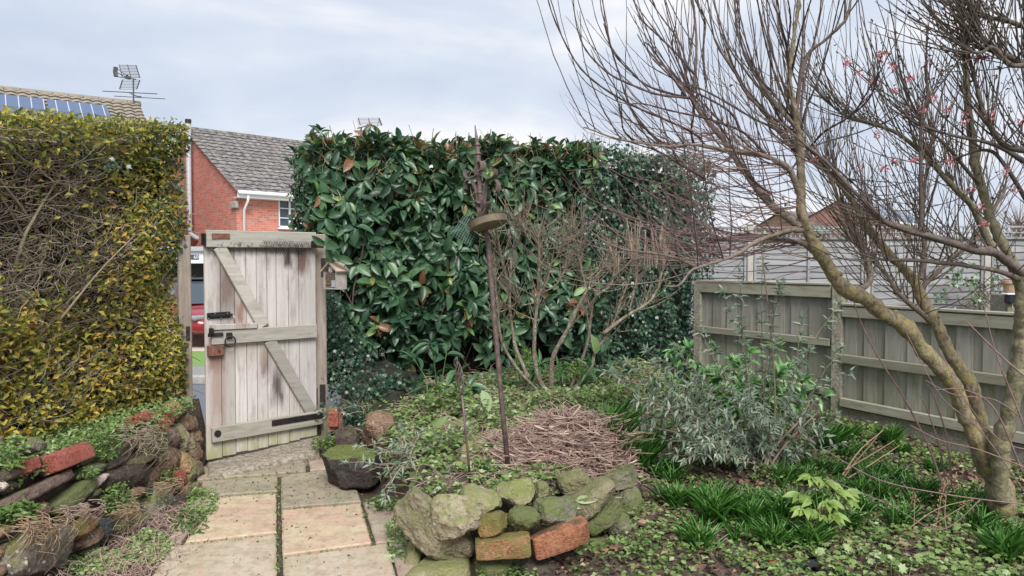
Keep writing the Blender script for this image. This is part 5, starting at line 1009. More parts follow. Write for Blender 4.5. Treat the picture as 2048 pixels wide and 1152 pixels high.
# knobby buds and a few withered leaves on the shoots
sel = vp[RS.choice(len(vp), 1100)][np.arange(1100), RS.randint(4, 13, 1100)]; k = len(sel); ln = RS.uniform(.012, .03, k)
rel(vb, link('buds', leaves_np('buds', sel, rdir(k), rdir(k), ln, ln*.55, SMALL, RS.rand(k)*.6), None, M['dead']))
fl_px = [z4(*a) for a in [(1445, 225), (1440, 250), (1490, 280), (1350, 305), (1410, 345), (1495, 385), (1820, 115), (1850, 100), (1835, 130), (1855, 250), (1885, 245), (1650, 270), (1665, 420), (1615, 465), (1725, 465), (1800, 485), (1798, 515), (1355, 710), (1500, 685), (1735, 685), (1425, 570), (1160, 680), (1830, 800), (1865, 875), (1460, 710), (1580, 675), (1905, 490), (2030, 515), (1300, 270), (1565, 330)]]+[(1969, 447), (2030, 380), (2010, 340)]
pp, nn2 = [], []
for (a, b_) in fl_px:
    c = np.array(P(a, b_, 3.88))
    for _ in range(random.randint(14, 26)): v = rdir(1)[0]; pp.append(c+v*RS.uniform(.0, .018)); nn2.append(v)
k = len(pp); rel(vb, link('blossom', leaves_np('blossom', NA(pp), NA(nn2)+rdir(k)*.5, rdir(k), RS.uniform(.010, .018, k), RS.uniform(.008, .013, k), SMALL), None, M['petal']))
pp2 = NA(pp)[RS.choice(k, 150)]+RS.normal(0, .008, (150, 3)); rel(vb, link('withered_leaves', leaves_np('withered_leaves', pp2, rdir(150), rdir(150), RS.uniform(.012, .028, 150), RS.uniform(.006, .012, 150), SMALL), None, M['dead']))
# ================================================================ PRUNED SHRUBS
def pruned(name, label, limbs_, nsp, D=6.7, srcs=None, stub=None):
    Ls2 = [limb(l_, 30, z7, a, b_, D, D+random.uniform(-.25, .25)) for l_, a, b_ in limbs_]; t = thing(name, label, 'shrub', tuple(Vector(Ls2[0][0, :3])))
    q = MB(); [addlimb(q, l_, 7, .35) for l_ in Ls2]; q.build('stems', M['lichenstem'], t, smooth=True, world=True)
    a_, r_ = shoots([l_[12:] for l_ in Ls2], nsp, (.07, .42), lambda tg, p: tg*.9+RS.normal(0, .55, 3)+NA((0, 0, .2)), .35, (.0035, .007), 9, .0, .2, .02)
    a2, r2 = shoots([np.concatenate([x_, y_[:, None]], 1) for x_, y_ in zip(a_, r_)], int(nsp*.8), (.03, .14), lambda tg, p: tg*.6+RS.normal(0, .6, 3)+NA((0, 0, .3)), .3, (.0022, .0038), 9, .3, .15)
    if stub: 
        sp_, sr_ = [], []
        for (u, v, n_) in stub:
            for _ in range(n_): p = NA(P(*z7(u+RS.normal(0, 22), v+RS.normal(0, 15)), D+RS.normal(0, .08))); d = NA((RS.normal(0, .12), RS.normal(0, .1), 1)); ln = RS.uniform(.12, .34); sp_.append([p+d*ln*f for f in np.linspace(0, 1, 9)]); sr_.append(np.full(9, RS.uniform(.005, .009)))
        rel(t, link('cut_stems', tubes_np('cut_stems', sp_, sr_, None, 6), None, M['twigpriv']))
    rel(t, link('spurs', tubes_np('spurs', np.concatenate([a_, a2]), np.concatenate([r_, r2]), None, 5), None, M['lichenstem'])); return t
pruned('pruned_shrub', 'hard pruned bare shrub with knobby lichened stems just right of the feeder pole', [([(480, 1130), (400, 1030), (375, 900), (370, 750), (385, 600), (395, 500), (450, 400), (460, 300)], .024, .012), ([(385, 620), (395, 400), (400, 250), (392, 130)], .014, .007), ([(390, 1090), (290, 990), (200, 860), (155, 740), (145, 600), (130, 480), (125, 330)], .017, .008), ([(330, 1010), (285, 900), (245, 800), (225, 640), (215, 500), (225, 300), (240, 190)], .017, .009),
 ([(475, 1080), (480, 900), (560, 740), (620, 620), (690, 480), (715, 455)], .024, .016), ([(390, 540), (300, 560), (250, 530)], .01, .005), ([(400, 490), (500, 440), (560, 350), (600, 300)], .010, .005), ([(220, 480), (170, 300), (140, 150)], .009, .005), ([(400, 230), (320, 130), (270, 30)], .008, .004), ([(440, 330), (520, 250), (610, 90)], .008, .003), ([(90, 105), (250, 95), (400, 115), (550, 160)], .005, .003)], 330)
pruned('pruned_shrub', 'second bare pruned shrub with tufts of yellowish cut stems in front of the ivy hedge', [([(590, 1080), (650, 940), (700, 800), (720, 640), (745, 520), (850, 430), (865, 300), (840, 200)], .016, .009), ([(600, 1100), (720, 950), (750, 850), (840, 720), (900, 560), (950, 430)], .02, .009), ([(800, 740), (900, 660), (960, 620), (1060, 560), (1120, 490), (1180, 300), (1190, 200)], .018, .009), ([(745, 870), (700, 640), (690, 450), (650, 260), (670, 120)], .009, .004), ([(700, 400), (760, 350), (835, 330)], .008, .005), ([(960, 600), (1000, 430), (1010, 330)], .010, .006)], 230, 6.9, stub=[(960, 250, 10), (1010, 260, 8), (1140, 300, 14), (1080, 330, 6), (860, 350, 5)])
# ================================================================ BIRD FEEDER
def pz(u, v): return 850+u/3.032, 240+v/3.032
FD = 4.55
fb = HG(1017, 948); fd_ = thing('bird_feeder', 'leaning rusty iron bird feeder pole with scrolls and a round tray', 'bird feeder', (fb.x, fb.y, fb.z-.05)); FD = fb.y
q = MB(); pole = [P(1018, 952, FD), P(1003, 800, FD), P(990, 650, FD), P(975, 480, FD), P(968, 440, FD)]; q.tube(pole, [.016, .016, .016, .015, .015], 10); q.build('pole', M['feeder'], fd_, smooth=True, world=True)
q = MB(); q.tube([P(*pz(345, 585), FD), P(*pz(335, 450), FD), P(*pz(328, 300), FD), P(*pz(322, 230), FD), P(*pz(315, 130), FD), P(*pz(303, 32), FD)], [.017, .017, .016, .015, .012, .003], 10)
for v, r in ((150, .019), (205, .022), (225, .016), (440, .022)): c = P(*pz(318+(v-150)*.06, v), FD); q.tube([c+Vector((0, 0, -.012)), c-Vector((0, 0, .004)), c+Vector((0, 0, .004)), c+Vector((0, 0, .012))], [r*.5, r, r, r*.5], 10)
q.build('spike', M['feeder'], fd_, smooth=True, world=True)
def ribbon(q, pts, wd, th=.0035, ax=Vector((0, 1, 0)), n=24):
    S = smoothpath([[*p] for p in pts], n); 
    for i in range(n-1):
        a = Vector(S[i]); b_ = Vector(S[i+1]); d = (b_-a).normalized(); nr = ax.cross(d).normalized(); vs = []
        for p in (a, b_):
            for sy in (-1, 1):
                for sn in (-1, 1): vs.append(p+ax*sy*wd/2+nr*sn*th/2)
        q.add(vs, [(0, 1, 3, 2), (4, 6, 7, 5), (0, 4, 5, 1), (2, 3, 7, 6), (0, 2, 6, 4), (1, 5, 7, 3)], .5)
def scroll(pts, D0, D1, wd=.022, ax=(0, 1, 0)):
    wd *= 1.7; q = MB(); m_ = len(pts)-1; ribbon(q, [P(*pz(u, v), D0+(D1-D0)*i/m_) for i, (u, v) in enumerate(pts)], wd, .006, Vector(ax).normalized(), 30); q.build('scroll', M['feeder'], fd_, smooth=False, world=True)
ax_ = (.75, .6, -.1)
scroll([(345, 560), (362, 450), (372, 380), (400, 358), (430, 362), (447, 395), (440, 432), (425, 438), (418, 420)], FD, FD-.05, .024, (.55, .8, 0))
scroll([(330, 560), (322, 460), (300, 395), (275, 365), (252, 372), (245, 400), (250, 420)], FD, FD+.05, .022, (.55, .8, 0))
scroll([(318, 330), (345, 335), (400, 355), (428, 335), (425, 300), (408, 295), (398, 310)], FD-.02, FD-.1, .024, (.6, .75, -.1))
scroll([(318, 330), (322, 270), (340, 250), (352, 268), (350, 300), (330, 312)], FD-.03, FD-.06, .026, (.7, .6, 0))
scroll([(328, 330), (280, 352), (255, 350), (242, 330), (250, 310), (270, 312)], FD+.02, FD+.1, .02, (.6, .75, 0))
scroll([(345, 590), (360, 560), (382, 530), (390, 505), (378, 495), (368, 508)], FD-.02, FD-.08, .02, (.6, .75, 0))
scroll([(335, 590), (328, 550), (312, 520), (305, 500), (318, 492), (326, 505)], FD-.02, FD-.05, .02, (.6, .75, 0))
# tray: shallow dish with rim, tilted
tc_ = P(*pz(383, 615), FD-.08); tn_ = Vector((-.24, .16, 1)).normalized(); tu = tn_.orthogonal().normalized(); tv = tn_.cross(tu); q = MB(); R_ = .118; prof = [(0, -.032), (R_*.9, -.032), (R_, -.026), (R_*1.05, .014), (R_*1.09, .018), (R_*1.03, .018), (R_*.96, -.018), (0, -.022)]; n_ = 36; vs = []
for (r, z) in prof:
    for k in range(n_): a = 2*pi*k/n_; vs.append(tc_+(tu*cos(a)+tv*sin(a))*max(r, .001)+tn_*z)
q.add(vs, [[i*n_+k, i*n_+(k+1) % n_, (i+1)*n_+(k+1) % n_, (i+1)*n_+k] for i in range(len(prof)-1) for k in range(n_)], .5); q.build('tray', plain('tray', (.14, .11, .09), .7, .2, c2=(.21, .17, .12), scale=14), fd_, smooth=False, world=True)
q = MB(); q.tube([tc_, P(968, 436, FD)], .009, 8); q.build('bracket', M['feeder'], fd_, world=True)
# green wire cage feeder
cg = thing('suet_cage', 'small green wire mesh cage hanging tilted beside the feeder tray', 'bird feeder', tuple(P(*pz(240, 670), FD-.05))); q = MB(); a0, a1, b0, b1 = P(*pz(235, 580), FD-.06), P(*pz(330, 635), FD-.06), P(*pz(160, 690), FD-.1), P(*pz(265, 765), FD-.1); off = Vector((.015, .05, .01))
for o_ in (Vector((0, 0, 0)), off):
    for i in range(10): f = i/9; q.tube([a0.lerp(b0, f)+o_, a1.lerp(b1, f)+o_], .0012, 4)
    for i in range(9): f = i/8; q.tube([a0.lerp(a1, f)+o_, b0.lerp(b1, f)+o_], .0012, 4)
for c in (a0, a1, b0, b1): q.tube([c, c+off], .0015, 4)
q.build('mesh_cage', plain('greenwire', (.08, .15, .12), .5, .2), cg, world=True); q = MB(); q.tube([P(*pz(200, 560), FD), P(*pz(250, 535), FD), P(*pz(300, 600), FD-.02)], .002, 5); q.build('hook', M['wire'], cg, world=True)
# thin garden stake with a twisted cage top
sb_ = HG(942, 968); sk = thing('garden_stake', 'thin black metal stake with a slim twisted wire cage top', 'stake', (sb_.x, sb_.y, sb_.z-.05)); D = sb_.y; q = MB(); q.tube([P(942, 975, D), P(932, 870, D), P(924, 790, D)], .0075, 8); q.build('rod', M['feeder'], sk, smooth=True, world=True)
q = MB(); A_, B_ = P(924, 790, D), P(915, 722, D)
for k in range(6): q.tube([A_.lerp(B_, f)+Vector((cos(k*1.047+f*5), sin(k*1.047+f*5), 0))*.023*sin(pi*f)**.6 for f in np.linspace(0, 1, 16)], .0032, 5)
q.tube([B_, B_+Vector((-.003, 0, .028))], [.006, .001], 6); q.build('twisted_cage', M['feeder'], sk, smooth=True, world=True)
# insect house on the post
ic = P(670, 552, 6.42); t = thing('insect_house', 'small pitched roof wooden bug house filled with canes beside the gate post', 'insect hotel', tuple(ic), -.7); t.scale = (.92, .92, .92)
wd_ = plain('bugwood', (.30, .27, .25), .8, c2=(.42, .38, .36)); q = MB(); q.box((-.09, 0, -.035), (.014, .12, .15)); q.box((.09, 0, -.035), (.014, .12, .15)); q.box((0, 0, -.115), (.194, .12, .014)); q.box((0, .055, 0), (.17, .01, .2)); q.build('case', wd_, t)
q = MB()
for s_ in (-1, 1): q.box((s_*.062, 0, .085), (.155, .15, .014), Matrix.Rotation(s_*.62, 3, 'Y'))
q.build('roof', plain('bugroof', (.36, .27, .20), .8, c2=(.45, .35, .28)), t)
q = MB(); random.seed(3)
for i in range(11):
    for j in range(11):
        x_, z_ = -.078+.0155*i+(j % 2)*.006, -.1+.0155*j
        if z_ > .07-abs(x_)*.75: continue
        q.tube([(x_, .04, z_), (x_, -.045-random.random()*.008, z_)], .0065, 6, cap=True)
q.build('canes', barkmat('canes', (.07, .045, .035), (.42, .34, .24), 120), t); q = MB(); q.tube([(0, -.03, .06), (0, -.052, .06)], .03, 14); q.box((.045, -.05, -.07), (.05, .012, .06)); q.build('inset_block', M['pipe'], t)
# little black lamp on the neighbour's side
t = thing('garden_lantern', 'small black box lantern with white lid seen over the right fence', 'lantern', tuple(P(2022, 598, 6.6))); q = MB(); q.box((0, 0, 0), (.085, .07, .075), bev=.008); q.build('box', M['black'], t); q = MB(); q.box((0, 0, .044), (.12, .09, .014), bev=.004); q.build('lid', M['white'], t); q = MB(); q.box((0, .03, -.35), (.04, .04, .68)); q.build('stand', M['post'], t)
t = thing('plant_pot', 'pale terracotta pot glimpsed above the lantern over the fence', 'pot', tuple(P(2022, 575, 7.3))); q = MB(); q.tube([(0, 0, -.06), (0, 0, .04), (0, 0, .04), (0, 0, .07)], [.055, .075, .085, .085], 16); q.build('pot_body', plain('terra', (.45, .27, .18), .85, c2=(.5, .36, .27)), t, smooth=False); q = MB(); q.box((0, 0, -.5), (.25, .25, .88), bev=.01); q.build('plinth', M['concrete'], t)
# ================================================================ SMALLER PLANTS
RS = np.random.RandomState(31); random.seed(31)
def stemplant(name, label, base, ends, mat, stemmat, lsz, wr, per, bend=.25, r=(.006, .002), tpl=LANCE, cat='shrub', n=14, whorl=2, t0=.25, tipn=6, tintm=.5, extra=0, cloud=None):
    t = thing(name, label, cat, tuple(base)); Pn, Rn, lp_, la, ln_ = [], [], [], [], []
    E = [NA(e) for e in ends]
    lowE = [e for e in E if e[2] < base[2]+.75] or E
    for _ in range(extra): c = random.choice(lowE); E.append(c*.0+NA(base)+(c-NA(base))*RS.uniform(.35, .95)+RS.normal(0, .17, 3)*NA((1, 1, .6)))
    for e_ in E:
        b0 = NA(base)+RS.normal(0, .05, 3)*NA((1, 1, .1)); mid = b0+(e_-b0)*.5+NA((0, 0, bend*np.linalg.norm(e_-b0)))*RS.uniform(.2, 1)+RS.normal(0, .03, 3); S = smoothpath([b0, mid, e_], n)+RS.normal(0, .005, (n, 3)); Pn.append(S); Rn.append(np.linspace(r[0], r[1], n))
        L_ = np.linalg.norm(e_-b0); m_ = max(2, int(per*L_))
        for j in range(m_):
            f = t0+(1-t0)*(j+RS.rand()*.5)/m_; i = min(n-2, int(f*(n-1))); p = S[i]+(S[i+1]-S[i])*(f*(n-1)-i); tg = S[min(i+1, n-1)]-S[i]; tg /= np.linalg.norm(tg)+1e-9
            for w_ in range(whorl+(RS.rand() < .5)*1): d = rdir(1)[0]; d = d-tg*(d@tg)*.8; d /= np.linalg.norm(d); lp_.append(p); la.append(d+tg*.5); ln_.append(RS.uniform(.55, 1)*lsz)
        for w_ in range(tipn): d = rdir(1)[0]; tg = S[-1]-S[-2]; tg /= np.linalg.norm(tg)+1e-9; lp_.append(S[-1]); la.append(d*.8+tg*.9); ln_.append(RS.uniform(.4, .9)*lsz)
    rel(t, link('stems', tubes_np('stems', Pn, Rn, None, 5), None, stemmat)); k = len(lp_); nr = NA([[0, -.4, 1.]])+RS.normal(0, .4, (k, 3)); ln_ = NA(ln_)
    rel(t, link('leaves', leaves_np('leaves', NA(lp_), NA(la), nr, ln_, ln_*wr, tpl, np.clip(RS.normal(tintm, .25, k), 0, 1)), None, mat)); return t
# silver buddleia
bb = HG(1530, 940); ends = [P(a, b_, bb.y+dd) for a, b_, dd in [(1245, 722, .3), (1215, 745, .1), (1300, 800, -.3), (1262, 832, -.2), (1350, 690, .5), (1400, 755, .2), (1445, 580, .3), (1478, 545, 0), (1528, 470, .1), (1562, 560, -.2), (1605, 640, .2), (1690, 590, .4), (1682, 690, .3), (1700, 745, -.1), (1650, 765, .2), (1620, 700, -.3), (1480, 650, 0), (1390, 640, .3), (1330, 760, -.1), (1290, 700, .3), (1420, 690, -.3), (1550, 690, .1), (1440, 820, -.4), (1380, 850, -.4), (1640, 850, -.2), (1330, 880, -.3), (1500, 770, -.3), (1580, 800, -.4), (1290, 760, 0), (1310, 730, .2), (1360, 800, .1), (1410, 880, -.5), (1670, 830, 0), (1275, 840, -.1)]]
stemplant('silver_buddleia', 'sprawling silvery green buddleia with long thin stems in front of the corner fence', bb, ends, M['silver'], M['twigpriv'], .08, .29, 8, .12, (.007, .002), extra=62, whorl=6, n=18, t0=.3)
for (a, b_, c_, d_, D) in ((1500, 940, 1520, 560, bb.y), (1530, 930, 1560, 600, bb.y+.05), (1545, 930, 1640, 840, bb.y-.05)): pass
s2 = HG(900, 955); stemplant('silver_sprigs', 'small straggling silver green sprigs hanging over the dark mossy block', P(835, 930, 4.95), [P(a, b_, 4.9+dd) for a, b_, dd in [(745, 905, .1), (770, 880, .1), (800, 850, .2), (760, 950, 0), (790, 980, -.1), (830, 860, .2), (870, 870, .2), (740, 930, .1), (760, 990, -.1), (810, 900, 0), (905, 880, .2), (940, 850, .4), (850, 980, -.15)]], M['silver'], M['twigpriv'], .065, .28, 12, .15, (.005, .002), extra=16, whorl=4, tintm=.2)
# hellebore-like green shrub by the fence
gs = HG(1480, 850); gy = 7.15; ends = [P(a+random.uniform(-12, 12), b_+random.uniform(-10, 10), gy+random.uniform(-.35, .35)) for a, b_ in [(1345, 700), (1380, 690), (1420, 710), (1460, 725), (1500, 715), (1540, 705), (1580, 730), (1600, 760), (1400, 745), (1440, 760), (1490, 765), (1530, 750), (1570, 790), (1360, 735), (1415, 790), (1470, 800), (1530, 800), (1590, 820), (1340, 760), (1440, 830), (1500, 840), (1560, 850)]]
stemplant('green_shrub', 'rounded bright green leafy shrub behind the silvery buddleia', P(1480, 860, gy), ends, M['greenshrub'], M['twig'], .16, .32, 5, .1, (.008, .003), tpl=MEDIUM, extra=55, tipn=11, whorl=2, n=10, t0=.5, tintm=.65)
# pale stinking hellebore, foreground
hb = HG(1640, 1062); t = thing('pale_hellebore', 'lime green hellebore with drooping fingered leaves in the right foreground', 'plant', tuple(hb)); Pn, Rn, lp_, la, nn_, ln_ = [], [], [], [], [], []
for (a, b_, dd) in [(1600, 990, -.05), (1625, 955, 0), (1650, 965, .02), (1672, 985, .03), (1690, 1000, 0), (1610, 1020, -.1), (1640, 1030, -.12), (1665, 1030, -.1), (1620, 1000, -.05), (1655, 1005, -.05), (1690, 985, .05)]:
    e_ = NA(P(a, b_, hb.y+dd)); b0 = NA(hb); S = smoothpath([b0, b0*.4+e_*.6+NA((0, 0, .05)), e_], 10); Pn.append(S); Rn.append(np.full(10, .0032)); out_ = (e_-NA(P(1645, 1010, hb.y))); out_[2] = 0; out_[1] = -abs(out_[0])*.2-.01+RS.normal(0, .03); out_ /= np.linalg.norm(out_)+1e-6
    for j in range(7): an = (j-3)*.42; d = NA((out_[0]*cos(an)-out_[1]*sin(an), out_[0]*sin(an)+out_[1]*cos(an), -.12+.3*RS.rand())); lp_.append(e_); la.append(d); nn_.append((0, -.7, 1)); ln_.append(RS.uniform(.07, .105))
k = len(lp_); rel(t, link('stems', tubes_np('stems', Pn, Rn, None, 6), None, M['lime'])); rel(t, link('leaves', leaves_np('leaves', NA(lp_), NA(la), NA(nn_)+RS.normal(0, .15, (k, 3)), NA(ln_), NA(ln_)*.42, MEDIUM, RS.rand(k)*.9), None, M['lime']))
# hellebore foliage and laurel suckers at the foot of the laurel hedge
def lowleafy(name, label, pts, D, mat, l0, l1, wr, nleaf, spread, cat='plant', tint=None, tpl=LAUREL, out_=(0, -.5, .8)):
    ps = NA([NA(P(a+random.uniform(-4, 4), b_+random.uniform(-4, 4), D+random.uniform(-spread, spread))) for a, b_ in pts]); bs = P(NA(pts)[:, 0].mean(), NA(pts)[:, 1].max()+30, D); t = thing(name, label, cat, tuple(bs))
    clusters(ps, NA([out_])+RS.normal(0, .3, (len(ps), 3)), nleaf, l0, l1, wr, tpl, 'leaves', t, mat, (.6, 1.4), .35, tint)
    st_ = [[NA(bs)+RS.normal(0, .05, 3)*NA((1, 1, 0)), (NA(bs)+p)/2+NA((0, 0, .05)), p] for p in ps]; rel(t, link('stems', tubes_np('stems', st_, [np.linspace(.007, .004, 3)]*len(ps), None, 5), None, M['greenshrub'])); return t
lowleafy('laurel_sucker', 'arching young laurel shoots growing low in front of the dark hedge foot', [(830, 720), (860, 690), (890, 700), (870, 740), (900, 755), (920, 740), (840, 770), (880, 790), (820, 790), (910, 790), (940, 770)], 6.7, M['laurel'], .13, .2, .36, 6, .15, 'plant', np.full(11, .55))
lowleafy('hellebore', 'dark hellebore with lime flower head behind the first pruned shrub', [(1045, 740), (1070, 745), (1030, 720), (1000, 745), (1060, 765), (1085, 725), (1020, 770)], 7.0, M['greenshrub'], .10, .16, .24, 8, .12, 'plant', np.full(7, .1), LANCE)
lowleafy('hellebore', 'dark hellebore with pale flower buds between the stems of the second pruned shrub', [(1150, 735), (1130, 760), (1165, 760), (1120, 735), (1180, 740)], 6.9, M['greenshrub'], .10, .16, .24, 8, .12, 'plant', np.full(5, .1), LANCE)
lowleafy('laurel_sucker', 'low laurel leaves drooping beneath the second pruned shrub', [(1195, 735), (1210, 720), (1240, 740), (1190, 760), (1220, 690)], 7.1, M['laurel'], .13, .19, .38, 5, .12, 'plant', np.full(5, .5))
k = 90
for (a, b_, nm) in ((1050, 715, 0), (1155, 738, 1)):
    pts = NA([NA(P(a+RS.normal(0, 8), b_+RS.normal(0, 10), 6.85)) for _ in range(k)]); o = link('flower_head', leaves_np('flower_head', pts, rdir(k)+NA((0, 0, .6)), rdir(k), RS.uniform(.02, .04, k), RS.uniform(.014, .024, k), SMALL), None, M['lime']); par = [x for x in bpy.data.objects if x.name.startswith('hellebore') and x.parent is None][nm]; rel(par, o)
# ---- strappy bluebell clumps: five masters, then copies
def blade_clump(n, L_, wd, seed, flare=.6):
    RS.seed(seed); ax = rdir(n, .25, 1.); ax[:, 0] *= flare*1.6; ax[:, 1] *= flare*1.6; ax[:, 2] = np.abs(ax[:, 2])+1.15; p = RS.normal(0, .035, (n, 3)); p[:, 2] = -.01; nr = -ax*NA((1, 1, 0))+NA((0, 0, .6))+RS.normal(0, .1, (n, 3)); ln = RS.uniform(.6, 1.1, n)*L_
    return leaves_np('leaves', p, ax, nr, ln, np.full(n, wd), STRAP, None, RS.uniform(.3, 1.2, n)*.4)
masters = [blade_clump(100, .19, .012, 1), blade_clump(70, .17, .013, 2), blade_clump(50, .15, .012, 3), blade_clump(150, .22, .011, 4), blade_clump(36, .13, .011, 5)]
for m_ in masters: m_.materials.append(M['strap'])
cl = [(1248, 858, 0, 1.35, 'grassy clump standing highest behind the dead stem heap shoulder'), (1290, 902, 3, 1.3, 'bright grassy clump between the heap shoulder and the silvery buddleia'), (1225, 880, 3, 1.5, 'big grassy clump left of the rest, on the shoulder of the dead stem heap'), (1268, 925, 3, 1.3, 'grassy clump directly above the flat topped rockery rock'), (1318, 945, 0, 1.25, 'grassy clump trailing down right of the rockery top'), (1222, 812, 4, 1.2, 'small pale grassy tuft at the back of the bed'), (1400, 1092, 0, 1.0, 'loose strappy clump beside the broad mossy slab'), (1590, 1030, 3, 1.1, 'strappy clump just left of the pale hellebore'), (1693, 1050, 1, 1.0, 'strappy clump just right of the pale hellebore'), (1800, 1048, 0, .95, 'strappy clump in front of the dead brown stalks'), (1660, 895, 3, 1.2, 'grassy clump against the foot of the concrete post'), (1478, 1075, 4, 1.0, 'small strappy tuft in the middle of the leaf litter')]
mid = [(1430, 1000), (1475, 1000), (1395, 1010), (1510, 1010), (1555, 1040), (1630, 940), (1670, 945), (1600, 900), (1640, 870), (1720, 900), (1755, 915), (1700, 940), (1740, 955), (1785, 960), (1765, 990), (1820, 965), (1850, 985), (1610, 960), (1720, 985), (1680, 985), (1900, 1000), (1935, 1025), (1870, 940), (1800, 900), (1990, 1085), (2030, 1080), (1955, 1060), (1780, 880), (1550, 1085), (1380, 1045), (1560, 900), (1700, 870), (1345, 960), (1430, 1040), (2010, 1120), (1350, 1010), (1500, 1050), (1620, 1090), (1690, 910), (1745, 970), (1835, 1010), (1970, 1010), (1570, 960), (1655, 1010), (1730, 1020)]
def place(i, px, py, sc_, label, group):
    g_ = HG(px, py+6); o = bpy.data.objects.new('strappy_clump', masters[i]); C.objects.link(o); o.location = g_; o.rotation_euler = (random.uniform(-.1, .1), random.uniform(-.1, .1), random.uniform(0, 6)); o.scale = (sc_, sc_, sc_*random.uniform(.85, 1.1)); tag(o, label, 'plant', group)
for px, py, i, s_, lab in cl: place(i, px, py, s_, lab, 'strappy green clumps in the bed')
for px, py in mid: place(random.choice([0, 1, 2, 1, 3, 4]), px, py, random.uniform(.75, 1.1), 'one of the many short dark green strappy clumps spread over the right bed', 'strappy green clumps in the bed')
# ---- ground cover
RS = np.random.RandomState(77)
def onground(x, y, dz=0): return np.stack([x, y, H(x, y)+dz], 1)
def sample(k, x0, x1, y0, y1, cond=None):
    x = RS.uniform(x0, x1, k); y = RS.uniform(y0, y1, k); m_ = np.ones(k, bool) if cond is None else cond(x, y); return x[m_], y[m_]
inbed = lambda x, y: polydist(x, y, BED) > .02
right = lambda x, y: (polydist(x, y, BED) < -.02)*(x > .3)*(x < 3.18+.47*(7.3-y)-.1)*(nz2(x*3, y*3, 1.2, 1) > RS.rand(len(x))*.95)
x, y = sample(50000, .2, 4.2, 3.5, 8.3, right); k = len(x); ln = RS.uniform(.016, .042, k); ax = rdir(k, -.2, .5)
tag(link('leaf_cover', leaves_np('leaf_cover', onground(x, y, RS.uniform(.006, .06, k)), ax, NA([[0, -.15, 1.]])+RS.normal(0, .35, (k, 3)), ln, ln*RS.uniform(.55, .95, k), SMALL, np.clip(RS.normal(.5, .25, k), 0, 1)), None, M['ground']), 'low mixed green leaves carpeting the right bed', 'ground cover', kind='stuff')
x, y = sample(15000, .1, 4.3, 3.4, 8.5, lambda x, y: (polydist(x, y, BED) < .3)*(x < 3.18+.47*(7.3-y)-.05)); k = len(x); ln = RS.uniform(.022, .065, k)
tag(link('leaf_litter', leaves_np('leaf_litter', onground(x, y, RS.uniform(.002, .022, k)), rdir(k, -.3, .4), NA([[0, 0, 1.]])+RS.normal(0, .5, (k, 3)), ln, ln*RS.uniform(.4, .8, k), MEDIUM, RS.rand(k)), None, M['dead']), 'brown and purplish dead leaves littering the beds', 'leaf litter', kind='stuff')
x, y = sample(30000, -1.5, 2.1, 4.2, 8.6, inbed); k = len(x); ln = RS.uniform(.02, .055, k); m_ = RS.rand(k)*.35+.65*nz2(x*4, y*4, 1, 3) > .36+.5*(((x-.4)**2+(y-5.15)**2) < .26); x, y, ln = x[m_], y[m_], ln[m_]; k = len(x)
tag(link('bed_weeds', leaves_np('bed_weeds', onground(x, y, RS.uniform(.005, .08, k)), rdir(k, -.2, .6), NA([[0, -.3, 1.]])+RS.normal(0, .4, (k, 3)), ln, ln*RS.uniform(.45, .8, k), SMALL, np.clip(RS.normal(.62, .25, k), 0, 1)), None, M['ground']), 'small pale green weeds covering the raised bed', 'weeds', kind='stuff')
x, y = sample(2600, -1.5, 2.2, 4.2, 8.4, inbed); k = len(x); p0 = onground(x, y, RS.uniform(.0, .05, k)); d0 = rdir(k, -.1, .35); L0 = RS.uniform(.06, .3, k); bd_ = RS.normal(0, .25, (k, 3)); bd_[:, 2] = np.abs(bd_[:, 2])*.6; t5 = np.linspace(0, 1, 6)
paths = p0[:, None]+(d0*L0[:, None])[:, None]*t5[None, :, None]+(bd_*L0[:, None])[:, None]*(t5*(1-t5)*4)[None, :, None]
tag(link('dead_stems', tubes_np('dead_stems', paths, RS.uniform(.0012, .0028, k)[:, None]*np.ones(6)[None], None, 4), None, M['deadstem']), 'thin dry stems lying over the raised bed', 'dead stems', kind='stuff')
x, y = sample(1500, -2.35, -1.5, 3.4, 4.9, lambda x, y: x < -1.78-.25*(y-3.9)); k = len(x); p0 = onground(x, y, RS.uniform(.0, .03, k)); d0 = rdir(k, -.1, .4); L0 = RS.uniform(.04, .16, k); bd_ = RS.normal(0, .4, (k, 3)); paths = p0[:, None]+(d0*L0[:, None])[:, None]*t5[None, :, None]+(bd_*L0[:, None])[:, None]*(t5*(1-t5)*4)[None, :, None]
tag(link('root_litter', tubes_np('root_litter', paths, RS.uniform(.001, .0024, k)[:, None]*np.ones(6)[None], None, 4), None, M['deadstem']), 'dry roots and stems littering the foot of the stone wall', 'dead stems', kind='stuff')
# heap of dead pinkish brown stems
k = 5200; a = RS.uniform(0, 2*pi, k); r_ = np.sqrt(RS.rand(k)); x = .33+.47*r_*np.cos(a); y = 5.10+.54*r_*np.sin(a); hz = .21*(1-r_**1.6); p0 = onground(x, y, hz*RS.uniform(.3, 1.05, k)); ok = polydist(x, y, BED) > .03; p0 = p0[ok]; k = len(p0); d0 = rdir(k, -.25, .3); L0 = RS.uniform(.05, .2, k); bd_ = RS.normal(0, .6, (k, 3)); bd_[:, 2] = np.abs(bd_[:, 2])*.5-.05
paths = p0[:, None]+(d0*L0[:, None])[:, None]*(t5-.5)[None, :, None]+(bd_*L0[:, None])[:, None]*(t5*(1-t5)*4)[None, :, None]; paths[:, :, 2] = np.maximum(paths[:, :, 2], H(paths[:, :, 0], paths[:, :, 1])+.003)
hp_ = thing('dead_stem_heap', 'heap of tangled pinkish brown dead stems behind the front rockery stones', 'stem heap', (.4, 5.15, .4))
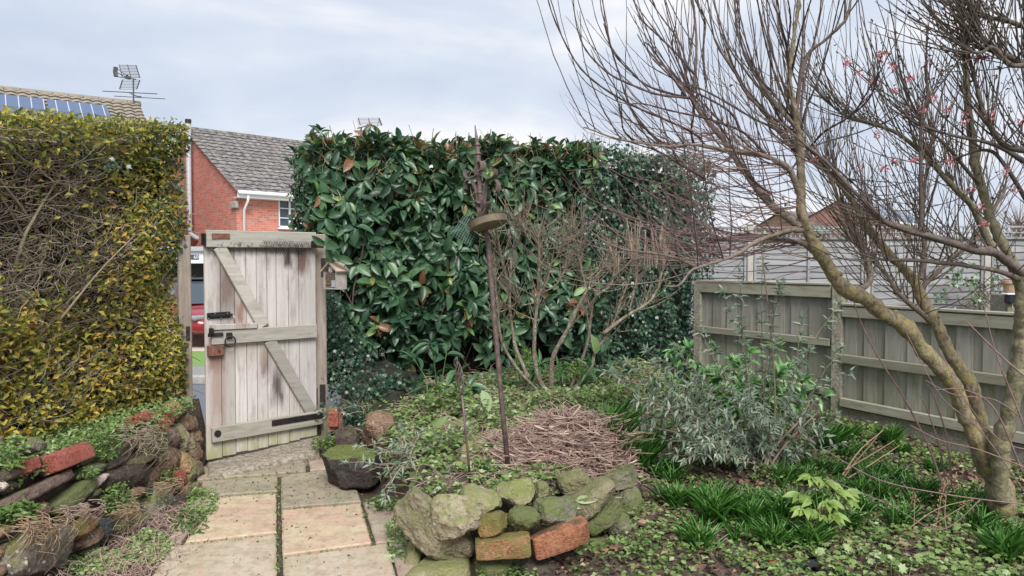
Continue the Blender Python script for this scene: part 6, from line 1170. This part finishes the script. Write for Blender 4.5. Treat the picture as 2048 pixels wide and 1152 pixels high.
rel(hp_, tag(link('tangled_stems', tubes_np('tangled_stems', paths, (RS.uniform(.0011, .003, k)+.004*(RS.rand(k) < .07))[:, None]*np.ones(6)[None], None, 4), None, M['deadstem']), kind='stuff'))
k2 = 2200; i_ = RS.choice(k, k2); ln = RS.uniform(.03, .08, k2); rel(hp_, tag(link('withered_leaves', leaves_np('withered_leaves', p0[i_]+NA((0, 0, .01)), rdir(k2, -.2, .4), NA([[0, 0, 1.]])+RS.normal(0, .6, (k2, 3)), ln, ln*.3, LANCE, np.clip(RS.normal(.6, .3, k2), 0, 1)), None, M['dead']), kind='stuff'))
# geranium-like leaves at the bottom right
pts = [(1690, 1120), (1720, 1100), (1750, 1130), (1780, 1110), (1810, 1135), (1850, 1120), (1880, 1140), (1920, 1085), (1900, 1105), (1940, 1130), (1970, 1110), (2000, 1050), (2020, 1075), (2035, 1110), (1790, 1145), (1700, 1142), (1985, 1140), (2040, 1140), (1940, 1060), (1925, 1035), (1660, 1145), (1765, 1075)]
lp_ = []
for a, b_ in pts:
    g_ = HG(a, b_+14)
    for _ in range(7): lp_.append((g_.x+RS.normal(0, .045), g_.y+RS.normal(0, .05), g_.z+RS.uniform(.035, .10)))
k = len(lp_); lp_ = NA(lp_); ln = RS.uniform(.035, .068, k)
gt = thing('hardy_geranium', 'patch of bright green lobed leaves along the bottom right edge', 'plant', tuple(HG(1850, 1130)))
rel(gt, link('leaves', leaves_np('leaves', lp_, rdir(k, -.1, .2), NA([[0, -.35, 1.]])+RS.normal(0, .25, (k, 3)), ln, ln, GERAN, np.clip(RS.normal(.75, .2, k), 0, 1)), None, M['ground'])); st_ = [[p-NA((RS.normal(0, .03), RS.normal(0, .03), p[2]-h1(p[0], p[1]))), p-NA((0, 0, .02)), p] for p in lp_]; rel(gt, link('stalks', tubes_np('stalks', st_, np.full((k, 3), .0013), None, 4), None, M['ground']))
# bright weeds hugging the wall foot and the rockery
def tuft(name, label, px, py, rx, ry, D, k, sz, mat=None, thick=.06, wr=.6, cat='plant', tpl=SMALL, tm=.5, parent=None, onwall=False):
    pts = []
    for _ in range(k):
        a = RS.uniform(0, 2*pi); r_ = math.sqrt(RS.rand()); u, v = px+rx*r_*cos(a), py+ry*r_*sin(a)
        if onwall: c = whit(u, v)+wn*RS.uniform(-.03, thick)
        else:
            c = P(u, v, D+RS.uniform(-thick, thick)); o_ = Vector((0, 0, CH)); g_i = 0
            while c.z < h1(c.x, c.y)+.006 and g_i < 60: c = o_+(c-o_)*.988; g_i += 1
            c.z += RS.rand()*.03
        pts.append(NA(c))
    pts = NA(pts); t = thing(name, label, cat, tuple(pts.mean(0)-NA((0, 0, .03)))); ln = RS.uniform(.6, 1.2, k)*sz; nr = NA([[.5, -.5, .8]])+RS.normal(0, .45, (k, 3))
    rel(t, link('leaves', leaves_np('leaves', pts, rdir(k, -.5, .6), nr, ln, ln*wr, tpl, np.clip(RS.normal(tm, .22, k), 0, 1)), None, mat or M['ground']))
    ks = max(8, k//7); c0 = pts.mean(0); p0 = pts[:ks]; paths = p0[:, None]+((c0-p0)*.45+NA((0, 0, -.03)))[:, None]*np.linspace(0, 1, 4)[None, :, None]; rel(t, link('stems', tubes_np('stems', paths, np.full((ks, 4), .0016), None, 4), None, M['ground'])); return t
z6 = lambda u, v: (u/2.94, 760+v/2.94)
for (u, v, ru, rv, k, sz, lab, tm, sp) in [(605, 400, 75, 85, 420, .022, 'round leaved trailing plant over the wall right of the clean red brick', .3, 0), (905, 350, 70, 110, 420, .022, 'blue green trailing plant under the right hand red bricks', .25, 0), (685, 700, 85, 90, 430, .022, 'trailing plant hanging mid wall above the pale rootlets', .4, 0), (510, 552, 50, 30, 120, .022, 'tiny leafy tuft above the green brown wedge stone', .5, 0),
  (90, 780, 105, 55, 240, .034, 'broad leaved creeper on the left of the wall', .35, 0), (985, 570, 40, 60, 120, .02, 'small tuft in the wall joint near its right end', .45, 0), (60, 440, 70, 100, 160, .036, 'pale round leaves spilling over the far left wall top', .55, 0), (930, 700, 60, 70, 90, .02, 'thin tuft over the lichened round stone', .55, 0)]: tuft('wall_plant', lab, *z6(u, v), ru/2.94, rv/2.94, 0, k, sz, onwall=True, tm=tm, thick=.05)
for (px, py, rx, ry, D, k, sz, lab, tm) in [(405, 1010, 32, 32, 5.15, 800, .026, 'bright weedy tuft at the foot of the wall beside the paving', .62), (378, 1050, 34, 26, 4.75, 260, .04, 'round leaved violet clump at the wall foot nearer than the bright weeds', .15), (300, 1100, 44, 36, 4.3, 600, .028, 'yellowish green weeds at the wall foot near the bottom edge', .75), (190, 1130, 70, 26, 4.15, 700, .026, 'low yellow green carpet of weeds at the bottom left', .72),
  (795, 1080, 24, 44, 4.35, 420, .026, 'upright fresh green weeds between the paving and the rockery', .6), (660, 890, 40, 16, 6.1, 420, .028, 'green weeds at the foot of the gate post', .4), (770, 1010, 34, 14, 4.8, 160, .03, 'dark weeds on the path edge behind the rockery', .2), (1015, 1150, 60, 14, 4.0, 240, .026, 'small round leaves at the bottom below the rockery', .4), (1172, 1060, 18, 14, 4.35, 70, .03, 'tiny green sprig growing between the slanted rockery stones', .35)]: tuft('weed_patch', lab, px, py, rx, ry, D, k, sz, tm=tm, thick=.09)
for (px, py, rx, ry, D, k, sz, lab, tm) in [(985, 830, 60, 34, 5.9, 260, .05, 'pale broad leaved weeds around the middle of the feeder pole', .85), (1120, 800, 70, 22, 6.3, 280, .045, 'pale green weeds at the feet of the pruned shrubs', .8), (900, 800, 50, 30, 6.2, 220, .055, 'leafy green weeds left of the feeder pole at the back', .55), (1045, 870, 34, 30, 5.4, 130, .05, 'blue green leaves between feeder pole and dead stem heap', .7), (880, 900, 50, 40, 5.1, 200, .05, 'mixed leaves around the stones behind the metal stake', .5), (1230, 790, 60, 20, 6.4, 260, .045, 'green weeds at the back of the bed left of the silvery buddleia', .6)]: tuft('weed_patch', lab, px, py, rx, ry, D, k, sz, tm=tm, thick=.16)
pts = NA([NA(whit(*z6(RS.uniform(-40, 760), RS.uniform(255, 440))))+NA(wn)*-RS.uniform(.0, .25)+NA((0, 0, .06)) for _ in range(2600)]); pts = np.repeat(pts, 2, 0); pts[:, 0] = -2.46-RS.rand(5200)*.5; pts[:, 2] = .50+RS.rand(5200)*.08-.1*np.clip(pts[:, 0]+2.53, 0, 1)*10*RS.rand(5200); pts[:, 1] = RS.uniform(3.3, 5.85, 5200)
t = thing('wall_top_weeds', 'fine bright green ground cover along the top of the stone wall', 'plant', (-2.7, 4.6, .62)); k = len(pts); ln = RS.uniform(.015, .04, k); rel(t, link('leaves', leaves_np('leaves', pts, rdir(k, -.1, .8), NA([[.4, -.4, .9]])+RS.normal(0, .4, (k, 3)), ln, ln*.5, SMALL, np.clip(RS.normal(.62, .2, k), 0, 1)), None, M['ground']))
# rootlets hanging on the wall
def roots(label, u, v, ru, rv, k, L0, mat='deadstem'):
    pp = []
    for _ in range(k): a = NA(whit(*z6(u+RS.normal(0, ru), v+RS.normal(0, rv)))); d = NA((RS.uniform(.02, .12), RS.normal(0, .25), -1+RS.rand()*.6)); L_ = RS.uniform(.4, 1)*L0; pth_ = [a+NA(wn)*(.05+.07*sin(pi*f))+d*L_*f+NA((0, .03*sin(f*5+a[1]*40), 0)) for f in np.linspace(0, 1, 8)]; pp.append(pth_)
    t = thing('hanging_roots', label, 'roots', tuple(pp[0][0])); rel(t, link('rootlets', tubes_np('rootlets', pp, RS.uniform(.0012, .003, k)[:, None]*np.linspace(1, .5, 8)[None], None, 4), None, M[mat])); return t
roots('tangle of pale roots over the big grey stone at the bottom left', 120, 880, 80, 40, 90, .22, 'straw'); roots('rootlets dangling beside the dark slate piece mid wall', 680, 780, 50, 30, 46, .15, 'straw'); roots('grey dry stems hanging between the two blue green trailing plants', 780, 330, 60, 50, 120, .20, 'twigpriv'); roots('thin roots above the small orange brick fragment', 380, 780, 70, 25, 40, .16, 'deadstem')
roots('pale dry grass hanging off the lichened round stone', 930, 640, 50, 20, 40, .12, 'straw')
# fallen laurel leaves, big and pale
fl_ = [(783, 1130, 60, 4.2, 'fallen pale leaf at the path edge near the bottom'), (738, 1014, 50, 4.9, 'dark green fallen laurel leaf on the paving edge'), (1660, 1080, 50, 4.4, 'pale green fallen leaf under the lime hellebore'), (972, 800, 60, 5.9, 'large pale leaf standing upright left of the feeder pole'), (1150, 1010, 50, 4.15, 'white silvery leaf draped over the rockery'), (1170, 1000, 46, 4.15, 'second silvery leaf lying on the slanted stone'), (1158, 1035, 50, 4.1, 'silvery leaf hanging down toward the orange brick'), (1100, 945, 40, 4.6, 'small yellowish leaf on the dead stem heap'), (960, 700, 40, 6, 'x'), (880, 845, 44, 5.6, 'narrow white leaf left of the metal stake'), (988, 930, 44, 4.7, 'dark leaf leaning on the foot of the feeder pole'), (1190, 690, 50, 6.5, 'pale leaf caught in the second pruned shrub'), (1160, 582, 36, 6.6, 'pale green leaf caught high in the first pruned shrub'), (1100, 405, 50, 7.6, 'y')]
for px, py, sz, D, lab in fl_:
    if len(lab) < 3: continue
    up_ = D > 5.5 or 1140 < px < 1175 or px == 988; c = P(px, py, D) if up_ else HG(px, py)+Vector((0, 0, .02)); L_ = sz/F*D*.85; a = RS.uniform(0, 6.3); ax = NA([[cos(a), sin(a)*.4, .8 if D > 5.5 else (-.6 if 'hanging' in lab else .1)]]); nr = NA([[.2, -.9, .5]]) if up_ else NA([[.1, -.3, 1]])
    me = leaves_np('fallen_leaf', NA([[0, 0, 0]])-ax*L_/2/np.linalg.norm(ax), ax, nr, NA([L_]), NA([L_*.45]), LAUREL, NA([RS.rand()])); o = link('fallen_leaf', me, None, M['laurel'] if 'dark' in lab else M['fallen']); o.location = c; tag(o, lab, 'leaf')
# crumbs of soil and chips on the paving
x, y = sample(900, -2.3, -.4, 3.7, 6.2, lambda x, y: (polydist(x, y, BED) < -.03)*(RS.rand(len(x)) < .25+.75*(y > 5)+.5*(np.abs(x+1.3+.3*(y-4.4)) < .1))); k = len(x); ln = RS.uniform(.005, .02, k)
tag(link('soil_crumbs', leaves_np('soil_crumbs', np.stack([x, y, np.full(k, .016)], 1), rdir(k, -.2, .3), rdir(k, .2, 1), ln, ln*RS.uniform(.3, .9, k), MEDIUM, RS.rand(k)*.7), None, M['dead']), 'dark crumbs of soil and leaf scattered on the paving', 'soil crumbs', kind='stuff')
jp = []
for (a, b_, n_) in [((558, 960), (558, 1150), 90), ((723, 1008), (748, 1092), 40), ((380, 1090), (553, 1070), 34), ((440, 995), (556, 987), 26), ((562, 1022), (722, 1008), 20), ((564, 1116), (745, 1092), 26), ((618, 940), (616, 912), 14), ((430, 960), (612, 942), 30)]:
    for _ in range(n_): f = RS.rand(); g_ = G(a[0]+(b_[0]-a[0])*f+RS.normal(0, 1.5), a[1]+(b_[1]-a[1])*f, .012); jp.append(g_)
jp = NA(jp); k = len(jp); ln = RS.uniform(.008, .03, k); tag(link('joint_weeds', leaves_np('joint_weeds', jp, rdir(k, 0, .9), NA([[0, -.3, 1.]])+RS.normal(0, .4, (k, 3)), ln, ln*.4, SMALL, RS.rand(k)*.8), None, M['ground']), 'tiny weeds sprouting from the joints of the paving', 'weeds', kind='stuff')
# brambles, bare canes and dry stalks at the right
cn = thing('bare_canes', 'dark red arching bramble canes in front of the right hand fence panel', 'bramble', tuple(HG(1885, 975))); q = MB()
for l_, a, b_, D in [([(1890, 985), (1860, 900), (1810, 800), (1760, 720), (1720, 640), (1690, 540)], .007, .003, 4.7), ([(1895, 985), (1880, 900), (1855, 820), (1840, 790)], .006, .003, 4.75), ([(1905, 985), (1895, 880), (1870, 800), (1855, 770)], .007, .003, 4.8), ([(2048, 950), (1990, 820), (1930, 780), (1870, 780)], .005, .0025, 4.0), ([(2060, 760), (2010, 720), (1960, 670), (1935, 645)], .0055, .003, 3.9), ([(2060, 850), (1990, 800), (1910, 790), (1850, 760)], .004, .002, 3.9), ([(2060, 1000), (1960, 860), (1880, 790), (1800, 640)], .004, .002, 4.1), ([(2060, 1010), (1900, 990), (1760, 960), (1650, 900)], .004, .002, 3.9), ([(2060, 880), (2020, 780), (1990, 700), (1965, 600)], .0045, .002, 3.8), ([(2060, 940), (1960, 900), (1880, 880), (1820, 850)], .004, .002, 3.8), ([(1960, 1000), (1880, 1060), (1780, 1010), (1660, 960)], .003, .002, 4.0), ([(2060, 900), (2000, 880), (1930, 800), (1880, 700)], .003, .002, 4.0)]: addlimb(q, limb(l_, 22, None, a, b_, D, D), 6, .2)
q.build('canes', M['twigred'], cn, smooth=True, world=True)
ds = thing('dry_stalks', 'straw coloured dead flower stalks standing among the bright lobed leaves', 'dead stalks', tuple(HG(1840, 1110))); q = MB()
for l_ in [[(1826, 1120), (1828, 1050), (1830, 985)], [(1850, 1120), (1870, 1060), (1885, 985), (1900, 960)], [(1900, 1090), (1890, 1040), (1892, 990)], [(1770, 1110), (1850, 1060), (1930, 1010)], [(1790, 1080), (1870, 1020), (1945, 1000)]]: addlimb(q, limb(l_, 12, None, .003, .002, 4.25, 4.25), 5)
q.build('stalks', M['straw'], ds, smooth=True, world=True); k = 130; c_ = [(1895, 975), (1830, 1000), (1885, 990), (1940, 1010), (1900, 965)]; pts = NA([NA(P(*(NA(random.choice(c_))+RS.normal(0, 9, 2)), 4.25)) for _ in range(k)]); rel(ds, link('seed_heads', leaves_np('seed_heads', pts, rdir(k), rdir(k), RS.uniform(.012, .03, k), RS.uniform(.004, .01, k), SMALL, NA([1.]*k)), None, M['dead']))
q = MB(); bs_ = thing('cut_branches', 'bundle of pale dry cut branches leaning across the strappy clumps', 'branches', tuple(HG(1690, 965)))
for l_ in [[(1680, 965), (1710, 925), (1745, 885), (1773, 848)], [(1685, 950), (1720, 900), (1755, 870), (1768, 860)], [(1680, 965), (1740, 930), (1800, 890)], [(1690, 940), (1750, 905), (1790, 880)]]: addlimb(q, limb(l_, 12, None, .006, .0025, 5.1, 5.6), 6, .2)
q.build('sticks', M['straw'], bs_, smooth=True, world=True)
bt = thing('bent_twig_bundle', 'dry forked stems rising from the heart of the silvery buddleia', 'branches', tuple(HG(1525, 960))); q = MB()
for l_ in [[(1525, 960), (1530, 900), (1500, 850), (1470, 800)], [(1520, 960), (1540, 890), (1550, 830), (1545, 700), (1520, 470)], [(1530, 950), (1570, 890), (1640, 820)], [(1515, 960), (1500, 900), (1450, 850)], [(1530, 955), (1545, 900), (1600, 840), (1620, 800)]]: addlimb(q, limb(l_, 14, None, .011, .004, bb.y-.15, bb.y-.1), 6, .25)
q.build('sticks', M['deadstem'], bt, smooth=True, world=True)
# single bright bits
g_ = HG(1545, 1142); t = thing('orange_bloom', 'single small orange red flower at the bottom edge', 'flower', tuple(g_)); pts = NA([NA(g_)+NA((0, 0, .02))+rdir(1)[0]*.008 for _ in range(26)]); rel(t, link('petals', leaves_np('petals', pts, rdir(26, 0, 1), rdir(26), np.full(26, .03), np.full(26, .016), SMALL), None, leafmat('orangepetal', [(0, (.6, .10, .03)), (1, (.75, .18, .06))], .5, .2, .1))); q = MB(); q.tube([g_-Vector((0, 0, .02)), g_+Vector((0, 0, .02))], .002, 5); q.build('stalk', M['lime'], t, world=True)
g_ = HG(1368, 1000); me = leaves_np('crumpled_leaf', NA([[0, 0, 0.]]*5), rdir(5, -.2, .6), rdir(5), np.full(5, .06), np.full(5, .045), LAUREL, NA([.9]*5)); o = link('crumpled_leaf', me, None, M['dead']); o.location = g_+Vector((0, 0, .03)); tag(o, 'crumpled orange brown dead leaf right of the rockery end', 'leaf')
g_ = HG(1580, 1150); t = thing('pond_liner', 'scrap of black plastic sheet poking out at the bottom edge', 'plastic sheet', tuple(g_)); q = MB(); vs = [(x_*.04-.12, y_*.03, .02+.02*noise.noise(Vector((x_*.9, y_*.8, 3)))+.01) for x_ in range(8) for y_ in range(4)]; q.add(vs+[(a, b_, c_-.006) for a, b_, c_ in vs], [[i*4+j, i*4+j+1, (i+1)*4+j+1, (i+1)*4+j] for i in range(7) for j in range(3)]+[[32+i*4+j, 32+(i+1)*4+j, 32+(i+1)*4+j+1, 32+i*4+j+1] for i in range(7) for j in range(3)], .5); q.build('sheet', M['black'], t, smooth=True)
# climbing stems on the fence post and lap fence
iv2 = thing('ivy', 'wisps of ivy on the silvery lap fence behind the trunks', 'ivy', tuple(P(1940, 600, 11.5))); pts = NA([NA(P(a+RS.normal(0, 14), b_+RS.normal(0, 18), 11.7)) for a, b_ in [(1985, 575), (1960, 590), (1915, 560), (1940, 560), (1890, 590), (1670, 560)] for _ in range(26)]); ivy_cloud('leaves', iv2, pts, .09, (0, -1, .2), tint=np.full(len(pts), .95)); st_ = [[p, p+NA((RS.normal(0, .1), 0, -.1)), p+NA((RS.normal(0, .15), 0, -.25))] for p in pts[:60]]; rel(iv2, link('stems', tubes_np('stems', st_, np.full((60, 3), .006), None, 4), None, M['twig']))
hd2 = thing('far_tree', 'hazy purple grey leafless tree far off at the right edge', 'tree', tuple(P(2035, 470, 48))); q = MB(); b0 = Vector((P(2035, 470, 48).x, 48, -.3)); q.tube([b0, b0+Vector((.1, 0, 4))], [.25, .12], 8); q.build('trunk', M['twigred'], hd2, world=True); L0 = [np.concatenate([NA([b0+Vector((.1*f, 0, 1+3.5*f))]), [[.12]]], 1)[0] for f in np.linspace(0, 1, 20)]; ap, ar = shoots([NA(L0)], 240, (.8, 2.4), lambda tg, p: NA((RS.uniform(-1, 1), RS.uniform(-1, 1), RS.uniform(.1, 1))), .4, (.02, .035), 8, .2); rel(hd2, link('crown', tubes_np('crown', ap, ar, None, 4), None, M['twigred']))
for o_ in bpy.data.objects:
    if o_.parent and o_.name.startswith(('ivy_growth', 'cut_twigs', 'buds', 'rootlets', 'shoots', 'blossom', 'withered')): o_['kind'] = 'stuff'
